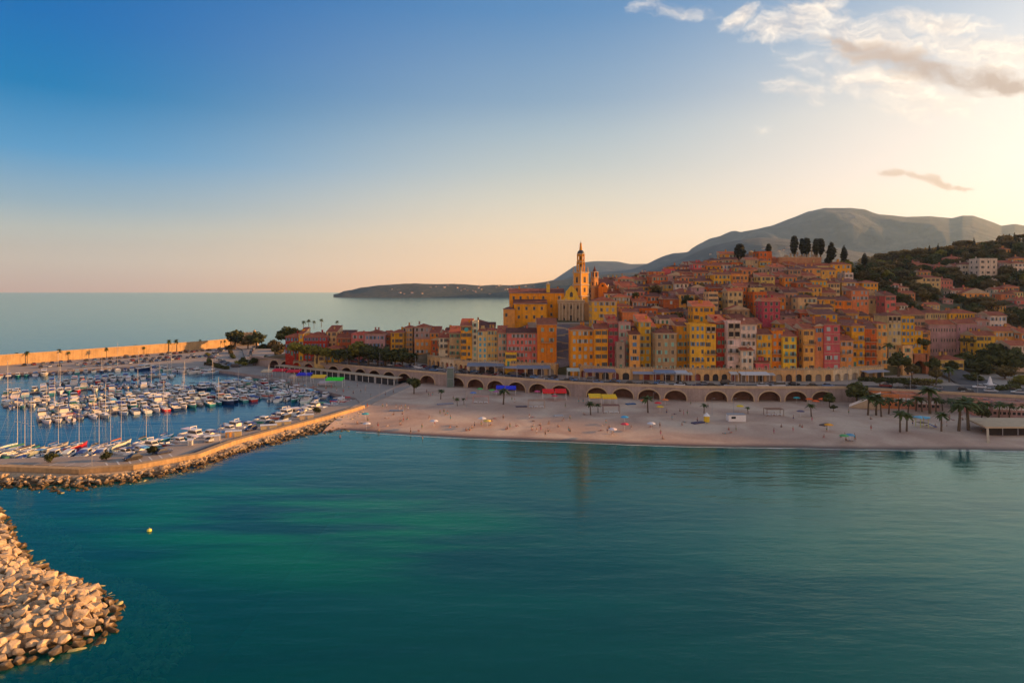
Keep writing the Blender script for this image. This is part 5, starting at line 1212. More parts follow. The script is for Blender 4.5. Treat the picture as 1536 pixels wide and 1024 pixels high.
# stern-to along the quays
def quayside(line, sname, side, psail, gap=(3.2,3.8), start=0.0, maxn=99, big=1.0, skip=.06):
    i = 0; u = start; tot = [ (Vector(b)-Vector(a)).length for a, b in zip(line, line[1:])]
    while u < sum(tot) and i < maxn:
        k, r = 0, u
        while r > tot[k]: r -= tot[k]; k += 1
        a, b = Vector(line[k]), Vector(line[k+1]); t = (b-a).normalized(); n_ = Vector((-t.y, t.x)) * side
        if rb.random() > skip:
            kind = rb.choices(['cabin','open','dinghy','cruiser','sail','ketch'], [4,1.5,1,.8,10*psail,4*psail])[0]; s = rb.uniform(.92,1.1)*big; half = {'cabin':3.6,'open':3,'dinghy':2.4,'cruiser':5,'sail':4.2,'ketch':5.2}[kind]*s
            p = a + t*r + n_*(half+.8); i += 1
            boat(kind, p.x, p.y, math.atan2(n_.y, n_.x) + (math.pi if rb.random()<.5 else 0) + rb.uniform(-.06,.06), f"{nth(i)} in {sname}", s)
        u += rb.uniform(*gap)
pontoon('narrow floating pontoon between the third and the inner one', (-168,238), (-128,274), w=1.4, rowname='narrow pontoon', psail=.05, endgap=1)
pontoon('short floating pontoon near the coloured awnings', (-128,288), (-103,307), rowname='awning pontoon', psail=.03, gap=(2.8,3.3), big=.9)
quayside(J_IN[2:6], 'row along the stone jetty', 1, .02, (3.3,4.0), start=6, big=1.0)
quayside(J_IN[5:], 'row at the jetty root', 1, .04, (3.4,4.2), start=3)
quayside([(-290,300),(-259,337),(-202,375),(-152,351)], 'row under the pier quay', -1, .08, (3.0,3.8), start=5, skip=.1)
boat('cruiser', -66, 262-4, R(200), 'lying alone off the corner pontoon', .85, ('red',(.62,.02,.015)), ('red',(.5,.02,.02)))
boat('cruiser', -78, 232, R(215), 'dark one moored alone off the jetty road', 1.0, ('navy',(.02,.03,.06)), ('white',(.7,.68,.64)))
boat('ketch', -195, 243, R(30), 'moored at the outer end of the third pontoon', .9, ('white',(.7,.68,.64)), ('red',(.7,.02,.02)))
# tall yachts by the jetty (px of mast, foot row, masthead row)
for i, (px, pt, pf) in enumerate([(13,600,685),(25,606,684),(35,612,686),(78,618,676),(110,640,674),(140,616,680),(157,622,676),(173,612,672),(212,640,668),(244,640,662)]):
    Y = dist(pf, 1.0) + 5; X = (px-768)/F*Y; hh = (pf-pt)/F*Y + 2; 
    boat('ketch' if i < 8 else 'sail', X, Y + 1.5, R(82 + (i*37 % 17) - 8), f"tall-masted, {nth(i+1)} of the yachts lining the stone jetty", max(.75, hh/15.5) if i < 8 else .9)
for p in BP.values(): p.drop()
print('boats', nb)

# ------------------------------------------------------------------ cars
def car_proto(van=False):
    rt = thing('parked_van' if van else 'parked_car', 'car', 'van' if van else 'car')
    W = .88; L_ = 2.15 if not van else 2.5; hb = .82; ht = 1.42 if not van else 2.0
    def sec(x, z0, z1, w): return [(x,-w,z0),(x,w,z0),(x,w*.96,z1),(x,-w*.96,z1)]
    q = MB(); q.loft([sec(-L_,.38,.7,W*.86), sec(-L_+.12,.26,hb+.02,W*.97), sec(-L_*.45,.24,hb+.06,W), sec(.35*L_,.24,hb+.02,W), sec(L_*.86,.26,hb-.1,W*.96), sec(L_,.36,.58,W*.8)])
    q.box(-L_*.5 if not van else -L_*.85, L_*.05 if not van else L_*.35, -W*.76, W*.76, ht-.04, ht)
    ob('body', q.mesh('body', M['gel']), rt, col=(.3,.3,.32))
    a = -L_*.86 if not van else -L_*.97; b = L_*.42 if not van else L_*.7
    q = MB().hexa([(a,-W*.93,hb),(b,-W*.93,hb),(b,W*.93,hb),(a,W*.93,hb),(-L_*.52 if not van else -L_*.88,-W*.77,ht-.04),(L_*.07 if not van else L_*.38,-W*.77,ht-.04),(L_*.07 if not van else L_*.38,W*.77,ht-.04),(-L_*.52 if not van else -L_*.88,W*.77,ht-.04)])
    ob('window', q.mesh('window', M['glass']), rt)
    wm = MB().lathe([(.2,-.02),(.33,-.0),(.33,.2),(.18,.21)], n=10).mesh('wheel', M['rubber'])
    for x in (-L_*.62, L_*.62):
        for s in (-1, 1): o = ob('wheel', wm, rt, (x, s*W*.78 + (.1 if s < 0 else -.1), .33)); o.rotation_euler = (math.pi/2 if s < 0 else -math.pi/2, 0, 0)
    ob('headlight', MB().box(L_*.93,L_*.97,-W*.72,-W*.45,.6,.72).mesh('headlight', M['white']), rt); ob('headlight', MB().box(L_*.93,L_*.97,W*.45,W*.72,.6,.72).mesh('headlight', M['white']), rt)
    return Proto(rt)
CAR, VAN = car_proto(), car_proto(True)
KC = [('white',(.65,.65,.65)),('grey',(.2,.2,.22)),('black',(.015,.015,.02)),('black',(.02,.02,.025)),('dark blue',(.02,.04,.12)),('silver',(.4,.42,.44)),('dark red',(.2,.02,.02)),('blue',(.08,.2,.4)),('charcoal',(.06,.06,.07))]
rcar = random.Random(9)
def cars(line, n, where, zf, rz0=0.0, jit=.25, van=.1, fill=.85):
    tot = [(Vector(b)-Vector(a)).length for a, b in zip(line, line[1:])]; k0 = 0
    for i in range(n):
        if rcar.random() > fill: continue
        u = sum(tot) * (i + .5) / n; k, r = 0, u
        while r > tot[k] and k < len(tot)-1: r -= tot[k]; k += 1
        a, b = Vector(line[k]), Vector(line[k+1]); t = (b-a).normalized(); p = a + t*r; k0 += 1
        cn, c_ = rcar.choice(KC); v_ = rcar.random() < van
        (VAN if v_ else CAR).put((p.x + rcar.uniform(-jit, jit), p.y + rcar.uniform(-jit, jit), zf if not callable(zf) else zf(p.x)), math.atan2(t.y, t.x) + rz0 + rcar.choice((0, math.pi)) + rcar.uniform(-.03, .03), f"{cn} {'van' if v_ else 'car'}, {nth(k0)} from the west {where}", 'cars parked and driving by the sea', 1.0, dict(body=c_))
wl_ = lambda d, x0, x1, n=24: [(lerp(x0, x1, i/n), wallY(lerp(x0, x1, i/n)) + d) for i in range(n+1)]
rz_ = lambda x: roadz(x) + .01
cars(wl_(4.6, -30, 125), 26, 'in the kerbside line above the arches', rz_, fill=.75)
cars(wl_(9.6, -40, 140), 22, 'in the lane nearer the shops', rz_, fill=.7)
cars(wl_(14.5, -120, 20), 26, 'in the parking row before the western houses', rz_, fill=.85)
cars(wl_(20, -125, -35), 20, 'in the second parking row under the quayside trees', rz_, rz0=1.2, fill=.85)
cars(wl_(5, 130, 290), 16, 'on the eastern road', rz_, fill=.6)
cars(wl_(13, 140, 250), 14, 'in the second eastern lane', rz_, fill=.6)
cars(wl_(24, 165, 250), 10, 'in the far eastern lane', rz_, fill=.6)
cars([(-150,365),(-165,385),(-178,404)], 9, 'parked by the basin corner', 1.46, rz0=1.3)
cars([(-140,384),(-146,398)], 5, 'beside the forecourt wall', 2.95, rz0=.9)
cars([(-184,405),(-196,440),(-208,480)], 13, 'in the bays below the fort', 1.46, rz0=1.4)
cars([(-160,405),(-172,440),(-186,480)], 12, 'on the lane down to the old fort', 2.5, fill=.9)
cars([(-275,372),(-250,405),(-226,440),(-212,470)], 26, 'in the row below the pier wall', 1.46, rz0=1.5)
cars([(-262,360),(-232,392),(-205,432)], 22, 'in the second row of the pier car park', 1.46, rz0=1.5)
cars([(-238,366),(-212,396),(-192,430)], 20, 'in the third row of the pier car park', 1.46, rz0=1.5)
cars([(-97,164),(-88,178),(-80,200),(-70,228)], 9, 'on the stone jetty', 1.22, fill=.6)
CAR.drop(); VAN.drop()

# ------------------------------------------------------------------ pier wall, old fort
pw = thing('pier_wall', 'high sunlit sandstone wall running the length of the outer pier', 'wall', (-288,375,1.45))
q = MB(); cpg = MB()
for a, b in zip(PIERW, PIERW[1:]):
    A_, B_ = Vector(a), Vector(b); t = (B_-A_).normalized(); n_ = Vector((-t.y, t.x)) * 3.2; o_ = Vector((288,-375))
    A2, B2 = A_+n_, B_+n_; P_ = lambda p, z: (p.x-288+576, p.y-375, z) if 0 else (p.x+288, p.y-375, z)
    q.hexa([P_(A_,-4),P_(B_,-4),P_(B2,-4),P_(A2,-4),P_(A_,5.7),P_(B_,5.7),P_(B2,5.7),P_(A2,5.7)])
    A3, B3 = A_-n_*.08, B_-n_*.08; A4, B4 = A_+n_*.25, B_+n_*.25
    cpg.hexa([P_(A3,5.7),P_(B3,5.7),P_(B4,5.7),P_(A4,5.7),P_(A3,6.0),P_(B3,6.0),P_(B4,6.0),P_(A4,6.0)])
ob('wall', q.mesh('wall', M['sandwall']), pw); ob('coping', cpg.mesh('coping', M['trim']), pw)
fx, fy, fz = at(365, 505, 521)
ft = thing('fort', 'small square sandstone bastion with a flat parapet at the root of the pier', 'fort', (fx, fy, fz), .25)
fw = 17; fh2 = zat(500,505)-fz
ob('wall', MB().hexa([(-fw/2-1,-1,-3),(fw/2+1,-1,-3),(fw/2+1,15,-3),(-fw/2-1,15,-3),(-fw/2,0,fh2),(fw/2,0,fh2),(fw/2,14,fh2),(-fw/2,14,fh2)]).mesh('wall', M['sandwall']), ft)
q = MB()
for k in range(7): q.box(-fw/2+k*2.6-.1,-fw/2+k*2.6+1.5,-.12,.5,fh2,fh2+.9)
ob('parapet', q.mesh('parapet', M['sandwall']), ft); ob('sentry_turret', MB().lathe([(.4,fh2-2),(1.1,fh2-1),(1.1,fh2+1.6),(.1,fh2+2.8)], n=10).mesh('sentry_turret', M['sandwall']), ft, (fw/2-.6,.2,0))
for k in range(3): ob('window', MB().box(-.5,.5,-.05,.1,0,1.3).mesh('window', M['dark']), ft, (-5+k*5,-.75+.3,fh2*.45))

# ------------------------------------------------------------------ breakwater and riprap
rr_ = random.Random(77)
def rock_mesh(i, m):
    bm = bmesh.new(); g_ = random.Random(900 + i); sx, sy, sz = g_.uniform(.8,1.15), g_.uniform(.65,.95), g_.uniform(.5,.7)
    for _ in range(12):
        d = Vector((g_.gauss(0,1), g_.gauss(0,1), g_.gauss(0,1))).normalized() * g_.uniform(.85, 1.05); bm.verts.new((d.x*sx, d.y*sy, d.z*sz))
    r = bmesh.ops.convex_hull(bm, input=bm.verts); bmesh.ops.delete(bm, geom=[v for v in r['geom_interior'] if isinstance(v, bmesh.types.BMVert)], context='VERTS')
    bmesh.ops.bevel(bm, geom=bm.edges[:], offset=.06, segments=1, affect='EDGES', clamp_overlap=True)
    me = bpy.data.meshes.new('boulder'); bm.to_mesh(me); bm.free(); me.materials.append(m); return me
def bouldermat():
    m, nt, b = newmat('limestone_boulder'); L = nt.links.new
    geo = N(nt, 'ShaderNodeNewGeometry'); oi = N(nt, 'ShaderNodeObjectInfo'); sp = N(nt, 'ShaderNodeSeparateXYZ'); L(geo.outputs['Position'], sp.inputs[0])
    n1 = N(nt, 'ShaderNodeTexNoise', Scale=1.4, Detail=6.0, Roughness=.65); L(geo.outputs['Position'], n1.inputs['Vector'])
    c = ramp(nt, n1.outputs[0], [(.3, (.34,.23,.13)), (.5, (.52,.38,.23)), (.7, (.64,.5,.34))])
    c = mixc(nt, 1.0, c, math_(nt, 'MULTIPLY_ADD', oi.outputs['Random'], .7, .6), 'MULTIPLY')
    wet = N(nt, 'ShaderNodeMapRange'); wet.inputs[1].default_value = .9; wet.inputs[2].default_value = .35
    L(math_(nt, 'MULTIPLY_ADD', n1.outputs[0], .8, math_(nt, 'ADD', sp.outputs[2], -.4)), wet.inputs[0])
    c = mixc(nt, wet.outputs[0], c, (.1,.06,.02)); L(c, b.inputs['Base Color']); b.inputs['Roughness'].default_value = .85
    bp = N(nt, 'ShaderNodeBump', Strength=.6, Distance=.12); L(n1.outputs[0], bp.inputs['Height']); L(bp.outputs[0], b.inputs['Normal'])
    return m
M['boulder'] = bouldermat()
RK = [rock_mesh(i, M['boulder']) for i in range(14)]
BW = [gnd(px, py) for px, py in [(-140,735),(-60,742),(0,764),(20,798),(42,838),(70,856),(100,865),(140,880),(168,900),(177,920),(172,945),(150,962),(115,972),(85,985),(40,992),(0,1002),(-60,1015),(-150,1040)]]
def inside(x, y, pts):
    r = False; j = len(pts) - 1
    for i in range(len(pts)):
        xi, yi = pts[i]; xj, yj = pts[j]
        if (yi > y) != (yj > y) and x < (xj-xi)*(y-yi)/(yj-yi)+xi: r = not r
        j = i
    return r
def edge_d(x, y, pts):
    p = Vector((x, y)); best = 1e9
    for a, b in zip(pts, pts[1:]):
        a, b = Vector(a), Vector(b); t = max(0, min(1, (p-a).dot(b-a)/(b-a).length_squared)); best = min(best, (p-(a+(b-a)*t)).length)
    return best
def mound_h(x, y):
    d = edge_d(x, y, BW); s = 1 if inside(x, y, BW) else -1
    return min(2.6, .52*d) if s > 0 else -.42*d
xs_ = np.arange(-135, -38, 1.6); ys_ = np.arange(64, 150, 1.6)
Zm = np.vectorize(mound_h)(*np.meshgrid(xs_, ys_)) - .55
struct('breakwater_core', grid_mesh('breakwater_core', xs_, ys_, lambda X, Y: np.clip(Zm - .7, -6, 9), M['boulder'], True))
cand = []
y = 66.0; r_ = 0
while y < 146:
    x = -134 + (r_ % 2) * .7
    while x < -40:
        px_, py_ = x + rr_.uniform(-.45,.45), y + rr_.uniform(-.42,.42); h_ = mound_h(px_, py_)
        if h_ > -3.6: cand.append((px_, py_, h_, rr_.choice((rr_.uniform(.48, .75), rr_.uniform(.68, 1.0), rr_.uniform(.8, 1.3))) * (1.12 if h_ < 1 else 1)))
        x += 1.22
    y += .98; r_ += 1
vis = [c for c in cand if c[2] > -.15 and abs(c[0]) / c[1] < .80]
vis.sort(key=lambda c: -(c[3] / c[1])); near_ = vis[:295]; ids = set(id(c) for c in near_)
rest = [c for c in cand if id(c) not in ids and (abs(c[0]) / c[1] < 1.1)]
def rot3(): return (rr_.uniform(-.3,.3), rr_.uniform(-.3,.3), rr_.uniform(0, 6.28))
for i, (x, y, h_, s) in enumerate(near_):
    o = ob('boulder', RK[i % 14], None, (x, y, h_ - .15 + rr_.uniform(-.12,.25)), 0, None, (s, s, s*rr_.uniform(.8,1.15))); o.rotation_euler = rot3()
    tag(o, 'rough pale limestone boulder heaped on the near breakwater', 'boulder', 'limestone boulders of the breakwater')
def rock_mass(name, items, label, m_list):
    vs_, fs_, ms_ = [], [], []
    src = [(np.array([v.co[:] for v in me.vertices]), [tuple(p.vertices) for p in me.polygons]) for me in RK[:8]]
    for i, (x, y, z, s) in enumerate(items):
        vv_, fc = src[i % 8]; Rm = np.array(Matrix.Rotation(rr_.uniform(0,6.28), 3, 'Z') @ Matrix.Rotation(rr_.uniform(-.5,.5), 3, 'X')); k = len(vs_)
        vs_ += ((vv_ * s) @ Rm.T + np.array([x, y, z])).tolist(); fs_ += [tuple(k+q_ for q_ in f_) for f_ in fc]; ms_ += [0 if z > -.25 else 1] * len(fc)
    me = bpy.data.meshes.new(name); me.from_pydata(vs_, [], fs_)
    for m in m_list: me.materials.append(m)
    me.polygons.foreach_set('material_index', ms_); me.update(); return stuff(name, me, label, 'boulders')
low = []
for k in range(2600):
    x, y = rr_.uniform(-120, -42), rr_.uniform(66, 140); h_ = mound_h(x, y)
    if h_ > -2.6 and abs(x) / y < .9: low.append((x, y, h_ - .55, rr_.uniform(.55, 1.0)))
rock_mass('boulders', [(x, y, h_-.2, s) for x, y, h_, s in rest] + low, 'submerged and outlying boulders round the near breakwater', [M['boulder'], M['rockunder']])
items = []
for (a, b), (c, d) in zip(zip(J_TOE, J_TOE[1:]), zip(J_WALL_R := None or [], [])) if False else []: pass
def along(line, u):
    tot = [(Vector(q2)-Vector(q1)).length for q1, q2 in zip(line, line[1:])]; r = u * sum(tot)
    for k, l_ in enumerate(tot):
        if r <= l_: return Vector(line[k]).lerp(Vector(line[k+1]), r/l_)
        r -= l_
    return Vector(line[-1])
toeL, wallL = J_TOE[1:], J_WALL[1:]
for k in range(1500):
    u = rr_.random(); a = along(toeL, u); b = along(wallL, min(1, u*1.01))
    t = rr_.uniform(-.25, .8); p = a.lerp(b, t); items.append((p.x + rr_.uniform(-.3,.3), p.y, lerp(-.1, 1.35, t) + rr_.uniform(-.15,.15), rr_.uniform(.5,1.05)))
rock_mass('boulders', items, 'rough riprap boulders along the outer foot of the jetty', [M['boulder'], M['rockunder']])
q = MB(); 
for i in range(60):
    a0, a1 = along(toeL, i/60), along(toeL, (i+1)/60); b0, b1 = along(wallL, i/60), along(wallL, (i+1)/60)
    q.poly([(a0.x,a0.y,-.6),(a1.x,a1.y,-.6),(b1.x,b1.y,1.1),(b0.x,b0.y,1.1)])
struct('jetty_bank', q.mesh('jetty_bank', M['boulder']))
# jetty parapet walkway
jw = thing('jetty_wall', 'low tan stone parapet with a broad walkway on top along the jetty', 'wall', (-120,156.5,1.2))
q = MB(); inn = offset(J_WALL, 2.0)
for i in range(len(J_WALL)-1):
    a, b, c, d = J_WALL[i], J_WALL[i+1], inn[i+1], inn[i]; z1 = 1.1
    T = lambda p, z: (p[0]+120, p[1]-156.5, z)
    q.hexa([T(a,-.6),T(b,-.6),T(c,-.6),T(d,-.6),T(a,z1),T(b,z1),T(c,z1),T(d,z1)])
ob('wall', q.mesh('wall', M['sandwall']), jw)
# ------------------------------------------------------------------ trees and palms
def tp(kind, px, pb, pt, label, Z=ZB, group=None, wide=1.0, Y=None):
    Y = Y or dist(pb, Z); x, _, z = at(px, Y, pb); return tree(kind, x, Y, z, max(2.2, (pb-pt)/F*Y), label, group, wide)
for i, (px, pb, pt) in enumerate([(25,545,527),(41,545,525),(88,541,522),(103,540,526),(148,536,521),(160,537,520),(203,531,516),(216,531,519),(253,528,508),(265,527,507),(300,522,508),(330,521,508),(337,521,509)]):
    tp('palm', px, pb, pt, f'tall slim palm, {nth(i+1)} from the outer end of the pier car park', 1.45, 'palms along the pier wall', .75)
PB = [(661,598,583,'lone round-headed palm standing on the west sand'),(686,608,596,'short palm, western of the twin pair before the arches'),(696,606,596,'short palm, eastern of the twin pair before the arches'),(755,606,581,'bushy palm in front of the blue awning'),(886,621,601,'palm with a leaning crown below the yellow awnings'),(897,618,604,'smaller palm beside the leaning one below the yellow awnings'),(972,618,592,'shaggy palm with a thick skirt of old fronds'),(1056,619,604,'palm behind the yellow lifeguard hut'),(1122,620,609,'little palm behind the white beach cabin'),(1217,624,604,'palm in front of the orange parasols'),(1302,622,591,'yellowish palm, first in the eastern grove'),(1314,622,588,'slender palm, second in the eastern grove'),(1333,620,594,'dark full palm, third in the eastern grove'),(1374,616,592,'palm before the salmon beach building'),(1383,617,593,'companion palm east of the salmon building'),(1395,620,577,'tallest palm of the eastern grove'),(1414,616,598,'wide palm between the tall ones'),(1412,645,616,'palm on the sand beside the blue playground'),(1438,644,597,'big palm with a heavy crown on the sand'),(1453,643,593,'thin tall palm next to the heavy-crowned one'),(1498,628,600,'palm by the second salmon wall'),(1322,624,597,'short palm between the slender and the dark one'),(1348,618,596,'palm before the first salmon wall'),(1362,620,598,'leaning palm before the first salmon windows'),(1404,618,594,'palm just east of the tallest one'),(1427,618,596,'palm behind the heavy-crowned one'),(1466,622,597,'palm west of the second salmon wall'),(1482,626,602,'low palm before the second salmon windows'),(1514,628,603,'low palm near the tan platform'),(1531,626,602,'palm at the east edge above the platform'),(1350,646,614,'palm, western of the pair with bare stems'),(1360,645,616,'palm, eastern of the pair with bare stems'),(1331,536,512,'tall palm beside the tall cream loggia house')]
for px, pb, pt, lb_ in PB: tp('palm', px, pb, pt, lb_, ZB if pb > 560 else 8, 'palms on the beach', 1.5, Y=283 if pb < 560 else None)
TB = [('round',621,590,566,'round dark tree with a palm-like trunk on the west sand',1),('round',1244,610,588,'dense round tree beside the orange parasols',1),('round',1286,608,572,'great round tree at the foot of the beach stairs',1.1),('round',1472,632,607,'bushy dark tree east of the heavy-crowned palm',1.1),('round',1250,616,611,'low round shrub on the sand near the stairs',1.4)]
for k_, px, pb, pt, lb_, wd in TB: tp(k_, px, pb, pt, lb_, ZB, 'trees by the beach', wd)
QT = [('yellow',443,535,515,'yellow-leaved tree before the dark red corner house'),('yellow',461,538,519,'yellowish tree before the long dark red house'),('yellow',475,541,520,'thin yellow tree beside the low cream house'),('yellow',490,542,524,'short yellow tree before the low yellow house'),('round',508,545,526,'dark tree east of the low yellow house'),('yellow',538,545,514,'large bright green-yellow tree below the pink house'),('round',524,546,524,'dark tree west of the bright green-yellow one'),('round',553,548,520,'dark tree, first in the quayside clump'),('round',566,549,524,'dark tree, second in the quayside clump'),('round',578,550,522,'dark tree, third in the quayside clump'),('round',592,552,526,'dark tree, fourth in the quayside clump'),('round',604,552,524,'dark tree, last in the quayside clump'),('olive',616,551,533,'dull olive tree at the gap before the pinkish grey house'),('palm',622,553,530,'feathery palm at the east end of the quayside trees'),('round',430,520,492,'dark cypress-like tree west of the red corner house'),('round',442,508,494,'dark tree peeping over the red corner house'),('round',352,522,498,'dark green tree against the fort'),('olive',372,524,505,'olive tree before the fort wall'),('round',385,522,500,'dark tree at the east corner of the fort'),('olive',345,531,520,'low dark tree west of the fort'),('round',395,532,518,'bushy tree on the lane below the fort'),('olive',410,528,512,'olive tree above the lane to the fort'),('olive',420,536,518,'dark olive tree beside the parked cars of the lane'),('round',365,548,538,'small tree in the boatyard hedge'),('round',380,548,539,'second small tree in the boatyard hedge')]
for i, (k_, px, pb, pt, lb_) in enumerate(QT):
    Yq = 345 - (px-430)*.11 if pb > 530 and px > 425 else (440 if px < 425 else 370)
    if 340 < px < 425: Yq = {True: 480, False: 430}[pb < 533]
    if pb > 545 and px < 400: Yq = dist(pb, 1.5)
    tp(k_, px, pb + 1, pt - 3, lb_, 6.5, 'quayside trees', 1.2, Y=Yq)
# palms on the roofs' skyline of the west cluster
for i, (px, pb, pt) in enumerate([(455,494,480),(463,492,478),(471,492,480),(482,490,477),(506,492,480)]): tp('palm', px, pb, pt, f'small dark palm, {nth(i+1)} from the sea on the western skyline', 8, 'skyline palms', 1.0, Y=398)
ET = [('round',1449,566,527,'big dark tree beside the red-roofed restaurant',310,1.25),('round',1469,571,538,'rounded dark tree before the big one',296,1.35),('round',1494,566,514,'tallest dark tree by the white-blue house',305,1.2),('round',1521,566,520,'dark tree in front of the white-blue house',300,1.2),('pine',1451,528,507,'umbrella pine above the restaurant roof',312,1.3),('round',1348,560,527,'round tree before the slim corner house',268,1.2),('olive',1368,566,545,'scrubby tree at the street corner',266,1.2),('round',1380,535,505,'dark tree up the valley street',312,1.0),('olive',1404,575,548,'slim green tree on the traffic island',262,.8),('yellow',1532,580,562,'yellow-green hedge tree at the road edge',262,1.5),('round',1320,578,566,'dark hedge tree above the wall, western one',258,1.6),('round',1338,579,567,'dark hedge tree above the wall, middle one',257,1.6),('round',1356,580,566,'dark hedge tree above the wall, eastern one',256,1.6),('palm',1424,578,548,'tall palm on the road junction',270,1.3),('round',1400,560,535,'round tree at the mouth of the valley street',284,1.1),('round',1428,560,540,'small tree beside the red-roofed restaurant',278,1.2),('olive',1508,574,548,'olive-coloured tree behind the white monument',280,1.5),('round',1462,577,558,'low spreading tree on the road island',272,1.6)]
for k_, px, pb, pt, lb_, Yq, wd in ET: tp(k_, px, pb, pt, lb_, 6.5, 'trees at the valley mouth', wd, Y=Yq)
# gardens among the old houses
rt_ = random.Random(31)
for i in range(20):
    px = rt_.uniform(900, 1290); Y = rt_.uniform(300, 405); x = (px-768)/F*Y
    if blocked(x-3, x+3, Y-3, Y+3): continue
    tree(rt_.choice(('olive','round')), x, Y, g1(x, Y) + 5.5, rt_.uniform(4, 7), f'garden tree squeezed between old houses, {nth(i+1)} counted up the hill', 'garden trees in the old town')
# hedges and planting between the marina and the town
def hedge(x, y, z, L_, rz, w_, h_, label, kind='leaf'):
    q = MB(); rg = random.Random(int(x*7+y)); n = max(3, int(L_/1.2)); leaf_cloud(q, [(-L_/2+L_*(i+.5)/n, rg.uniform(-.2,.2), h_*.45, 1.1, w_/2, h_*.6) for i in range(n)], int(60*n), .3, rg, shell=.4)
    o = ob('hedge', q.mesh('hedge', M[kind]), None, (x, y, z), rz); tag(o, label, 'hedge', 'hedges by the marina')
for i, (x, y, z, L_, rz, k_) in enumerate([(-158,362,1.45,16,-.75,'leaf'),(-168,374,1.45,14,-.6,'olive'),(-178,392,1.45,15,-1.1,'leaf'),(-152,374,2.2,12,-.7,'leafy'),(-176,420,1.6,18,-1.1,'leaf'),(-190,450,1.6,16,-1.15,'olive'),(-146,398,2.9,14,-1.1,'leaf'),(-150,425,2.6,16,-1.2,'olive'),(-163,455,2.4,16,-1.2,'leaf'),(-196,430,1.5,14,-1.0,'leafy'),(-206,470,1.5,14,-1.1,'leaf'),(150,272,6.5,16,-.2,'leaf'),(166,268,6.5,12,-.3,'leafy'),(186,250,6.5,12,.3,'leaf'),(205,262,6.5,18,-.1,'leaf'),(225,245,6.5,16,-.3,'olive'),(160,262,6.5,10,-.2,'olive')]):
    hedge(x, y, z, L_, rz, 2.6, 1.8, f'loose green hedge, {nth(i+1)} of the seafront planting counted from the basin corner', k_)
# wooded slope
nt_ = 0
for r in range(15):
    Y = 372 + r * 16; px = 1278 - r * 2; j = 0
    while px < 1556:
        Yj = Y + rt_.uniform(-6, 6); x = (px-768)/F*Yj; z = g1(x, Yj); py = HY + (H - z) * F / Yj
        blk = any(x+2.5 > a and x-2.5 < b and Yj > c-9 and Yj-3 < d for a, b, c, d in HEXC)
        lim = interp(px, [(1278, 388), (1330, 372), (1395, 385)])
        if not blk and z > 16 and Yj > lim and not (px < 1300 and Yj > 440):
            kd = rt_.choices(['round', 'olive', 'pine', 'yellow', 'cypress'], [4, 5, 1.6, .45, .7])[0]; j += 1; nt_ += 1
            kn = dict(round='dark leafy tree', olive='brownish olive tree', pine='umbrella pine', yellow='yellow-green tree', cypress='pointed cypress')[kd]
            tree(kd, x, Yj, z - .5, rt_.uniform(6.5, 10.5) * (1.1 if kd == 'pine' else 1), f'{kn}, {nth(j)} from town in {nth(r+1)} tree row up the wooded slope', 'trees of the wooded slope', 1.25 if kd != 'cypress' else 1.0)
        px += (rt_.uniform(6.8, 10.0)) * 430 / Y
print('slope trees', nt_)
for i, (px, pt, kd) in enumerate([(1322,371,'pine'),(1344,368,'pine'),(1358,370,'pine'),(1378,369,'olive'),(1394,366,'cypress'),(1407,367,'cypress'),(1440,356,'pine'),(1450,358,'pine'),(1461,356,'cypress'),(1508,348,'olive'),(1514,347,'cypress'),(1522,350,'cypress')]):
    Y = 585; x = (px-768)/F*Y; z = g1(x, Y); zt2 = zat(pt, Y); tree(kd, x, Y, z-.5, max(9.5, min(14, zt2 - z + 3)), f'{dict(pine="umbrella pine", olive="ragged tree", cypress="pencil cypress")[kd]} on the eastern skyline, {nth(i+1)} from the old town', 'skyline trees of the east')
# far woodland: one mass of leaf clumps beyond the rows
q = MB(); rg_ = random.Random(4); bl = []
for i in range(520):
    Y = rg_.uniform(600, 820); px = rg_.uniform(1290, 1640); x = (px-768)/F*Y; z = g1(x, Y); s = rg_.uniform(3, 5); bl.append((x, Y, z + 3.2, s, s, s*.8))
for i in range(620):
    Y = rg_.uniform(330, 760); px = rg_.uniform(1575, 2300); x = (px-768)/F*Y
    if x > 760: continue
    s = rg_.uniform(3, 5); bl.append((x, Y, g1(x, Y) + 2.5, s, s, s*.8))
leaf_cloud(q, bl, 26000, .95, rg_, shell=.5); stuff('woods', q.mesh('woods', M['olive']), 'hazy brown-green woodland over the far eastern hillside', 'woods')
q = MB(); bl = []
for i in range(420):
    Y = rg_.uniform(385, 600); px = rg_.uniform(1285, 1560); x = (px-768)/F*Y; z = g1(x, Y)
    if z < 14 or any(x+3 > a and x-3 < b and Y > c-7 and Y-3 < d for a, b, c, d in HEXC) or Y < interp(px, [(1285, 400), (1330, 378), (1395, 388)]): continue
    s = rg_.uniform(1.5, 3); bl.append((x, Y, z + 1.2, s, s, s*.6))
leaf_cloud(q, bl, 12000, .5, rg_, shell=.5); stuff('undergrowth', q.mesh('undergrowth', M['olive']), 'dense scrub between the trees of the wooded slope', 'undergrowth')

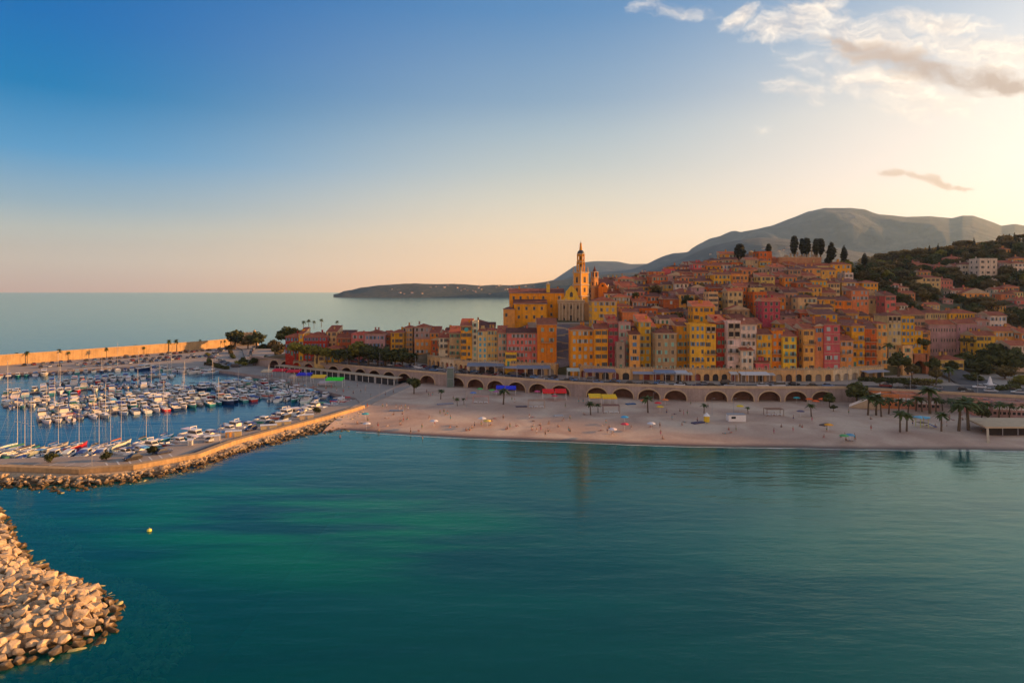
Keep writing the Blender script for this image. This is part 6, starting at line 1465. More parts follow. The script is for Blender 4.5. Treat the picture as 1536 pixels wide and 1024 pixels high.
# ------------------------------------------------------------------ people
def skinned(name, joints, edges, m):
    me = bpy.data.meshes.new(name + '_skeleton'); me.from_pydata([j[0] for j in joints], edges, []); o = bpy.data.objects.new(name + '_skeleton', me); C.objects.link(o)
    mo = o.modifiers.new('skin', 'SKIN')
    for v, j in zip(me.skin_vertices[0].data, joints): v.radius = (j[1], j[1] if len(j) < 3 else j[2])
    me.skin_vertices[0].data[0].use_root = True
    ss = o.modifiers.new('sub', 'SUBSURF'); ss.levels = 1
    dg = bpy.context.evaluated_depsgraph_get(); r = bpy.data.meshes.new_from_object(o.evaluated_get(dg)); r.name = name
    bpy.data.objects.remove(o); r.materials.clear(); r.materials.append(m); return r
def person_proto(pose):
    if pose == 'standing':
        J = [((0,0,.95),.13,.11),((0,0,1.15),.13,.1),((0,0,1.38),.15,.1),((0,0,1.5),.055),((0,-.02,1.62),.09,.1),((0,-.01,1.73),.075)]
        E_ = [(0,1),(1,2),(2,3),(3,4),(4,5)]
        for s in (-1, 1):
            k = len(J); J += [((s*.19,0,1.4),.05),((s*.26,.02,1.13),.038),((s*.27,-.08,.9),.03),((s*.27,-.13,.8),.035),((s*.09,0,.85),.085),((s*.1,-.03+.06*s,.47),.058),((s*.1,.03+.08*s,.08),.038),((s*.1,-.12+.08*s,.03),.03)]
            E_ += [(2,k),(k,k+1),(k+1,k+2),(k+2,k+3),(0,k+4),(k+4,k+5),(k+5,k+6),(k+6,k+7)]
        cl = MB().loft([[(.17*math.cos(a)*w, .14*math.sin(a)*w, z) for a in [i*math.pi/4 for i in range(8)]] for z, w in ((.62,1.15),(.8,1.1),(.95,.95),(1.05,.92))])
    elif pose == 'sitting':
        J = [((0,0,.14),.13,.11),((0,.05,.35),.13,.1),((0,.08,.58),.15,.1),((0,.07,.7),.055),((0,.04,.82),.09,.1),((0,.04,.93),.075)]
        E_ = [(0,1),(1,2),(2,3),(3,4),(4,5)]
        for s in (-1, 1):
            k = len(J); J += [((s*.19,.08,.6),.05),((s*.25,.2,.35),.038),((s*.28,.28,.1),.03),((s*.28,.32,.04),.035),((s*.1,-.12,.15),.085),((s*.13,-.5,.42),.058),((s*.12,-.75,.07),.038),((s*.12,-.9,.04),.03)]
            E_ += [(2,k),(k,k+1),(k+1,k+2),(k+2,k+3),(0,k+4),(k+4,k+5),(k+5,k+6),(k+6,k+7)]
        cl = MB().loft([[(.18*math.cos(a)*w, .16*math.sin(a)*w-.03, z) for a in [i*math.pi/4 for i in range(8)]] for z, w in ((.03,1.1),(.14,1.15),(.28,.95))])
    else:
        J = [((0,0,.12),.12,.1),((0,.22,.13),.13,.1),((0,.44,.14),.15,.1),((0,.56,.14),.055),((0,.68,.15),.09,.1),((0,.79,.15),.075)]
        E_ = [(0,1),(1,2),(2,3),(3,4),(4,5)]
        for s in (-1, 1):
            k = len(J); J += [((s*.19,.46,.12),.05),((s*.3,.3,.08),.038),((s*.3,.06,.06),.03),((s*.3,-.03,.05),.035),((s*.1,-.1,.12),.085),((s*.11,-.48,.1),.058),((s*.12,-.86,.08),.038),((s*.13,-.92,.14),.03)]
            E_ += [(2,k),(k,k+1),(k+1,k+2),(k+2,k+3),(0,k+4),(k+4,k+5),(k+5,k+6),(k+6,k+7)]
        cl = MB().box(-.17,.17,-.14,.14,.03,.25)
    rt = thing('person', 'person', 'person')
    ob('body', skinned('body', J, E_, M['skin']), rt); ob('clothing', cl.mesh('clothing', M['cloth']), rt, col=(.1,.1,.3))
    hz = {'standing': (0,.01,1.73), 'sitting': (0,.06,.93), 'lying': (0,.8,.17)}[pose]
    ob('hair', MB().lathe([(.085,-.03),(.095,.03),(.05,.09)], n=8).mesh('hair', M['rubber']), rt, hz)
    return Proto(rt)
PP = {k: person_proto(k) for k in ('standing', 'sitting', 'lying')}
rp = random.Random(15); SHC = [('dark blue',(.03,.04,.12)),('red',(.4,.03,.03)),('white',(.65,.62,.6)),('black',(.02,.02,.02)),('pink',(.5,.12,.2)),('turquoise',(.05,.35,.38)),('green',(.05,.2,.08))]
np_ = 0
def person(px, py, pose, where, Z=None):
    global np_; np_ += 1
    Z = beach_z(px, py) if Z is None else Z
    x, y = gnd(px, py, Z); cn, c_ = rp.choice(SHC)
    PP[pose].put((x, y, Z), rp.uniform(0, 6.28), f'{pose} person in {cn} clothing, {where}', 'people by the sea', 1.0, dict(clothing=c_))
def beach_z(px, py):
    Z = 1.0
    for _ in range(4):
        x, y = gnd(px, py, Z); y0 = interp(x, SHORE); y1 = wallY(x) + 2; t = (y-y0)/(y1-y0); Z = interp(t, [(-.12,-.7),(0,-.12),(.04,.25),(.12,.7),(.3,1.05),(.6,1.35),(1,1.5)])
    return Z + .05
PPL = [(551,611),(558,640),(567,641),(568,647),(574,612),(580,611),(594,613),(599,616),(602,614),(608,613),(612,615),(605,632),(611,629),(628,646),(633,643),(640,590),(643,594),(646,595),(649,594),(616,650),(660,622),(668,622),(666,620),(652,637),(675,641),(703,644),(712,641),(708,642),(722,639),(736,637),(761,643),(765,642),(794,628),(799,626),(811,646),(805,650),(772,604),(768,601),(818,654),(845,631),(855,630),(848,611),(876,622),(853,648),(855,650),(903,638),(909,637),(911,649),(919,650),(976,640),(991,653),(994,658),(1000,621),(1012,621),(1020,617),(1031,622),(1008,629),(1027,633),(1046,634),(1240,647),(1269,660),(1275,661),(1282,659),(1306,629),(1273,621),(1390,638),(1403,640),(1413,641),(1424,629),(1430,630),(1443,628),(1218,632),(1161,622),(1171,622),(1190,630),(1472,646),(1369,638),(875,604),(868,604),(1036,607),(1062,612),(680,600),(578,594),(590,590),(700,601)]
for i, (px, py) in enumerate(PPL):
    pose = 'lying' if (i % 4 == 1 and py > 620) else 'sitting' if (i % 3 == 0 and py > 615) else 'standing'
    person(px, py, pose, f'{nth(i+1)} of the scattered beachgoers')
for i, (px, py) in enumerate([(430,575),(437,577),(448,579),(455,580),(470,583),(478,580),(489,585),(497,583),(505,588),(515,589),(523,585),(530,592),(541,590),(548,586),(556,597),(400,566),(408,566),(420,571),(536,580)]): person(px, py, 'standing', f'{nth(i+1)} of the strollers on the marina promenade', 1.46)
rq = random.Random(44)
for i in range(52):
    cx_, cy_ = rq.choice([(560,640),(600,628),(650,630),(700,634),(760,632),(820,636),(900,640),(960,646),(1010,630),(1080,640),(1180,640),(1260,650),(1330,640),(1400,632),(1440,636)]); 
    person(cx_ + rq.uniform(-26,26), cy_ + rq.uniform(-9,12), rq.choice(('lying','sitting','sitting','standing')), f'{nth(i+1)} of the sunbathing crowd near the water')
person(510, 660, 'standing', 'wading alone off the west sand', -.9)
person(634, 663, 'standing', 'wading off the middle of the beach', -.9)
for p in PP.values(): p.drop()

# surf line
q = MB(); xs2 = [x for x in range(-48, 250, 2)]
def sy(x, o): return interp(x, SHORE) + .3 + math.sin(x*.11)*.5 + o + .35*noise.noise(Vector((x*.2, 0, 1)))
for a, b in zip(xs2, xs2[1:]):
    wa, wb = [.35 + .3*abs(noise.noise(Vector((t*.13, 5, 0)))) * (2 if t > 60 else 1) for t in (a, b)]
    q.poly([(a, sy(a,-wa-.5), .02), (b, sy(b,-wb-.5), .02), (b, sy(b,-.5), .05), (a, sy(a,-.5), .05)])
stuff('foam', q.mesh('foam', mat('sea_foam', (.6,.55,.5), .7, .3, .8, .2, 4)), 'thin line of pale foam where small waves meet the sand', 'foam')

# ------------------------------------------------------------------ beach furniture
def parasol(px, py, col, label, Z=None, h=2.3, r=1.35, closed=False):
    Z = beach_z(px, py) if Z is None else Z; x, y = gnd(px, py, Z)
    rt = thing('parasol', label, 'parasol', (x, y, Z), rp.uniform(0,1), 'parasols on the beach')
    ob('pole', MB().tube((0,0,-.2),(0,0,h),.035).mesh('pole', M['white']), rt)
    ob('canopy', MB().lathe([(r,h-.5),(r*.98,h-.42),(r*.55,h-.12),(.04,h)] if not closed else [(.12,h-1.4),(.2,h-.9),(.1,h-.1),(.03,h)], n=8).mesh('canopy', M['cloth']), rt, col=col)
for px, py, c_, lb_ in [(937,634,(.05,.35,.6),'sky blue parasol on the open sand below the yellow awnings'),(937,645,(.6,.05,.08),'red parasol just below the sky blue one'),(919,653,(.7,.6,.6),'pale pink parasol near the waterline'),(977,644,(.65,.65,.66),'white parasol by the dark mat on the middle sand'),(1243,646,(.8,.35,.02),'orange parasol alone on the eastern sand'),(1275,662,(.1,.3,.45),'blue parasol in the eastern group by the water'),(1266,663,(.1,.35,.12),'small green parasol in the eastern group'),(548,629,(.05,.35,.4),'turquoise parasol near the jetty wall'),(550,644,(.6,.6,.62),'white parasol low on the west sand'),(723,636,(.6,.62,.64),'white parasol in the central group'),(731,640,(.7,.5,.1),'yellow and white parasol in the central group'),(651,640,(.65,.62,.62),'white parasol on the west-central sand'),(710,596,(.1,.2,.5),'blue parasol beside the pergola'),(738,592,(.1,.4,.08),'green parasol before the third arch'),(720,590,(.08,.4,.1),'bright green parasol before the second arch'),(744,594,(.35,.12,.3),'purple parasol between the awnings'),(806,594,(.6,.08,.2),'pink parasol west of the red awning'),(832,601,(.55,.06,.1),'crimson parasol under the red awning edge'),(987,612,(.7,.03,.04),'red parasol before the shaggy palm arch'),(990,618,(.75,.5,.04),'yellow parasol below the red one'),(965,608,(.7,.15,.04),'orange parasol leaning by the shaggy palm'),(998,607,(.7,.18,.04),'orange-red parasol inside the fourth arch from the stairs'),(1110,617,(.75,.55,.02),'yellow parasol behind the white beach cabin'),(1195,604,(.02,.3,.32),'teal parasol in the arch near the stairs'),(1214,606,(.9,.13,.01),'orange parasol, western in the last arch'),(1224,609,(.9,.13,.01),'orange parasol, middle in the last arch'),(1233,606,(.9,.13,.01),'orange parasol, eastern in the last arch'),(1201,625,(.12,.1,.16),'dark parasol near the orange ones')]: parasol(px, py, c_, lb_)
G2 = 'beach restaurant awnings'
canopy('royal blue awning, western half, at the beach restaurant', 744,757,592,0,3.2,4,(.015,.03,.62),Zg=ZB,grp=G2,legs=2)
canopy('royal blue awning, eastern half, at the beach restaurant', 758,774,593,0,3.3,4,(.015,.03,.62),Zg=ZB,grp=G2,legs=2)
canopy('bright red awning, western half, before the arches', 814,832,600,0,3.6,4.5,(.8,.01,.01),Zg=ZB,grp=G2,legs=2)
canopy('bright red awning, eastern half, before the arches', 833,850,600,0,3.7,4.5,(.8,.01,.01),Zg=ZB,grp=G2,legs=2)
canopy('yellow awning, western one over the beach tables', 884,903,607,0,3.4,4.5,(.85,.5,.01),Zg=ZB,grp=G2,legs=2)
canopy('yellow awning, eastern one over the beach tables', 904,926,608,0,3.4,4.5,(.85,.5,.01),Zg=ZB,grp=G2,legs=3)
G3 = 'coloured awnings on the marina promenade'
for lb_, a, b, pyb, c_, zt2 in [('cream awning at the marina end of the promenade',391,409,565,(.62,.48,.3),3.2),('scarlet awning, western one of the red pair',408,428,566,(.62,.015,.03),3.9),('scarlet awning, eastern one of the red pair',429,449,567,(.62,.015,.03),3.7),('deep blue awning between the red and yellow ones',444,466,573,(.02,.02,.5),3.9),('yellow promenade awning west of the green one',466,487,577,(.85,.5,.01),4.0),('bright green awning at the east of the coloured row',488,514,581,(.03,.75,.02),3.9),('low beige awning before the blue one',433,452,572,(.5,.36,.26),2.6),('low pale awning below the bright green one',476,500,580,(.5,.4,.38),2.0)]:
    canopy(lb_, a, b, pyb, 0, zt2, 4.0, c_, Zg=1.46, grp=G3, legs=2, Y=dist(pyb, 1.46))
# glass-roofed gallery of the promenade restaurants, under the western arches
for i in range(7):
    u0, u1 = i/7, (i+1)/7; a = (lerp(-124,-52,u0), lerp(353,300.5,u0)); b = (lerp(-124,-52,u1), lerp(353,300.5,u1)); rz = math.atan2(b[1]-a[1], b[0]-a[0]); L_ = math.hypot(b[0]-a[0], b[1]-a[1])
    rt = thing('gallery', f'dark-fronted restaurant gallery with pale flat roof, {nth(i+1)} from the marina under the wall', 'restaurant', ((a[0]+b[0])/2, (a[1]+b[1])/2 - 4.5, 1.46), rz, 'restaurant galleries')
    ob('roof', MB().box(-L_/2+.1, L_/2-.1, -.4, 5, 2.9, 3.1).mesh('roof', M['trim']), rt)
    ob('front', MB().box(-L_/2+.3, L_/2-.3, .3, .4, 0, 2.88).mesh('front', M['glass']), rt)
    for k in range(4): ob('post', MB().box(-.1,.1,-.1,.1,0,2.88).mesh('post', M['white']), rt, (-L_/2+.4+(L_-.8)*k/3, -.1, 0))
def pergola(px0, px1, py, h, label, cc_):
    Z = beach_z((px0+px1)/2, py); Y = dist(py, Z); x0, x1 = (px0-768)/F*Y, (px1-768)/F*Y; w = x1-x0
    rt = thing('pergola', label, 'pergola', ((x0+x1)/2, Y, Z), 0, 'beach pergolas')
    for sx in (-1, 1):
        for yy in (0, 3): ob('post', MB().box(-.08,.08,-.08,.08,-.3,h).mesh('post', M['paint']), rt, (sx*(w/2-.1), yy, 0), col=cc_)
    q = MB(); 
    for k in range(9): q.box(-w/2, w/2, k*.37, k*.37+.1, h, h+.1)
    ob('roof', q.mesh('roof', M['paint']), rt, col=cc_)
    for k in range(3): ob('bench', MB().box(-.7,.7,-.3,.3,.4,.5).box(-.65,-.55,-.25,.25,0,.4).box(.55,.65,-.25,.25,0,.4).mesh('bench', M['white']), rt, (-w/2+1+(w-2)*k/2, 1.2, 0))
pergola(709,733,605,2.5,'white and red pergola with white sunbeds before the third arch',(.5,.3,.25))
pergola(792,817,612,2.6,'tan pergola with white loungers near the waterside path',(.4,.28,.2))
pergola(905,930,620,2.6,'brown open pergola below the yellow awnings',(.22,.12,.1))
pergola(1150,1176,624,2.2,'low brown pergola in front of the stair-side arches',(.25,.15,.1))
Z = beach_z(1105,632); Y = dist(632, Z); x0 = (1093-768)/F*Y; x1 = (1119-768)/F*Y
rt = thing('beach_cabin', 'white box cabin with a small square window on the eastern sand', 'cabin', ((x0+x1)/2, Y, Z))
ob('wall', MB().box(-(x1-x0)/2,(x1-x0)/2,0,2.6,-.2,2.1).mesh('wall', M['white']), rt); ob('roof', MB().box(-(x1-x0)/2-.1,(x1-x0)/2+.1,-.1,2.7,2.1,2.25).mesh('roof', M['metal']), rt); ob('window', MB().box(-1.9,-.5,-.05,0,.9,1.6).mesh('window', M['glass']), rt)
Z = beach_z(1060,632); x, y = gnd(1060,632,Z)
rt = thing('lifeguard_hut', 'yellow lifeguard hut with a white pointed top on the middle sand', 'hut', (x, y, Z))
ob('wall', MB().lathe([(.95,-.2),(.95,1.8)], n=8).mesh('wall', M['paint']), rt, col=(.75,.5,.02)); ob('roof', MB().lathe([(1.15,1.8),(.7,2.3),(.08,2.9)], n=8).mesh('roof', M['white']), rt)
# playground
Z = beach_z(1383,640); x, y = gnd(1383,640,Z)
rt = thing('playground_slide', 'playground climbing frame with pale blue star roof and blue slide on the sand', 'playground', (x, y, Z))
q = MB()
for k in range(5):
    a = k*1.2566; q.poly([(0,0,3.4),(2.2*math.cos(a-.5),2.2*math.sin(a-.5),2.9),(2.6*math.cos(a),2.6*math.sin(a),3.1),(2.2*math.cos(a+.5),2.2*math.sin(a+.5),2.9)]); q.poly([(0,0,3.3),(2.2*math.cos(a+.5),2.2*math.sin(a+.5),2.8),(2.6*math.cos(a),2.6*math.sin(a),3.0),(2.2*math.cos(a-.5),2.2*math.sin(a-.5),2.8)])
ob('roof', q.mesh('roof', M['paint']), rt, col=(.15,.5,.65))
for k in range(4): ob('post', MB().tube((0,0,-.1),(0,0,3.0),.08).mesh('post', M['paint']), rt, (1.2*(1 if k%2 else -1), 1.2*(1 if k>1 else -1), 0), col=(.5,.5,.05))
ob('platform', MB().box(-1.2,1.2,-1.2,1.2,1.3,1.42).mesh('platform', M['wood']), rt)
ob('slide', MB().hexa([(1.2,-1,1.3),(3.6,-1.6,.1),(3.6,-.8,.1),(1.2,-.2,1.3),(1.2,-1,1.45),(3.6,-1.6,.25),(3.6,-.8,.25),(1.2,-.2,1.45)]).mesh('slide', M['paint']), rt, col=(.02,.12,.55))
# beach platform at the east edge
Y0, Y1 = 195, 209; xa = (1478-768)/F*Y0
rt = thing('beach_platform', 'flat tan roofed beach platform on posts at the east edge of the sand', 'pavilion', (xa, Y0, 1.0))
ob('roof', MB().hexa([(0,0,2.3),(60,0,2.3),(60,14,2.3),(3.5,14,2.3),(0,0,2.75),(60,0,2.75),(60,14,2.75),(3.5,14,2.75)]).mesh('roof', M['trim']), rt)
for k in range(12): ob('post', MB().box(-.08,.08,-.08,.08,-1.5,2.3).mesh('post', M['metal']), rt, (1+k*4.5, .6, 0))
ob('wall', MB().box(2,60,1.6,1.9,-1,2.29).mesh('wall', M['dark']), rt)  # dark sheet painted in for the shade beneath the platform roof
ob('ramp', MB().hexa([(-4.5,-7,-.6),(-3.9,-7.3,-.6),(1,0,2.2),(.3,0,2.2),(-4.5,-7,-.4),(-3.9,-7.3,-.4),(1,0,2.4),(.3,0,2.4)]).mesh('ramp', M['trim']), rt)
# low buildings built against the eastern wall
def lowb(px0, px1, pyb, pyt, label, col, n):
    Y = dist(pyb, ZB); x0, x1 = (px0-768)/F*Y, (px1-768)/F*Y; w = x1-x0; h = (pyb-pyt)/F*Y
    rt = thing('beach_building', label, 'building', ((x0+x1)/2, Y, ZB), -.25, 'low buildings against the eastern wall')
    ob('wall', MB().box(-w/2,w/2,0,7,-1,h,0,False).mesh('wall', M['plaster']), rt, col=col); ob('roof', roof_mesh('flat', w, 7, h, M['concrete']), rt, col=col)
    for k in range(n):
        ob('window', MB().box(-.55,.55,-.05,0,0,1.2).mesh('window', M['white']), rt, (-w/2+w*(k+.5)/n, 0, h-1.9)); ob('window', MB().box(-.45,.45,-.05,0,0,.9).mesh('window', M['glass']), rt, (-w/2+w*(k+.5)/n, 0, .9))
lowb(1313,1347,612,594,'long salmon beach building without white windows west of the grove',COL['salmon'],4)
lowb(1347,1378,613,594,'salmon beach building with square white upper windows',(.6,.25,.15),5)
lowb(1378,1408,615,598,'pale pink low building behind the tallest palm',COL['mauve'],5)
lowb(1461,1492,623,604,'salmon beach building with four white windows further east',(.6,.27,.2),4)
lowb(1492,1536,626,606,'pinkish beach building with rows of small dark openings at the east edge',COL['mauve'],7)
# stairs at the end of the arches, lift tower against the wall
x, y = gnd(1282,612,ZB)
rt = thing('beach_stairs', 'pale stone stairs with white railing from road to sand at the last arch', 'stairs', (x-1, y+2, ZB), -.45)
q = MB()
for k in range(14): q.box(k*.7, 10, -1, 2, k*.36, k*.36+.36)
ob('flight', q.mesh('flight', M['trim']), rt); ob('railing', MB().hexa([(0,-1.05,.3),(10,-1.05,5.4),(10,-1,5.4),(0,-1,.3),(0,-1.05,1.2),(10,-1.05,6.3),(10,-1,6.3),(0,-1,1.2)]).mesh('railing', M['white']), rt)
Y = 295; p = at(677, Y, Z=ZB)
rt = thing('lift_tower', 'grey-green lift tower standing against the first full arches', 'lift tower', (p[0], Y-4.5, ZB))
ob('shaft', MB().box(-1.5,1.5,0,3,-.5,8.2).mesh('shaft', mat('greenish_glazing', (.12,.17,.15), .35, .25, 2)), rt); ob('frame', MB().box(-1.6,1.6,-.1,3.1,8.2,8.5).box(-1.6,-1.4,-.1,-.002,-.5,8.2).box(1.4,1.6,-.1,-.002,-.5,8.2).box(-1.4,1.4,-.08,-.002,3.6,3.8).mesh('frame', M['metal']), rt)
# street lamps
def lamp_proto():
    rt = thing('street_lamp', 'lamp', 'street lamp'); ob('pole', MB().tube((0,0,0),(0,0,7),.09,.05).tube((0,0,7),(.0,-1.2,7.3),.04).mesh('pole', M['metal']), rt); ob('lamp_head', MB().box(-.14,.14,-1.6,-1.0,7.22,7.34).mesh('lamp_head', M['metal']), rt); return Proto(rt)
LP = lamp_proto()
for i, x in enumerate(range(-120, 290, 19)): LP.put((x, wallY(x)+1.0, roadz(x)), 0, f'tall grey street lamp, {nth(i+1)} from the marina along the road above the arches', 'street lamps on the seafront')
for i, u in enumerate((.3,.4,.5,.6,.7,.8,.9)): p = along(J_WALL, u); LP.put((p.x-1.6, p.y+2.5, 1.2), 1.2, f'tall street lamp on the stone jetty, {nth(i+1)} from its outer end', 'street lamps on the jetty', .9)
for i, (px, py) in enumerate([(458,587),(548,600),(569,598),(980,612),(700,610),(1068,622),(1100,622)]): 
    x, y = gnd(px, py, 1.46); LP.put((x, y, 1.4), .5, f'slim street lamp, {nth(i+1)} from the marina on the beach promenade', 'street lamps on the beach promenade', .8)
# jetty details: white cabins, bushes, benches
def cabin(px, py, w, h, col, label):
    x, y = gnd(px, py, 1.21); rt = thing('kiosk', label, 'kiosk', (x, y, 1.21), .35, 'small kiosks on the jetty')
    ob('wall', MB().box(-w/2,w/2,0,1.8,0,h).mesh('wall', M['paint']), rt, col=col); ob('roof', MB().box(-w/2-.15,w/2+.15,-.15,1.95,h,h+.12).mesh('roof', M['white']), rt); ob('door', MB().box(-.3,.3,-.05,0,0,h*.8).mesh('door', M['metal']), rt)
cabin(350,655,4.2,1.5,(.7,.5,.2),'cream harbour kiosk with broad white roof on the jetty'); cabin(318,662,4,1.4,(.6,.55,.5),'white kiosk with pink side on the jetty'); cabin(285,668,1.2,1.4,(.75,.7,.6),'small white cube hut at the jetty bend')
cabin(403,644,4.6,1.2,(.7,.52,.25),'long cream shed, western one on the jetty road'); cabin(425,638,4.6,1.2,(.7,.52,.25),'long cream shed, middle one on the jetty road'); cabin(460,629,4.4,1.4,(.7,.5,.28),'long cream shed nearest the promenade'); cabin(342,656,1.3,1.6,(.75,.33,.03),'orange cabinet beside the harbour kiosk')
for px, py, lb_ in [(76,693,'clipped green bush in front of the moored boats'),(159,690,'small clipped bush further along the jetty'),(229,681,'dark bush beside the painted parking bays'),(475,620,'dark round bush near the promenade end of the jetty')]:
    x, y = gnd(px, py, 1.21); tree('round', x, y, .6, 2.9, lb_, 'bushes on the jetty', 1.15)
x, y = gnd(224, 796, 0)
bo = thing('buoy', 'small yellow mooring buoy floating alone on the green water', 'buoy', (x, y, 0)); ob('float', MB().lathe([(.1,-.3),(.36,-.15),(.42,.1),(.3,.38),(.08,.46)], n=12).mesh('float', M['paint']), bo, col=(.85,.75,.12)); ob('ring', MB().tube((0,0,.44),(0,0,.62),.04).mesh('ring', M['metal']), bo)
# statue on the roundabout, bridge arch
x, y, z = at(1485, 262, 578)
rt = thing('monument', 'small white pyramid-shaped monument on the road island', 'monument', (x, y, z)); ob('base', MB().box(-1.6,1.6,-1.6,1.6,-.5,.6).mesh('base', M['white']), rt); ob('figure', MB().lathe([(1.1,.6),(.7,1.6),(.5,2.6),(.28,3.2),(.2,3.6)], n=8).mesh('figure', M['white']), rt)
x, y, z = at(1380, 296, 560); 
rt = thing('archway', 'orange-brown masonry archway over the valley street', 'archway', (x, y, z)); q = MB(); n = 12
for i in range(n):
    a0, a1 = math.pi*i/n, math.pi*(i+1)/n; q.hexa([(-2.6*math.cos(a0),0,3+2.6*math.sin(a0)),(-2.6*math.cos(a1),0,3+2.6*math.sin(a1)),(-2.6*math.cos(a1),4,3+2.6*math.sin(a1)),(-2.6*math.cos(a0),4,3+2.6*math.sin(a0)),(-3.4*math.cos(a0)*1.0,0,8.6),(-3.4*math.cos(a1),0,8.6),(-3.4*math.cos(a1),4,8.6),(-3.4*math.cos(a0),4,8.6)])
q.box(-4,-2.6,0,4,-1,8.6).box(2.6,4,0,4,-1,8.6).poly([(-2.6,3.9,0),(2.6,3.9,0),(2.6,3.9,6),(-2.6,3.9,6)],1); ob('wall', q.mesh('wall', [M['plaster'], M['dark']]), rt, col=(.4,.13,.05))
# masonry groynes, mats and boats on the sand
for i, (px, py, w, c_) in enumerate([(595,616,5,(.25,.28,.32)),(782,610,4,(.1,.08,.1)),(838,624,3,(.4,.4,.4)),(946,606,3.6,(.05,.12,.25)),(668,606,6,(.26,.26,.3)),(1047,634,4.5,(.07,.06,.12)),(1238,637,4,(.1,.07,.06))]):
    Z = beach_z(px, py); x, y = gnd(px, py, Z); rt = thing('beach_mat', f"{['pale grey','dark plum','light grey','navy','stone grey','indigo','brown'][i]} canvas mat laid on the sand, {nth(i+1)} of the beach mats", 'mat', (x, y, Z+.05), .1*i, 'mats and loungers on the sand'); ob('mat', MB().box(-w/2,w/2,-.9,.9,-.2,.25).mesh('mat', M['cloth']), rt, col=c_)
for k in TREES:
    for p in TREES[k]: p.drop()
# houses of the far shore, standing on the headland and the foothills
rh = random.Random(6); nd = 0; tries = 0
while nd < 60 and tries < 900:
    tries += 1
    fh = nd >= 42; px = rh.uniform(980, 1200) if fh else rh.choice((rh.uniform(560, 760), rh.uniform(690, 765), rh.uniform(765, 960))); py = rh.uniform(372, 410) if fh else rh.uniform(428, 442)
    hit = BVH['foothills' if fh else 'headland'].ray_cast(Vector((0, 0, H)), Vector(((px-768)/F, 1, (HY-py)/F)).normalized())
    if hit[0] is None or (not fh and hit[0].z < 2): continue
    p = hit[0]; nd += 1; w = rh.uniform(8, 17); hh = rh.uniform(5, 9)
    rt = thing('distant_building', f'tiny pale building, {nth(nd)} counted along the hazy far shore', 'building', (p.x, p.y, p.z - 1), rh.uniform(-.6,.6), 'buildings on the far shore')
    ob('wall', MB().box(-w/2,w/2,0,12,-15,hh,0,False).mesh('wall', M['plaster']), rt, col=(.42,.36,.3)); ob('roof', roof_mesh('hip', w, 12, hh, M['tile'], over=.6, pitch=.4), rt)
# ------------------------------------------------------------------ sky, sun, air, camera
SUN_AZ, SUN_EL = 78.0, 10.3
sc = bpy.context.scene
w = bpy.data.worlds.new('World'); sc.world = w; w.use_nodes = True; nt = w.node_tree; L = nt.links.new
bg = nt.nodes['Background']
sky = N(nt, 'ShaderNodeTexSky'); sky.sky_type = 'NISHITA'; sky.sun_disc = False; sky.sun_elevation = R(SUN_EL); sky.sun_rotation = R(SUN_AZ); sky.air_density = 1.3; sky.dust_density = 2.0; sky.ozone_density = 2.0
tc = N(nt, 'ShaderNodeTexCoord'); sp = N(nt, 'ShaderNodeSeparateXYZ'); L(tc.outputs['Generated'], sp.inputs[0])
x_, y_, z_ = sp.outputs
el = math_(nt, 'MULTIPLY', math_(nt, 'ARCSINE', z_), 180/math.pi/30.0)
az = math_(nt, 'MULTIPLY', math_(nt, 'ARCTAN2', x_, y_), 180/math.pi)
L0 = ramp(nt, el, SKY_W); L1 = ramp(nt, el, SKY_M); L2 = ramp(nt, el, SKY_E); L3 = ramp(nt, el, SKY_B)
def band(a, b):
    m = N(nt, 'ShaderNodeMapRange'); m.interpolation_type = 'SMOOTHSTEP'; m.inputs[1].default_value = a; m.inputs[2].default_value = b; L(az, m.inputs[0]); return m.outputs[0]
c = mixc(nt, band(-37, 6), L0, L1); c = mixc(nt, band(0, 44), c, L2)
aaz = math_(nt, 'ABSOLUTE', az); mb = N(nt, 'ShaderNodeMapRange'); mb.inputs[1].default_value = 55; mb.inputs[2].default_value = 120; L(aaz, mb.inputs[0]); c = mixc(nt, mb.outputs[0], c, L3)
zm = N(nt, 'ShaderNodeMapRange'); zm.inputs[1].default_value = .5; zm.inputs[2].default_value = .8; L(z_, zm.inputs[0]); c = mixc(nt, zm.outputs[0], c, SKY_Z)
nish = mixc(nt, 1.0, sky.outputs[0], (.1, .1, .1), 'MULTIPLY')
c = mixc(nt, .025, c, nish)
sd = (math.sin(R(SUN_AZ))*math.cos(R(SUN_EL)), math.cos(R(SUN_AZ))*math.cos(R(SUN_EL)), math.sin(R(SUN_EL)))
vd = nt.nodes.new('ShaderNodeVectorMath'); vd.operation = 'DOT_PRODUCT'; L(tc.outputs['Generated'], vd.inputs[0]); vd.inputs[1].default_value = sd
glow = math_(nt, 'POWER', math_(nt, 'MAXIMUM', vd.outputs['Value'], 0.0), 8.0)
c = mixc(nt, 1.0, c, mixc(nt, math_(nt, 'MULTIPLY', glow, 1.0, clamp=True), (0, 0, 0), (.85, .7, .58)), 'ADD')
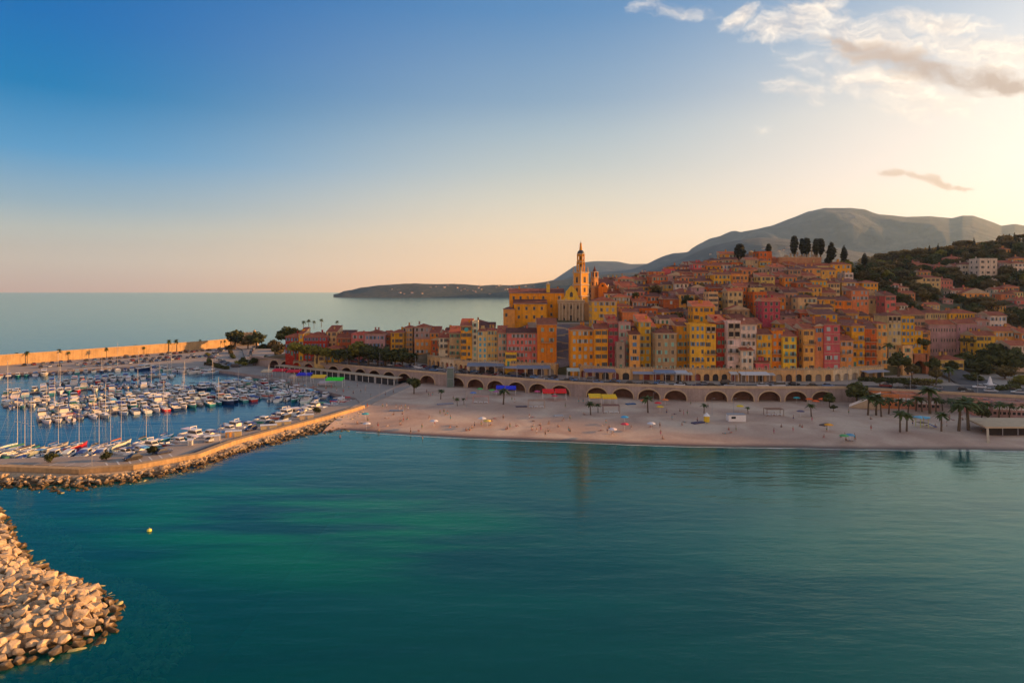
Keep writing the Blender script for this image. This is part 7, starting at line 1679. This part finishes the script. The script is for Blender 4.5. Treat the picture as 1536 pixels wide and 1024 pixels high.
# clouds, placed by direction over the eastern hills
yy = math_(nt, 'MAXIMUM', y_, .05); u = math_(nt, 'DIVIDE', x_, yy); v = math_(nt, 'DIVIDE', z_, yy)
u0, v0 = u, v
cm0 = N(nt, 'ShaderNodeCombineXYZ'); L(u0, cm0.inputs[0]); L(v0, cm0.inputs[1])
dn = N(nt, 'ShaderNodeTexNoise', Scale=9.0, Detail=5.0, Roughness=.6); L(cm0.outputs[0], dn.inputs['Vector'])
ds_ = N(nt, 'ShaderNodeSeparateColor'); L(dn.outputs[1], ds_.inputs[0])
u = math_(nt, 'ADD', u0, math_(nt, 'MULTIPLY_ADD', ds_.outputs[0], .13, -.065)); v = math_(nt, 'ADD', v0, math_(nt, 'MULTIPLY_ADD', ds_.outputs[1], .06, -.03))
cmb = N(nt, 'ShaderNodeCombineXYZ'); L(u, cmb.inputs[0]); L(v, cmb.inputs[1])
def nz(sx, sy, det, rot=0, off=(0,0,0), dist=0.0, rough=.6):
    mp = N(nt, 'ShaderNodeMapping'); mp.inputs['Scale'].default_value = (sx, sy, 1); mp.inputs['Rotation'].default_value = (0,0,R(rot)); mp.inputs['Location'].default_value = off; L(cmb.outputs[0], mp.inputs['Vector'])
    t = N(nt, 'ShaderNodeTexNoise', Scale=1.0, Detail=det, Roughness=rough, Distortion=dist); L(mp.outputs[0], t.inputs['Vector']); return t.outputs[0]
def blob(px, py, a, b, deg):
    cu, cv = (px-768)/F, (HY-py)/F; ca, sa = math.cos(R(deg)), math.sin(R(deg))
    du = math_(nt, 'SUBTRACT', u, cu); dv = math_(nt, 'SUBTRACT', v, cv)
    p = math_(nt, 'MULTIPLY', math_(nt, 'ADD', math_(nt, 'MULTIPLY', du, ca), math_(nt, 'MULTIPLY', dv, sa)), F/a)
    q = math_(nt, 'MULTIPLY', math_(nt, 'SUBTRACT', math_(nt, 'MULTIPLY', dv, ca), math_(nt, 'MULTIPLY', du, sa)), F/b)
    return math_(nt, 'SUBTRACT', 1.0, math_(nt, 'ADD', math_(nt, 'MULTIPLY', p, p), math_(nt, 'MULTIPLY', q, q)), clamp=True)
def soft(b): return ramp(nt, b, [(0.0, 0.0), (.3, 1.0)], 'EASE')
def mx(*a):
    r = a[0]
    for b in a[1:]: r = math_(nt, 'MAXIMUM', r, b)
    return r
n_f = nz(26, 60, 7, 8, (3.1, 1.7, 0), .3); n_c = nz(7, 20, 4, 12, (.4, 2.2, 0), .5)
nn = math_(nt, 'MULTIPLY_ADD', n_c, .55, math_(nt, 'MULTIPLY', n_f, .65))
bright = mx(blob(1300,62,190,52,-14), blob(1180,42,95,36,5), blob(1215,18,80,32,20), blob(1450,80,200,42,-8), blob(1390,40,120,26,-4), blob(1112,24,55,24,12), math_(nt,'MULTIPLY',blob(1340,130,230,46,-18),.9), math_(nt,'MULTIPLY',blob(1190,132,70,26,-10),.62), math_(nt,'MULTIPLY',blob(1010,12,90,18,-3),.62), math_(nt,'MULTIPLY',blob(1150,200,60,12,-8),.35))
cov = N(nt, 'ShaderNodeMapRange'); cov.interpolation_type = 'SMOOTHSTEP'; cov.inputs[1].default_value = .22; cov.inputs[2].default_value = 1.1
L(math_(nt, 'MULTIPLY', math_(nt, 'MULTIPLY_ADD', bright, .75, math_(nt, 'MULTIPLY_ADD', nn, 1.7, -.95)), soft(bright)), cov.inputs[0])
cloudc = mixc(nt, ramp(nt, n_f, [(.35, 0.0), (.65, 1.0)]), CLOUD[0], CLOUD[1])
c = mixc(nt, math_(nt, 'MULTIPLY', cov.outputs[0], .9), c, cloudc)
darkm = mx(blob(1370,100,190,30,-13), blob(1500,122,120,24,-8), blob(1270,72,70,16,-18))
dk = N(nt, 'ShaderNodeMapRange'); dk.interpolation_type = 'SMOOTHSTEP'; dk.inputs[1].default_value = .2; dk.inputs[2].default_value = 1.0; L(math_(nt, 'MULTIPLY', math_(nt, 'MULTIPLY_ADD', darkm, .8, math_(nt, 'MULTIPLY_ADD', nn, 1.5, -.85)), soft(darkm)), dk.inputs[0])
c = mixc(nt, math_(nt, 'MULTIPLY', dk.outputs[0], .85), c, CLOUD[2])
sm = mx(blob(1340,258,42,9,-6), blob(1400,268,52,9,-14), blob(1440,280,38,5,-8))
ds = N(nt, 'ShaderNodeMapRange'); ds.interpolation_type = 'SMOOTHSTEP'; ds.inputs[1].default_value = .15; ds.inputs[2].default_value = .8; L(math_(nt, 'MULTIPLY', math_(nt, 'MULTIPLY_ADD', sm, .7, math_(nt, 'MULTIPLY_ADD', nn, 1.2, -.7)), soft(sm)), ds.inputs[0])
c = mixc(nt, math_(nt, 'MULTIPLY', ds.outputs[0], .85), c, CLOUD[3])
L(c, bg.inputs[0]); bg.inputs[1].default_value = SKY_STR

sl = bpy.data.lights.new('sun', 'SUN'); sl.energy = SUN_E; sl.angle = R(.55); sl.color = (1.0, .52, .17)
so = bpy.data.objects.new('sun', sl); C.objects.link(so)
d = Vector((math.sin(R(SUN_AZ))*math.cos(R(SUN_EL)), math.cos(R(SUN_AZ))*math.cos(R(SUN_EL)), math.sin(R(SUN_EL))))
so.rotation_euler = d.to_track_quat('Z', 'Y').to_euler()

if HAZE:
    hm = bpy.data.materials.new('haze_air'); hm.use_nodes = True; n2 = hm.node_tree; n2.nodes.remove(n2.nodes['Principled BSDF'])
    vo = n2.nodes.new('ShaderNodeVolumePrincipled'); vo.inputs['Density'].default_value = HAZE; vo.inputs['Color'].default_value = HAZE_C; vo.inputs['Anisotropy'].default_value = HAZE_G; vo.inputs['Absorption Color'].default_value = (1, 1, 1, 1)
    n2.links.new(vo.outputs[0], n2.nodes['Material Output'].inputs['Volume'])
    hz = stuff('haze', MB().box(-16500, 16500, -400, 16500, -7.2, 1080).mesh('haze', hm), 'thin warm evening haze over the bay and hills', 'haze')

cam = bpy.data.cameras.new('camera'); co = bpy.data.objects.new('camera', cam); C.objects.link(co)
co.location = (0, 0, H); co.rotation_euler = (math.pi/2, 0, 0)
cam.sensor_width = 36; cam.lens = F / 1536 * 36; cam.shift_y = -(512 - HY) / 1536; cam.clip_start = 1; cam.clip_end = 60000
sc.camera = co
sc.view_settings.view_transform = 'Standard'; sc.view_settings.look = 'None'; sc.view_settings.exposure = EXPO; sc.view_settings.gamma = 1
sc.cycles.max_bounces = 5; sc.cycles.diffuse_bounces = 2; sc.cycles.glossy_bounces = 3; sc.cycles.transparent_max_bounces = 6; sc.cycles.volume_bounces = 0; sc.cycles.transmission_bounces = 2
sc.cycles.sample_clamp_indirect = 4; sc.cycles.sample_clamp_direct = 5
print('objects', len(sc.objects))
